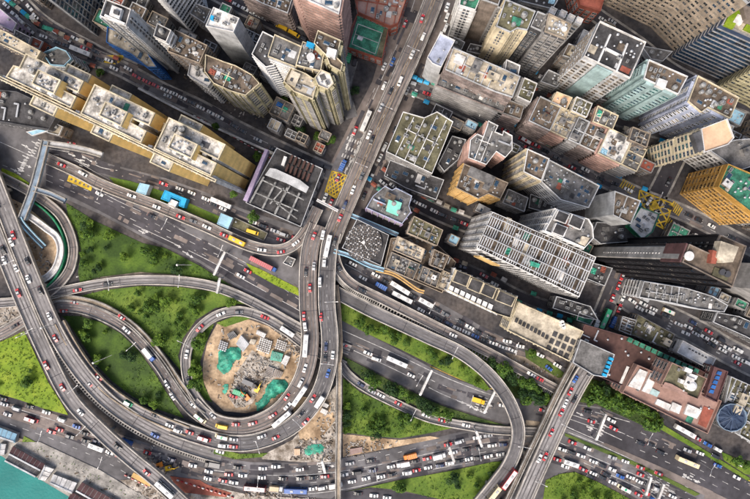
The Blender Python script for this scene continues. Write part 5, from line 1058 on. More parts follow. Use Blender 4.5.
# waterfront sheds
def shed(px, h, label, roof, wall='grey', ridge=True):
    h = h * .7
    p = wpoly(px, h); c0 = Vector((sum(q[0] for q in p) / len(p), sum(q[1] for q in p) / len(p), 0)); root = empty('pier_shed', c0, 0, label, 'pier shed')
    mb = MB(); mb.prism(p, .4, h - .4); mb.build('wall', M[wall], root, c0)
    a, b, c, d = [Vector((*q, h)) for q in p]
    if (b - a).length < (c - b).length: a, b, c, d = b, c, d, a
    up_ = Vector((0, 0, 1.6)); rt = .26 if (a.x + a.y) < (d.x + d.y) else .74; m1 = a.lerp(d, rt) + up_; m2 = b.lerp(c, rt) + up_; mb = MB()
    mb.face([a, b, m2, m1]); mb.face([d, m1, m2, c]); mb.face([a, m1, d]); mb.face([b, c, m2]); mb.face([d, c, b, a]); mb.build('roof', M[roof], root, c0)
    mb = MB(); mb.bar(m1 + Vector((0, 0, .05)), m2 + Vector((0, 0, .05)), .8, .3); mb.build('ridge_cap', M['lgrey'], root, c0)
    n = int((b - a).length / 2.2); mb = MB()
    for i in range(1, n):
        t = i / n; mb.bar(a.lerp(b, t) + Vector((0, 0, .06)), m1.lerp(m2, t) + Vector((0, 0, .06)), .16, .12); mb.bar(d.lerp(c, t) + Vector((0, 0, .06)), m1.lerp(m2, t) + Vector((0, 0, .06)), .16, .12)
    mb.build('roof_seams', M['grey'], root, c0)
pr = MB(); pr.prism(wpoly([(-40, 418), (0, 432), (16, 442), (40, 442), (100, 470), (150, 500), (150, 520), (95, 512), (48, 484), (10, 462), (2, 456), (-40, 445)], .4), -3, .4); pr.build('quay', M['conc'])['kind'] = 'structure'
shed([(13, 446), (45, 464), (41, 471), (10, 455)], 3.6, 'left brown roofed pier shed above the teal water', 'maroon')
shed([(9, 455), (41, 471), (36, 477), (6, 461)], 2.6, 'grey ribbed lower lean-to shed along the water at left', 'rgrey')
shed([(82, 482), (118, 502), (112, 512), (76, 492)], 3.6, 'right brown roofed pier shed cut by the bottom edge', 'maroon')
shed([(72, 492), (112, 514), (108, 520), (68, 500)], 2.6, 'brown roofed lean-to along the water at the bottom edge', 'maroon')
shed([(-20, 420), (17, 434), (15, 443), (-20, 432)], 4.2, 'pale blue roofed hall at the left edge beside the shore road', 'skyblue')
shed([(44, 464), (54, 469), (45, 481), (39, 477)], 3.2, 'small white cross roof joining the left brown pier shed', 'roofwhite')
shed([(53, 474), (77, 483), (72, 494), (51, 484)], 3.4, 'white curved roof shed in the middle of the pier', 'roofwhite')
shed([(0, 443), (6, 444), (4, 455), (-2, 452)], 3, 'tiny white shed at the left end of the quay', 'roofwhite')
# ------------------------------------------------------------------ vehicles
P = {k: flat('paint_' + k, c, .35, .5, 0, .4) for k, c in dict(red=(.44, .03, .035), white=(.64, .64, .62), silver=(.36, .37, .38), black=(.022, .022, .026), grey=(.12, .125, .13), blue=(.025, .10, .34), navy=(.02, .035, .09),
     cream=(.72, .60, .38), yellow=(.75, .45, .02), orange=(.70, .22, .03), green=(.02, .32, .14), tan=(.5, .36, .2), maroon=(.16, .02, .03), lred=(.42, .10, .10)).items()}
P['lamp'] = flat('head_lamp', (.8, .8, .75), .2); P['tail'] = flat('tail_lamp', (.4, .01, .01), .3)
def loft(mb, secs, w_of, m=0):   # secs: list of (x, z_bottom, z_top, halfwidth bottom, halfwidth top)
    n = len(mb.v)
    for x, zb, zt, wb, wt in secs:
        zm = zb + (zt - zb) * .55
        mb.v += [(x, -wb * .96, zb), (x, -wb, zm), (x, -wt, zt), (x, wt, zt), (x, wb, zm), (x, wb * .96, zb)]
    k = 6
    for i in range(len(secs) - 1):
        for j in range(k):
            a = n + i * k + j; b = n + i * k + (j + 1) % k; mb.f.append((a, b, b + k, a + k)); mb.m.append(m)
    mb.f.append(tuple(n + j for j in range(k - 1, -1, -1))); mb.m.append(m); e = n + (len(secs) - 1) * k; mb.f.append(tuple(e + j for j in range(k))); mb.m.append(m)
def wheels(root, xs, hw, r=.33, w=.22):
    def f(mb):
        n = 14; vs = []
        for y, q in ((-w / 2, r), (w / 2, r)):
            for i in range(n): a = 2 * math.pi * i / n; vs.append((q * math.cos(a), y, q * math.sin(a)))
        mb.mesh(vs, [tuple(range(n)), tuple(range(2 * n - 1, n - 1, -1))] + [(i, n + i, n + (i + 1) % n, (i + 1) % n) for i in range(n)], 0)
    key = ('w', r, w)
    if key not in WM: WM[key] = proto_mesh('wheel', f, [M['black']])
    for x in xs:
        for s in (-1, 1): inst('wheel', WM[key], root, (x, s * (hw - w / 2), r))
def car(kind, body, roof=None, L=4.6, Wd=1.8, Ht=1.45, est=False):
    root = empty('taxi' if kind == 'taxi' else 'car'); h = L / 2; w = Wd / 2
    mb = MB(); loft(mb, [(-h, .35, .72, w * .82, w * .78), (-h + .18, .28, .86, w * .94, w * .86), (-h + 1.0, .25, .92, w, w * .9), (h - 1.5, .25, .93, w, w * .88), (h - .3, .28, .78, w * .95, w * .84), (h, .35, .62, w * .8, w * .74)], None)
    bd = mb.build('body', body, root)
    tail = -h + (.35 if est else .95)
    x0, x1, x2, x3 = tail, tail + (.35 if est else .65), h - 2.15, h - 1.35
    def quad4(mb, pts): mb.mesh(pts, [(0, 1, 2, 3)])
    mb = MB(); loft(mb, [(x1 - .08, Ht - .06, Ht - .01, w * .74, w * .7), (x1 + .3, Ht - .06, Ht + .03, w * .76, w * .72), (x2 - .2, Ht - .06, Ht + .03, w * .76, w * .72), (x2 + .06, Ht - .06, Ht - .01, w * .74, w * .7)], None); rf = mb.build('roof', roof or body, root)
    for nm, a, b in (('windscreen', x3, x2), ('rear_window', x0, x1)):
        mb = MB(); s = 1 if nm == 'windscreen' else -1; pts = [(a, -w * .86, .9), (a, w * .86, .9), (b, w * .74, Ht - .03), (b, -w * .74, Ht - .03)]
        if s < 0: pts = pts[::-1]
        mb.face(pts); mb.build(nm, M['glass'], root)
    for s in (-1, 1):
        mb = MB(); pts = [(x0, s * w * .86, .9), (x3, s * w * .86, .9), (x2, s * w * .74, Ht - .03), (x1, s * w * .74, Ht - .03)]
        if s > 0: pts = pts[::-1]
        mb.face(pts); mb.build('side_window', M['glass'], root)
        mb = MB(); mb.box((h - .12, s * w * .6), (1, 0), .12, .2, .52, .7); mb.build('headlight', P['lamp'], bd)
        mb = MB(); mb.box((-h + .06, s * w * .62), (1, 0), .08, .18, .6, .78); mb.build('tail_light', P['tail'], bd)
    if kind == 'taxi': mb = MB(); mb.box((x2 - .25, 0), (1, 0), .12, .35, Ht + .02, Ht + .16); mb.build('roof_sign', P['white'], rf)
    wheels(root, (-h + .85, h - .9), w); return root
def van(name, body, roof=None, L=5.0, Wd=1.85, Ht=2.0, stripe=None):
    root = empty(name); h = L / 2; w = Wd / 2
    mb = MB(); loft(mb, [(-h, .35, Ht - .2, w * .92, w * .8), (-h + .15, .3, Ht - .05, w, w * .86), (h - 1.35, .3, Ht - .05, w, w * .86), (h - .75, .3, 1.15, w, w * .86), (h - .1, .3, .95, w * .95, w * .8), (h, .35, .7, w * .85, w * .75)], None)
    mb.build('body', body, root)
    mb = MB(); loft(mb, [(-h + .2, Ht - .05, Ht + .04, w * .84, w * .76), (h - 1.4, Ht - .05, Ht + .04, w * .84, w * .76)], None); mb.build('roof', roof or body, root)
    mb = MB(); mb.face([(h - .72, -w * .8, 1.2), (h - .72, w * .8, 1.2), (h - 1.3, w * .76, Ht - .08), (h - 1.3, -w * .76, Ht - .08)]); mb.build('windscreen', M['glass'], root)
    for s in (-1, 1):
        mb = MB(); mb.box((-.45, s * (w - .02)), (1, 0), h - 1.2, .035, 1.1, Ht - .45); mb.build('side_window', M['glass'], root)
        mb = MB(); mb.box((h - .1, s * w * .6), (1, 0), .12, .2, .55, .75); mb.build('headlight', P['lamp'], root)
    if stripe: mb = MB(); mb.box((-.4, 0), (1, 0), .5, w * .6, Ht + .04, Ht + .2); mb.build('roof_hatch', stripe, root)
    wheels(root, (-h + .9, h - .95), w); return root
def bus(body, L=11.5, Ht=3.1, roof=None, deck2=False):
    root = empty('bus'); h = L / 2; w = 1.25
    mb = MB(); loft(mb, [(-h, .4, Ht - .15, w * .97, w * .86), (-h + .15, .35, Ht, w, w * .92), (h - .25, .35, Ht, w, w * .92), (h, .4, Ht - .3, w * .95, w * .84)], None); mb.build('body', body, root)
    mb = MB(); mb.box((0, 0), (1, 0), h - .5, w * .8, Ht, Ht + .08); rf = mb.build('roof', roof or body, root)
    for x in ((-h * .55, h * .35) if L > 8 else (0,)): mb = MB(); mb.box((x, 0), (1, 0), .8, .6, Ht + .08, Ht + .3, 0, .9); mb.build('roof_unit', M['lgrey'], rf)
    mb = MB(); mb.face([(h - .02, -w * .88, 1.2), (h - .02, w * .88, 1.2), (h - .06, w * .86, Ht - .4), (h - .06, -w * .86, Ht - .4)]); mb.build('windscreen', M['glass'], root)
    for s in (-1, 1):
        for zz in ((1.2, 2.1), (2.6, 3.5)) if Ht > 3.6 else ((1.25, 2.3),): mb = MB(); mb.box((0, s * w), (1, 0), h - .5, .03, *zz); mb.build('side_window', M['glass'], root)
    wheels(root, (-h + 2.6, h - 2.4), w, .48, .3); return root
def truck(cab, boxm, L=8, Ht=3.2, flatbed=False):
    root = empty('truck'); h = L / 2; w = 1.2
    mb = MB(); loft(mb, [(h - 1.9, .5, 2.5, w * .96, w * .86), (h - .35, .5, 2.5, w * .96, w * .86), (h, .5, 1.6, w * .94, w * .84)], None); mb.build('cab', cab, root)
    mb = MB(); mb.face([(h - .02, -w * .8, 1.6), (h - .02, w * .8, 1.6), (h - .33, w * .78, 2.4), (h - .33, -w * .78, 2.4)]); mb.build('windscreen', M['glass'], root)
    mb = MB(); mb.box(((-h + h - 2.1) / 2, 0), (1, 0), (L - 2.1) / 2, w, 1.0 if not flatbed else .9, 1.7 if flatbed else Ht); mb.build('cargo_box', boxm, root)
    mb = MB(); mb.box((-.2, 0), (1, 0), h - .3, .45, .6, 1.0); mb.build('chassis', M['dmetal'], root)
    if not flatbed:
        mb = MB()
        for i in range(int(L / 1.2)): mb.box((-h + .5 + i * 1.1, 0), (1, 0), .05, w - .05, Ht, Ht + .05)
        mb.build('roof_rib', M['lgrey'], root)
    wheels(root, (-h + 1.2, -h + 2.3, h - 1.2), w, .5, .35); return root
PROTO = {
 't': (lambda: car('taxi', P['red'], P['silver']), 'red taxi with silver roof', 'taxi'), 'T': (lambda: car('taxi', P['red'], P['white']), 'red taxi with pale roof', 'taxi'),
 'w': (lambda: car('c', P['white']), 'white car', 'car'), 'g': (lambda: car('c', P['silver'], L=4.7), 'silver car', 'car'), 'k': (lambda: car('c', P['black'], L=4.7), 'black car', 'car'),
 'G': (lambda: car('c', P['grey'], est=True), 'dark grey car', 'car'), 'b': (lambda: car('c', P['blue']), 'blue car', 'car'), 'n': (lambda: car('c', P['navy'], est=True), 'navy car', 'car'), 'r': (lambda: car('c', P['red']), 'all red car', 'car'),
 'y': (lambda: car('c', P['yellow']), 'yellow car', 'car'), 'v': (lambda: van('van', P['white'], stripe=M['lgrey']), 'white van', 'van'), 's': (lambda: van('van', P['silver'], L=4.8), 'silver people carrier', 'van'),
 'e': (lambda: van('van', P['green'], P['white']), 'green and white van', 'van'), 'K': (lambda: van('van', P['black'], L=4.9), 'black people carrier', 'van'), 'Y': (lambda: van('van', P['yellow'], P['yellow'], L=6.5, Wd=2.1), 'yellow van', 'van'),
 'm': (lambda: van('minibus', P['cream'], P['white'], 7, 2.1, 2.6, P['green']), 'cream minibus', 'minibus'), 'M': (lambda: van('minibus', P['red'], P['white'], 7, 2.1, 2.6, P['red']), 'red and white minibus', 'minibus'),
 'B': (lambda: bus(P['white'], 11.5, 3.2), 'long white bus', 'bus'), 'A': (lambda: bus(P['white'], 8.2, 3.0), 'short white bus', 'bus'), 'D': (lambda: bus(P['red'], 11.5, 4.3, P['white']), 'red double decker bus with white roof', 'bus'), 'C': (lambda: bus(P['cream'], 11.5, 4.3, P['cream']), 'cream double decker bus', 'bus'),
 'U': (lambda: bus(P['blue'], 12, 3.4, P['blue']), 'blue bus', 'bus'), 'V': (lambda: bus(P['green'], 11, 4.3, P['green']), 'green double decker bus', 'bus'), 'P': (lambda: bus(P['maroon'], 11.5, 4.3, P['white']), 'maroon double decker bus with white roof', 'bus'), 'Q': (lambda: bus(P['yellow'], 9, 3.4, P['yellow']), 'orange yellow bus', 'bus'),
 '1': (lambda: truck(P['white'], P['white'], 7), 'white box truck', 'truck'), '2': (lambda: truck(P['blue'], P['lred'], 15, 3.9), 'long red container lorry with blue cab', 'lorry'), '3': (lambda: truck(P['blue'], P['white'], 8), 'blue cab truck with white box', 'truck'), '4': (lambda: truck(P['orange'], P['orange'], 7), 'orange truck', 'truck'),
 '5': (lambda: truck(P['blue'], P['blue'], 6.5), 'blue box truck', 'truck'), '6': (lambda: truck(P['green'], P['green'], 6.5), 'green box truck', 'truck'), '7': (lambda: truck(P['white'], P['tan'], 7), 'tan box truck', 'truck'), '8': (lambda: truck(P['black'], P['grey'], 8, flatbed=True), 'black flatbed truck', 'truck'), '9': (lambda: truck(P['yellow'], P['yellow'], 7, flatbed=True), 'yellow flatbed truck', 'truck')}
VEH = {
 'FI': 't314,236 g314,266 k306,272 t310,288 t304,316 B306,345 w305,368 v301,382 B300,395 w289,404 t273,415 B282,418 t253,423 Y222,426 t236,424 w193,404',
 'FO': 'v323,235 B328,246 v325,257 v320,282 r321,317 b328,373 t313,398 k301,414 t306,421 t276,437 g262,436 v224,445 t231,446 m222,436 g234,439 t190,432 M205,438',
 'AL': 't405,24 b415,30 t406,53 w384,67 w384,86 t397,72 B366,122 t355,131 5343,166 t338,178 G322,212 g309,230 t331,203 n313,240',
 'AV': 'w447,8 k441,16 w412,55 g381,108 w353,190 w369,135 v400,82 k372,140 t340,218 n345,205',
 'AR': 'v449,12 g407,91 w380,158 k395,130 v448,22 k364,196 w371,178',
 'HU': 't62,165 v84,174 g78,171 w132,196 w157,207 t181,217 G193,221 w207,227 t224,235 Q238,241 w262,250 t281,252 w296,243', 'HN': '2264,264 b130,197 w100,194 k152,216', 'HS': 't248,271 w241,276',
 'L1': 'T72,144 t164,184 w180,189 w192,193 v198,195 w206,199 k213,204 w219,207 B221,203 w253,222 k263,226 g275,231 s279,233 t281,240 T296,238',
 'WR': 't78,290 k108,284', 'WB': 't64,311 3150,354 w167,384 k15,326 w173,396 w127,330', 'WC': 't75,302 T122,317',
 'RG': 'A288,331 v299,340 r265,317 G239,312 w221,314 t200,328 w187,354 k189,380 g213,415', 'LA': 't14,235 k4,250 t19,293 t47,365 t63,387 w81,412 k118,446 t147,472 B166,488',
 'LB': 'w2,253 w17,268 k28,261 w29,279 k41,291 w50,316 t56,338 w-2,205 w12,242', 'LC': 't90,383 T99,377 e129,403 k155,415 w170,425 v176,429 t188,433',
 'S1': 'k3,398 k30,406 w47,412 v62,419 b77,426 k83,432 g5,404 s17,408 5128,441 t148,452 n172,459 w193,465 v188,461', 'S0': 'M33,419 w39,422 t60,429 A98,446 g8,414 G70,436 w110,452 k88,441',
 'SA': '8213,464 w276,466 w263,468 k325,468 g350,463 k371,460 4410,455 t448,444 v459,441 t466,439 w477,437 w300,469 g488,435 k238,467', 'SB': 't229,474 w243,475 w209,471 k283,478 k301,478 k313,477 t325,476 w344,474 K357,472 n373,470 w391,466 1393,465 k409,462 t427,458 1439,455 w453,452 k466,449 k479,447 w492,445 n503,444 t500,444 w262,477',
 'SC': 'w208,478 t223,480 w234,482 P256,486 7277,487 U294,489 w313,488 v323,487 1336,484 w352,481 w366,478 w381,476 k392,474 v407,472 t415,470 w428,467 n440,465 v446,463 k456,461 w466,459 k476,458 w487,456 w500,454 k512,452', 'SR': 'k358,493 w374,495 w387,497',
 'LR': 'n361,384 w381,395 t398,403 w426,415 t442,420 w466,425 g372,391', 'HR': 't344,344 w368,353 B397,361 w411,375 9478,400 w503,405 t543,410 v372,357',
 'E1': 'w353,264 w358,268 w376,275 k385,281 B395,285 k404,291 A425,302 k433,307 G442,312 w452,318 k461,322 w468,326 k476,331 k491,338 w507,341 w520,346 w540,355 w557,365 w416,297', 'E0': '5381,286 Q370,282 w363,278 B402,297 k411,305 w421,310 k430,315 k438,319 w457,328 w466,332 b475,336 k484,340 w493,343 g503,347 w512,350 n452,325 k388,292 w446,322',
 'EC': 'k339,267 w453,335 w531,374 r536,377 k362,290', 'ED': 'D508,477 C496,488', 'BR': 'b575,379 t570,391 k574,399 w565,403 t561,412 t551,432 t545,456 w539,458 k590,372',
 'EX': 'k587,411 t591,421 w611,420 t613,428 k640,443 C685,460 g687,450 w694,454 b717,465 k715,456 w736,477 t585,414 k660,452', 'EU': 'B683,430 t695,437 b707,444 v717,449 w715,453 w738,463',
 'EB': 't572,442 w587,448 w625,461 t640,467 t658,473 g612,457', 'EQ': 'w562,449 k571,452 w580,455 w593,461 k602,465 w612,469 b613,473 w626,475 w634,479 k642,482 v653,487 g663,491 w672,496 k588,459 t640,474', 'EP': 't557,459 A567,461 w576,465 t583,469 w593,473 k602,477 w612,482 m622,487 n631,491 t638,494 w565,466 k606,474 Y648,499 5655,500 k586,474 t645,492',
 'TU': 'w36,17 v55,32 w68,40 k61,36 V82,46 k96,52 w30,8', 'TL': 'w7,6 w15,15 v21,21 w25,25 g31,31 w44,37 k58,43 k66,46 B76,50 k100,60 r137,77 r147,82 r156,86 w150,80 w165,90 w172,93 w182,98 w201,108 w211,113 w219,117 v226,122 k234,126 k242,131 w249,135 k160,92 k190,102 g258,140',
 'TT': 't228,0 w236,5 w242,8 w248,11 w254,13 w260,17 k268,21 Y274,24 Y283,29 k291,33 K299,37', 'MA': 'r427,94 6437,99 w465,110 r461,112 M524,141 k545,151 G556,158 w585,170 k600,179 k615,184 w628,190 k668,207 k688,215 k698,220 w711,226 k731,238 t505,131',
 'MB': 'w393,186 A385,180 3398,190 w409,198 w420,204 w428,208 w434,211 k440,214 w447,217 k455,220 t462,223 w469,226 1477,229',
 'MC': 't622,276 t618,286 t615,292 T612,298 t609,305 V603,318 5612,322 t631,278 w627,288 w624,294 k634,268 k640,232 w654,215 k668,182 t619,308', 'MD': 'w632,301 w643,304 w653,309 w637,307 v649,312 k665,315 w678,324 w686,326 k672,322 g692,332 w704,337 w711,339 k700,338 w722,350 w717,345 w735,357 k729,352 v745,362 w741,357 k690,326 t684,329 k656,315 w727,348 g712,346',
 'MG': 'k590,12 w602,20 k655,58', 'MH': '6349,58 k345,80 K355,62 w347,94', 'MF': 'w516,70 k590,110'}
ORDW = ['first', 'second', 'third', 'fourth', 'fifth', 'sixth', 'seventh', 'eighth', 'ninth', 'tenth', 'eleventh', 'twelfth', 'thirteenth', 'fourteenth', 'fifteenth']
PO = {}
vlist = []
def seglook(k, px, py):
    pts = PATH[k][0]; C = catmull(pts, 6); best = None
    for i in range(len(C) - 1):
        a, b = C[i], C[i + 1]; ab = b.to_2d() - a.to_2d(); t = max(0, min(1, (Vector((px, py)) - a.to_2d()).dot(ab) / max(ab.length_squared, 1e-9)))
        d = (Vector((px, py)) - a.to_2d() - ab * t).length
        if best is None or d < best[0]: best = (d, ab, a.z + (b.z - a.z) * t, i + t, a, b)
    return best
import re
LEN = {'B': 22, 'C': 22, 'D': 22, 'P': 22, 'U': 23, 'V': 21, '2': 29, 'A': 16, 'Q': 17, 'm': 14, 'M': 14, '1': 14, '3': 15, '4': 14, '5': 13, '6': 13, '7': 14, '8': 15, '9': 14, 'Y': 13}
placed = []
for k, s in VEH.items():
    for tok in s.split():
        ty = tok[0]; x, y = map(float, tok[1:].split(','))
        d, ab, z, u, a, b = seglook(k, x, y)
        ln = LEN.get(ty, 9); u2 = ab.normalized()
        for it in range(6):      # ease overlapping cars apart along the lane
            hit = False
            for (qx, qy, ql, qu) in placed:
                dx, dy = x - qx, y - qy; al = dx * u2.x + dy * u2.y; ac = abs(-dx * u2.y + dy * u2.x)
                need = (ln + ql) / 2 + .8
                if ac < 3.9 and abs(al) < need: x += u2.x * (need - abs(al)) * (1 if al >= 0 else -1); y += u2.y * (need - abs(al)) * (1 if al >= 0 else -1); hit = True
            if not hit: break
        if hit: continue
        placed.append((x, y, ln, u2)); vlist.append([k, ty, x, y])
fr = random.Random(9)
for k, n, lanes_ in (('TU', 10, 2.5), ('TL', 26, 3.5), ('TT', 8, 3), ('MD', 26, 7), ('MA', 22, 3.2), ('MB', 12, 3), ('MC', 14, 5), ('AL', 10, 3), ('AR', 8, 2), ('AV', 8, 4.5), ('FI', 8, 4.2), ('FO', 8, 4.2), ('LB', 5, 4), ('E1', 10, 2), ('E0', 8, 2), ('EX', 5, 6), ('S0', 5, 3), ('EQ', 6, 2), ('MF', 8, 1.5), ('ME', 6, 1.5), ('MG', 6, 3)):
    C = catmull(PATH[k][0], 6); lo_ = 0; hi_ = len(C) - 2
    for _ in range(n):
        i = fr.randint(lo_, hi_); f = fr.random(); a, b = C[i], C[i + 1]; ab = (b - a).to_2d().normalized(); s_ = fr.choice((-1, 1)) * lanes_ * fr.uniform(.75, 1)
        x = a.x + (b.x - a.x) * f - ab.y * s_; y = a.y + (b.y - a.y) * f + ab.x * s_
        if not (-6 < x < 756 and -6 < y < 505): continue
        ty = fr.choice('wwwgGkknvvstTtKbm1'); ln = LEN.get(ty, 9)
        if any((x - q[0]) ** 2 + (y - q[1]) ** 2 < ((ln + q[2]) / 2 * .95) ** 2 and abs(-(x - q[0]) * ab.y + (y - q[1]) * ab.x) < 4.2 for q in placed): continue
        placed.append((x, y, ln, ab)); vlist.append([k, ty, x, y])
cnt = {}
for v in vlist: cnt.setdefault((v[0], v[1]), []).append(v)
for (k, ty), vs in cnt.items():
    pts = PATH[k][0]; hor = abs(pts[-1][0] - pts[0][0]) > abs(pts[-1][1] - pts[0][1])
    vs.sort(key=lambda v: v[2] if hor else v[3])
    fn, desc, cat = PROTO[ty]
    for i, v in enumerate(vs):
        x, y = v[2], v[3]; d, ab, z, u, a, b = seglook(k, x, y)
        if ty not in PO: o = PO[ty] = fn()
        else: o = copy_tree(PO[ty])
        sf = k in dict((q[0], 1) for q in STREETS)
        zz = (z + .03) if not sf else .26
        if z <= .12: zz = .1 if not sf else .28
        p = at(x, y, zz); flip = math.pi if (hash_ := (int(x * 7 + y * 3) % 2)) else 0
        o.location = p; o.rotation_euler = (0, 0, math.atan2(-ab.y, ab.x) + flip + rnd.uniform(-.05, .05)); sv = rnd.uniform(.9, 1.08); o.scale = (sv, rnd.uniform(.96, 1.08), rnd.uniform(.95, 1.1)) if LEN.get(ty, 9) == 9 else (1, 1, 1)
        w = 'on ' + PATH[k][1]
        if len(vs) == 1: lb = f'{desc} {w}'
        else: lb = f'{ORDW[min(i, 14)]} {desc} from the {"left" if hor else "top"} {w}'
        ws_l = lb.split()
        if len(ws_l) > 16: lb = lb.replace(' with silver roof', '').replace(' with pale roof', ' pale roofed').replace(' with white roof', '')
        if len(vs) > 1 and len(lb.split()) > 16: lb = lb.replace(' from the left', '').replace(' from the top', '')
        tag(o, lb, cat, 'vehicles on ' + PATH[k][1].replace('the ', '', 1))

# market stalls with coloured canopies along the old streets
def f_stall(mb):
    mb.mesh([(-1.5, -1.1, 2.2), (1.5, -1.1, 2.2), (1.5, 0, 2.7), (-1.5, 0, 2.7), (1.5, 1.1, 2.2), (-1.5, 1.1, 2.2)], [(0, 1, 2, 3), (3, 2, 4, 5)])
def f_counter(mb):
    mb.box((0, 0), (1, 0), 1.2, .7, 0, .9)
    for x in (-1.4, 1.4):
        for y in (-1, 1): mb.bar((x, y, 0), (x, y, 2.2), .08)
stall_c = proto_mesh('counter', f_counter, [M['ac2']]); SM = {c: proto_mesh('canopy', f_stall, [M[m]]) for c, m in (('green', 'tarp'), ('red', 'redbrown'), ('white', 'roofwhite'), ('blue', 'cyan'), ('beige', 'rcream'))}
nst = {}
for k in ('MB', 'MA', 'TL', 'MF', 'ME'):
    C = catmull(PATH[k][0], 4); wd = [q[2] for q in STREETS if q[0] == k][0]
    for i in range(1, len(C) - 1):
        if nst.get(k, 0) > 38 or (k == 'MA' and C[i].x > 760): continue
        for s_ in (-1, 1):
            if rnd.random() < .3: continue
            t = (at(C[i + 1].x, C[i + 1].y) - at(C[i].x, C[i].y)).to_2d().normalized(); q = at(C[i].x, C[i].y).to_2d() + Vector((-t.y, t.x)) * s_ * (wd * S / 2 + rnd.uniform(.4, 2.2))
            col_ = rnd.choice(list(SM)); n_ = nst.get((k, col_), 0)
            if n_ >= 13: continue
            nst[(k, col_)] = n_ + 1; nst[k] = nst.get(k, 0) + 1
            o = empty('market_stall', (q.x, q.y, .14), math.atan2(t.y, t.x), f'{ORDW[n_]} {col_} kerb stall from the left, {PATH[k][1].replace(" between the old tenement rows", "").replace(" above the ochre housing block", "")}', 'stall', 'kerb stalls on ' + PATH[k][1][4:]); inst('canopy', SM[col_], o, (0, 0, 0)); inst('counter', stall_c, o, (0, 0, 0))
# ------------------------------------------------------------------ gantries and street lamps
GAN = [(214, 275, 225, 252, 0.1, 'white sign gantry over the left highway nearest the loop'), (217, 293, 220, 278, 1, 'short white gantry across the pale grey ramp'), (420, 395, 432, 370, .1, 'white gantry across the wide highway right of the loop'),
       (484, 413, 495, 391, .1, 'gantry beside the lane arrows near the hooked flyover'), (322, 461, 325, 473, .1, 'pale gantry across the bottom highway left of the long footbridge'), (449, 447, 454, 462, .1, 'pale gantry across the jammed bottom highway left of the side road joint'),
       (476, 431, 482, 447, .1, 'pale gantry at the joint of the wooded road and jammed highway'), (596, 440, 606, 414, .1, 'gantry across the dark lower right highway under the big trees'), (646, 495, 651, 477, .1, 'gantry over the jammed lanes at the lower right'), (658, 500, 664, 484, .1, 'second gantry over the jammed lanes at the lower right')]
for x0, y0, x1, y1, zb, lb in GAN:
    a = at(x0, y0, 7 + zb); b = at(x1, y1, 7 + zb); c = (a + b) / 2; root = empty('sign_gantry', (c.x, c.y, zb), 0, lb, 'gantry'); off = Vector((c.x, c.y, zb)); d = (b - a).normalized(); n = Vector((-d.y, d.x, 0))
    mb = MB(); mb.bar(a, b, 1.2, 1.0); mb.build('beam', M['roofwhite'], root, off)
    mb = MB(); mb.bar(a + n * .75 + d * 1, b + n * .75 - d * 1, .15, 1.6); mb.build('sign_panel', M['ac2'], root, off)
    for q in (a, b): mb = MB(); mb.bar((q.x, q.y, zb), (q.x, q.y, 7 + zb), .6); mb.build('post', M['metal'], root, off)
lp = empty('street_lamp', (0, 0, 0)); mb = MB(); mb.cyl((0, 0), .14, 0, 11, 8, 0, .08); mb.build('pole', M['metal'], lp)
for s in (-1, 1):
    mb = MB(); mb.bar((0, 0, 10.9), (s * 2.4, 0, 11.5), .14); am = mb.build('arm', M['metal'], lp); mb = MB(); mb.box((s * 2.8, 0), (1, 0), .55, .18, 11.45, 11.6); mb.build('lamp_head', M['roofwhite'], am)
first = True
LAMP = {'FO': [(333, 300), (329, 360), (300, 417), (262, 440)], 'AV': [(412, 56), (386, 112), (362, 168)], 'LB': [(40, 328), (22, 262), (84, 384), (4, 205)], 'WR': [(118, 283), (186, 280)], 'WB': [(140, 343)], 'RG': [(190, 340)], 'HR': [(418, 376), (468, 396)],
        'EX': [(640, 432), (700, 462)], 'SB': [(262, 473), (376, 466), (476, 447)], 'ED': [(452, 349), (519, 440)], 'BR': [(560, 420), (535, 475)], 'S0': [(52, 430), (110, 455)], 'HN': [(110, 196), (172, 225), (226, 251)], 'LR': [(412, 409)], 'MA': [(478, 116), (650, 200)], 'E1': [(430, 306), (512, 345)], 'LA': [(35, 332), (92, 424)]}
for k, ps in LAMP.items():
    for i, (x, y) in enumerate(ps):
        d, ab, z, u, a, b = seglook(k, x, y); o = lp if first else copy_tree(lp); first = False
        p = at(x, y, z); n = Vector((-ab.y, ab.x)).normalized()
        o.location = p; o.rotation_euler = (0, 0, math.atan2(-ab.y, ab.x) + math.pi / 2)
        tag(o, (f'{ORDW[i]} twin armed lamp along ' if len(ps) > 1 else 'twin armed lamp beside ') + PATH[k][1], 'street lamp', 'twin armed street lamps')
for x0, y0, x1, y1, z, lb in [(93, 363, 112, 355, 0, 'tall high mast lamp with long arm on the lens shaped lawn'), (177, 265, 192, 265, 0, 'tall high mast lamp with long arm at the top of the green lawn'), (41, 328, 55, 321, 8, 'long armed lamp crossing the bend of the left viaduct')]:
    a = at(x0, y0, z + 12); b = at(x1, y1, z + 12); root = empty('mast_lamp', (a.x, a.y, z), 0, lb, 'lamp'); off = Vector((a.x, a.y, z))
    mb = MB(); mb.cyl((a.x, a.y), .25, z, z + 12, 8, 0, .15); mb.build('pole', M['metal'], root, off); mb = MB(); mb.bar(a, b, .18); mb.build('arm', M['ac2'], root, off)
    mb = MB(); mb.cyl((a.x, a.y), .6, z + 12, z + 12.4, 12, 0, .4); mb.build('lamp_head', M['roofwhite'], root, off)

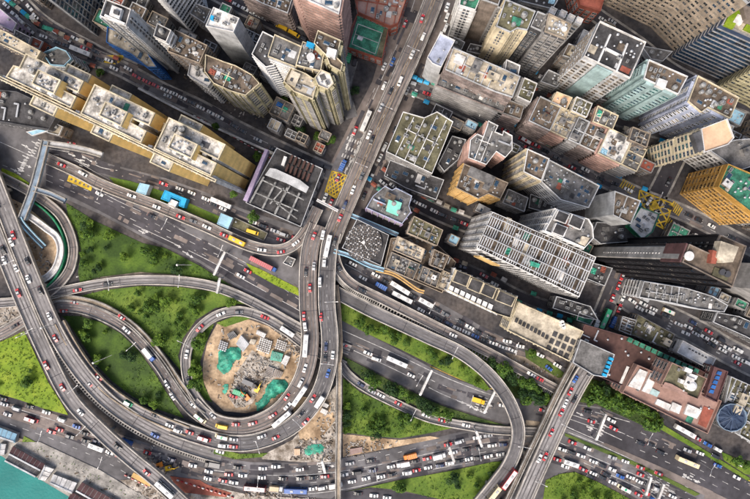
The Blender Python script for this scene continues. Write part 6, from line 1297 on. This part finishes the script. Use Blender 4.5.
# ------------------------------------------------------------------ round building site and the others
def cloth(px, z, label, name='tarpaulin', m='tarp', amp=1.0, cat='tarpaulin'):
    p = ccw([at(x, y, 1).to_2d() for x, y in px]); p = [Vector(q) for q in catmull([Vector((*q, 0)) for q in p + [p[0]]], 3)][:-1]; p = [(q.x + rnd.uniform(-.5, .5), q.y + rnd.uniform(-.5, .5)) for q in p]
    xs = [q[0] for q in p]; ys = [q[1] for q in p]; st = .75; mb = MB(); idx = {}
    def vid(i, j):
        if (i, j) not in idx:
            x = min(xs) + i * st; y = min(ys) + j * st; e = edge_dist((x, y), p) if inside((x, y), p) else 0
            h = z * min(1, e / 2.5) + amp * min(1, e / 2) * (.5 * math.sin(x * .9 + y * .5) + .35 * math.sin(y * 1.7 - x * .8) + .3 * math.sin(x * 2.3) * math.cos(y * 2.1)); idx[(i, j)] = len(mb.v); mb.v.append((x, y, .35 + max(0, h)))
        return idx[(i, j)]
    for i in range(int((max(xs) - min(xs)) / st)):
        for j in range(int((max(ys) - min(ys)) / st)):
            if inside((min(xs) + (i + .5) * st, min(ys) + (j + .5) * st), p): mb.f.append((vid(i, j), vid(i + 1, j), vid(i + 1, j + 1), vid(i, j + 1))); mb.m.append(0)
    o = mb.build(name, M[m], smooth=True); tag(o, label, cat)
cloth([(219, 352), (228, 349), (237, 346), (242, 350), (240, 358), (233, 363), (228, 372), (222, 374), (217, 367), (218, 358)], 1.6, 'large wrinkled green tarpaulin on the left of the round site')
cloth([(223, 386), (229, 384), (228, 390), (224, 394)], .6, 'small green tarpaulin scrap on earth, lower left of the round site')
cloth([(270, 382), (277, 379), (286, 381), (290, 388), (288, 392), (280, 394), (272, 399), (264, 407), (258, 412), (256, 404), (263, 396), (266, 388)], 1.6, 'large green tarpaulin at the lower right of the round site')
cloth([(304, 451), (309, 446), (318, 444), (324, 448), (321, 453), (312, 455), (306, 455)], .9, 'green and white mottled tarpaulin on the site beside the footbridge')
def crate(px, z1, label, m, name='container', cat='container', ribs=True):
    p = wpoly(px, z1); c0 = Vector((sum(q[0] for q in p) / 4, sum(q[1] for q in p) / 4, .1)); root = empty(name, c0, 0, label, cat)
    mb = MB(); mb.prism(p, .1, z1); mb.build('body', M[m], root, c0); a, b, c, d = [Vector((*q, z1)) for q in p[:4]]
    if (b - a).length < (c - b).length: a, b, c, d = b, c, d, a
    mb = MB(); n = max(3, int((b - a).length / .8))
    for i in range(n + 1): t = i / n; mb.bar(a.lerp(b, t) + Vector((0, 0, .04)), d.lerp(c, t) + Vector((0, 0, .04)), .12, .1)
    mb.build('roof_rib', M['lgrey'], root, c0)
crate([(257, 330), (266, 334), (264, 338), (256, 334)], 2.8, 'white site cabin at the top of the round site', 'roofwhite', 'site_cabin', 'cabin')
crate([(251, 339), (256, 340), (254, 345), (249, 343)], 2.6, 'small cream site cabin beside the pale shed', 'rcream', 'site_cabin', 'cabin')
crate([(241, 335), (249, 344), (243, 352), (236, 344)], 2.8, 'large pale site shed right of the upper left tarpaulin', 'lgrey', 'site_shed', 'shed')
crate([(227, 334), (233, 331), (237, 336), (230, 340)], 2.6, 'grey stack of site panels at the upper left of the round site', 'rgrey', 'site_shed', 'shed')
crate([(285, 355), (290, 357), (286, 366), (281, 363)], 2.8, 'upright white site cabin at the right of the round site', 'roofwhite', 'site_cabin', 'cabin')
crate([(272, 351), (283, 354), (281, 362), (270, 360)], 2.7, 'green roofed site cabin in the middle right of the round site', 'tarp', 'site_cabin', 'cabin')
crate([(322, 408), (328, 411), (326, 415), (320, 412)], 2.6, 'white cabin left of the long footbridge, the upper one', 'roofwhite', 'site_cabin', 'cabin')
crate([(323, 402), (329, 405), (327, 408), (322, 406)], 2.6, 'short white cabin above another left of the long footbridge', 'roofwhite', 'site_cabin', 'cabin')
crate([(294, 449), (300, 449), (300, 455), (294, 455)], 1.6, 'tan timber crate on the site under the loop', 'peach', 'crate', 'crate')
crate([(350, 449), (362, 447), (362, 452), (350, 455)], 1.2, 'brown timber platform on bare earth right of the long footbridge', 'rosy', 'timber_platform', 'platform')
crate([(268, 366), (275, 369), (271, 378), (264, 374)], 1.4, 'brown planked pit cover in the round site', 'taupe', 'pit_cover', 'pit cover')
crate([(274, 368), (283, 372), (280, 378), (272, 376)], 1.4, 'second brown planked pit cover beside the right tarpaulin', 'taupe', 'pit_cover', 'pit cover')
NUMW = ['one', 'two', 'three', 'four', 'five', 'six', 'seven', 'eight']
for gi, (ox, oy, nx, ny, lb) in enumerate([(261, 338, 6, 7, 'white storage unit in the checkered block at the centre top of the round site'), (278, 340, 5, 5, 'white storage unit in the checkered block at the right of the round site'), (221, 341, 4, 5, 'pale steel pallet in the jumble left of the large shed')]):
    pm_ = None
    for i in range(nx):
        for j in range(ny):
            p = at(ox + i * 2.1 - j * .55 + (j % 2) * .2, oy + i * .75 + j * 1.9, 1)
            if pm_ is None:
                pm_ = MB(); pm_.box((0, 0), (1, 0), .42, .36, 0, 1.1); pm_.box((0, 0), (1, 0), .3, .26, 1.1, 1.2); ob = pm_.build('storage_unit', M['roofwhite' if gi < 2 else 'lgrey'])
            else: ob = pm0.copy(); COL.objects.link(ob)
            pm0 = ob; ob.location = (p.x, p.y, .35); ob.rotation_euler = (0, 0, -.35 + rnd.uniform(-.06, .06)); tag(ob, lb.replace('white storage unit in', f'storage unit, row {NUMW[j]}, place {NUMW[i]} of').replace('pale steel pallet in', f'steel pallet, row {NUMW[j]}, place {NUMW[i]} of').replace(' of the round site', ''), 'storage unit', lb.replace('unit', 'units').replace('pallet', 'pallets'))
# loose materials: planks, pipes, heaps (one mass nobody could count)
mb = MB(); mb2 = MB(); mb3 = MB()
def scatter(px, n, f):
    p = wpoly(px, .3); xs = [q[0] for q in p]; ys = [q[1] for q in p]; k = 0
    while k < n:
        q = (rnd.uniform(min(xs), max(xs)), rnd.uniform(min(ys), max(ys)))
        if inside(q, p): f(q); k += 1
def junk(q):
    a = rnd.uniform(0, 3.14); r = rnd.random(); t = rnd.choice((mb, mb2, mb3))
    t.box(q, (math.cos(a), math.sin(a)), rnd.uniform(.3, 1.1) if r > .6 else rnd.uniform(.2, .6), rnd.uniform(.1, .4), .12, .3 + rnd.random() * .4)
for px, n in [([(222, 326), (262, 326), (292, 346), (298, 372), (280, 400), (240, 410), (208, 392), (206, 350)], 130), ([(235, 375), (255, 352), (275, 362), (265, 385), (240, 408), (228, 398)], 330), ([(300, 438), (332, 438), (333, 460), (290, 460)], 190), ([(310, 400), (334, 392), (335, 440), (322, 440)], 90), ([(345, 442), (365, 440), (365, 456), (345, 458)], 80), ([(366, 442), (398, 441), (392, 450), (366, 455)], 30), ([(120, 488), (160, 478), (190, 500), (140, 505)], 150), ([(12, 196), (30, 222), (55, 272), (44, 282), (38, 262)], 70), ([(150, 440), (175, 470), (165, 474), (140, 462)], 50), ([(272, 325), (298, 345), (299, 372), (290, 352)], 70), ([(0, 306), (18, 308), (18, 320), (0, 324)], 40), ([(20, 446), (80, 466), (130, 492), (110, 498), (80, 478), (50, 462)], 45), ([(250, 488), (300, 497), (330, 499), (240, 499)], 70), ([(120, 30), (200, 70), (320, 140), (240, 120)], 90), ([(505, 355), (560, 375), (555, 385), (515, 368)], 60)]: scatter(px, n, junk)
for b_, m_, n_ in ((mb, 'conc', 'building_rubble'), (mb2, 'conc_light', 'pale_site_scrap'), (mb3, 'rbrown', 'timber_scrap')):
    o = b_.build(n_, M[m_]); tag(o, {'building_rubble': 'grey loose rubble and blocks lying over the building sites', 'pale_site_scrap': 'pale loose boards and bags lying over the building sites', 'timber_scrap': 'brown loose timber lying over the building sites'}[n_], 'debris', None, 'stuff')
def excavator(x, y, ang, label, col='yellow'):
    root = empty('excavator', at(x, y, .3), R(ang), label, 'excavator')
    for s in (-1, 1): mb = MB(); mb.box((0, s * 1.1), (1, 0), 1.9, .3, 0, .8, 0, .9); mb.build('track', M['black'], root)
    mb = MB(); mb.box((-.4, 0), (1, 0), 1.5, 1.2, .9, 2.0); mb.build('body', P[col], root); mb = MB(); mb.box((.5, .6), (1, 0), .7, .5, 2.0, 2.9, 0, .85); mb.build('cab', M['glass'], root)
    mb = MB(); mb.bar((.8, -.2, 1.8), (3.6, -.2, 3.6), .4); mb.build('boom', P[col], root); mb = MB(); mb.bar((3.6, -.2, 3.6), (5, -.2, 1.4), .3); mb.build('arm', P[col], root); mb = MB(); mb.box((5.1, -.2), (1, 0), .4, .5, .7, 1.5); mb.build('bucket', M['dmetal'], root)
excavator(170, 467, 10, 'yellow excavator beside the left viaduct end'); excavator(160, 464, 200, 'orange excavator with long boom beside the left viaduct end', 'orange'); excavator(258, 388, 60, 'yellow excavator in the lower part of the round site'); excavator(247, 396, 130, 'orange excavator among rubble in the round site', 'orange')
for i, (x, y, ty, lb) in enumerate([(250, 383, '8', 'black flatbed truck parked inside the round site'), (240, 392, '6', 'green truck parked inside the round site'), (234, 396, 'r', 'red car parked inside the round site'), (253, 232, 'Y', 'yellow van parked in the fenced yard by the kiosk')]):
    o = copy_tree(PO[ty]) if ty in PO else PROTO[ty][0](); o.location = at(x, y, .4 if i < 3 else 1.3); o.rotation_euler = (0, 0, -.4 + i * .03); tag(o, lb, PROTO[ty][2])
# striped barriers: red and white blocks along the shore works
bmesh = None; bi_ = {}
for i, (x, y) in enumerate([(126 + 3.4 * k, 475 + 1.7 * k) for k in range(7)] + [(178 + 4.2 * k, 480 + 1.3 * k) for k in range(14)] + [(195 + 3.6 * k, 116 + 2.0 * k) for k in range(30)]):
    if bmesh is None: b1 = MB(); b1.box((0, 0), (1, 0), .75, .25, 0, .9, 0, .8); w1 = b1.build('barrier', [P['red']]); b2 = MB(); b2.box((0, 0), (1, 0), .75, .25, 0, .9, 0, .8); w2 = b2.build('barrier', [P['white']]); bmesh = (w1.data, w2.data); bpy.data.objects.remove(w1); bpy.data.objects.remove(w2)
    grp = 0 if i < 7 else (1 if i < 21 else 2); o = bpy.data.objects.new('barrier', bmesh[i % 2]); COL.objects.link(o); o.location = at(x, y, .35); o.rotation_euler = (0, 0, -.42)
    bi_[(grp, i % 2)] = bi_.get((grp, i % 2), -1) + 1
    tag(o, ORDW[min(14, bi_[(grp, i % 2)])] + (' red' if i % 2 == 0 else ' white') + [' plastic barrier by the yellow strip near the left viaduct end', ' plastic barrier along the red shore works at the bottom', ' plastic barrier along the kerb of the long top street'][grp], 'barrier', ['barriers near the viaduct end', 'barriers along the red works', 'barriers along the long top street'][grp])
mb = MB(); mb.box(at(142, 479, .3)[:2], (.88, -.47), 5.5, 1.3, .1, 1.0); tag(mb.build('site_platform', M['gold']), 'yellow work platform under the end of the left viaduct', 'platform')
sl_ = empty('rail_wall', at(230, 135, 0), 0, 'long white topped wall running between the long top street and the ochre housing estate', 'wall'); C_, a_, b_2 = ribbon([(138, 88, 2.5), (170, 105, 2.5), (210, 125, 2.5), (250, 143, 2.5), (290, 160, 2.5), (324, 172, 2.5)], 2.0, None, 6)
mb = MB(); strip(mb, a_, b_2); lo = lambda L_: [Vector((p.x, p.y, 0)) for p in L_]; strip(mb, lo(a_), a_); strip(mb, b_2, lo(b_2)); mb.build('wall', M['roofwhite'], sl_, at(230, 135, 0))

# ------------------------------------------------------------------ trees and undergrowth
def leaf_quads(mb, c, r, n, size, rg, flat_=.75):
    for _ in range(n):
        while True:
            v = Vector((rg.uniform(-1, 1), rg.uniform(-1, 1), rg.uniform(-.9, 1)))
            if v.length <= 1: break
        v = v.normalized() * (v.length ** .45); p = Vector(c) + Vector((v.x * r, v.y * r, v.z * r * flat_))
        nrm = (v + Vector((rg.uniform(-.8, .8), rg.uniform(-.8, .8), rg.uniform(.1, 1.1)))).normalized()
        t = nrm.cross(Vector((rg.uniform(-1, 1), rg.uniform(-1, 1), rg.uniform(-1, 1)))).normalized(); b = nrm.cross(t); s = size * rg.uniform(.5, 1.25)
        mb.face([p - t * s, p - b * s * .55, p + t * s, p + b * s * .55])
TREE = {}
def tree_proto(kind, vi):
    rg = random.Random(vi * 31 + ord(kind)); hgt = {'a': 6.2, 'b': 6.8, 'c': 4.8}[kind]; rad = {'a': 2.7, 'b': 2.9, 'c': 2.1}[kind]
    root = empty('tree'); mb = MB(); mb.cyl((0, 0), .22, 0, hgt * .6, 7, 0, .12)
    cl = []
    for i in range(9):
        a = rg.uniform(0, 6.28); q = rg.uniform(.25, .8) * rad; z = hgt * rg.uniform(.5, .86) - q * .25; e = Vector((q * math.cos(a), q * math.sin(a), z)); mb.bar((0, 0, hgt * .32), e, .12); cl.append((e, rg.uniform(.30, .55) * rad))
    cl.append((Vector((0, 0, hgt * .8)), rad * .5)); mb.build('trunk', M['bark'], root)
    mb = MB()
    for e, r in cl: leaf_quads(mb, e, r, int(150 * (r / rad) ** 1.3 * 2.2), .36, rg)
    mb.build('crown', M['leaf_' + kind], root); return root
for kd in 'abc':
    for vi in range(3): TREE[(kd, vi)] = [tree_proto(kd, vi), False]
def put_tree(kd, vi, loc, s, rz, lb, grp):
    t = TREE[(kd, vi)]
    o = t[0] if not t[1] else copy_tree(t[0]); t[1] = True
    o.location = loc; o.scale = (s, s, s * rnd.uniform(.9, 1.1)); o.rotation_euler = (0, 0, rz); tag(o, lb, 'tree', grp); return o
TL_ = {}
und = {'a': MB(), 'b': MB(), 'c': MB()}; ntree = 0; tr = random.Random(5)
KD = {'a': 'leafy green', 'b': 'dark', 'c': 'bright'}
for gi, (px, gm, td, sd, kinds, txt) in enumerate(GRASS):
    p = wpoly(px, .3); A = abs(area(p)); xs = [q[0] for q in p]; ys = [q[1] for q in p]; pts = []
    if td > 0:
        want = int(A * td / (62 if td < 1.35 else 56)); tries = 0; cen = [(tr.uniform(min(xs), max(xs)), tr.uniform(min(ys), max(ys))) for _ in range(4)]
        while len(pts) < want and tries < want * 40:
            tries += 1; q = (tr.uniform(min(xs), max(xs)), tr.uniform(min(ys), max(ys)))
            if not inside(q, p) or edge_dist(q, p) < 1.6: continue
            if td < 1 and min((q[0] - c[0]) ** 2 + (q[1] - c[1]) ** 2 for c in cen) > (11 + 10 * td) ** 2 and tr.random() < .8: continue
            if any((q[0] - u[0]) ** 2 + (q[1] - u[1]) ** 2 < (6.5 if td < 1.35 else 9) for u in pts): continue
            pts.append(q); kd = tr.choice(kinds + kinds[0]); s = tr.uniform(.5, 1.25) if td < 1.35 else tr.uniform(1.0, 1.8)
            if ntree >= 275: continue
            TL_.setdefault((kd, txt), []).append(put_tree(kd, tr.randrange(3), (q[0], q[1], .2), s, tr.uniform(0, 6.28), 'x', f'{KD[kd]} trees on {txt}')); ntree += 1
    n = int(A * sd * 1.5)
    for _ in range(n):
        q = (tr.uniform(min(xs), max(xs)), tr.uniform(min(ys), max(ys)))
        if not inside(q, p): continue
        f = math.sin(q[0] * .11 + gi) + math.sin(q[1] * .13 + q[0] * .05) + tr.uniform(-.8, .8)
        if f < -.2 and td < 1: continue
        b_ = und[tr.choice(kinds + 'ac')]
        leaf_quads(b_, (q[0], q[1], .5), tr.uniform(.4, .9), 5, .34, tr, .8)
for k, b_ in und.items(): tag(b_.build('undergrowth', M['leaf_' + k]), {'a': 'mid green low shrubs and weeds covering the verges', 'b': 'dark green low shrubs covering the shaded verges', 'c': 'fresh yellow green weeds and shrubs over the lawns'}[k], 'undergrowth', None, 'stuff')
for (kd, txt), l in TL_.items():
    l.sort(key=lambda o: o.location.x)
    for i, o in enumerate(l): o['label'] = f'{KD[kd]} leafy tree on {txt}' if len(l) == 1 else (f'{ORDW[i]} {KD[kd]} tree from the left on {txt}' if len(l) < 14 and len(txt.split()) < 9 else f'{KD[kd]} tree in the canopy of {txt}')
# single larger trees
for x, y, s, kd, lb in [(255, 218, 1.35, 'a', 'single dark round tree at the street side under the truss hall'), (593, 392, 2.2, 'a', 'big dark tree at the bridge foot, left of the mall trees'), (607, 397, 2.3, 'a', 'big dark tree, middle one in front of the rosy building'), (620, 404, 2.0, 'a', 'big tree in front of the rosy building corner'), (648, 418, 2.4, 'a', 'large round green tree hanging over the dark highway'), (601, 386, 1.7, 'b', 'tree against the brown mall wall'), (638, 406, 1.5, 'a', 'smaller tree beside the rosy building wall'),
    (303, 91, 1.0, 'a', 'small tree between the cream towers and the street'), (355, 92, 1.0, 'b', 'round tree beside the parked cars under the ball court'), (286, 104, 1.1, 'a', 'tree at the foot of the cream towers'), (331, 142, 1.2, 'a', 'tree at the street corner below the cream towers'), (302, 131, 1.0, 'b', 'dark tree in the garden below the cream towers'), (218, 92, 1.2, 'b', 'dark tree at the foot of the olive cream tower'), (318, 137, .9, 'a', 'small tree in the garden near the street corner'),
    (102, 74, .9, 'a', 'small tree below the top left yellow box'), (259, 158, 1.1, 'a', 'tree at the ochre end wall beside the truss hall'), (217, 127, .8, 'a', 'small tree between the long white wall and the estate'), (235, 195, .9, 'a', 'small tree at the right foot of the ochre estate'), (187, 172, .7, 'a', 'small tree at the foot of the lower ochre wings'), (2, 118, 1.2, 'c', 'tree at the left edge above the highway'), (456, 14, 1.1, 'c', 'bright tree between the avenue and white slab tower'), (454, 24, .9, 'c', 'bright small tree under the white slab tower'),
    (732, 457, 1.2, 'a', 'tree on the kerb at the right edge'), (741, 462, 1.0, 'a', 'second tree on the kerb at the right edge'), (531, 352, 1.0, 'a', 'tree below the cream hall'), (710, 16, 1.3, 'b', 'dark tree beside the blue glass tower'), (684, 22, 1.2, 'b', 'dark tree left of the blue glass tower'), (168, 300, 1.5, 'c', 'fresh bright tree at the top of the middle lawn'), (232, 303, 1.3, 'c', 'bright tree near the ring ramp top'), (162, 338, 1.8, 'c', 'bright round tree beside the sweeping ramp'), (112, 236, 1.4, 'c', 'bright tree on the lawn under the highway'), (93, 223, 1.2, 'c', 'bright tree at the left tip of the upper lawn')]:
    put_tree(kd, tr.randrange(3), at(x, y, .2), s * (1 if s < 1.6 else .9), tr.uniform(0, 6), lb, 'single larger trees')
for t in TREE.values():
    if not t[1]:
        for c in t[0].children: bpy.data.objects.remove(c)
        bpy.data.objects.remove(t[0])
print('vehicles', len(vlist), 'trees', ntree, 'objects', len(bpy.data.objects))
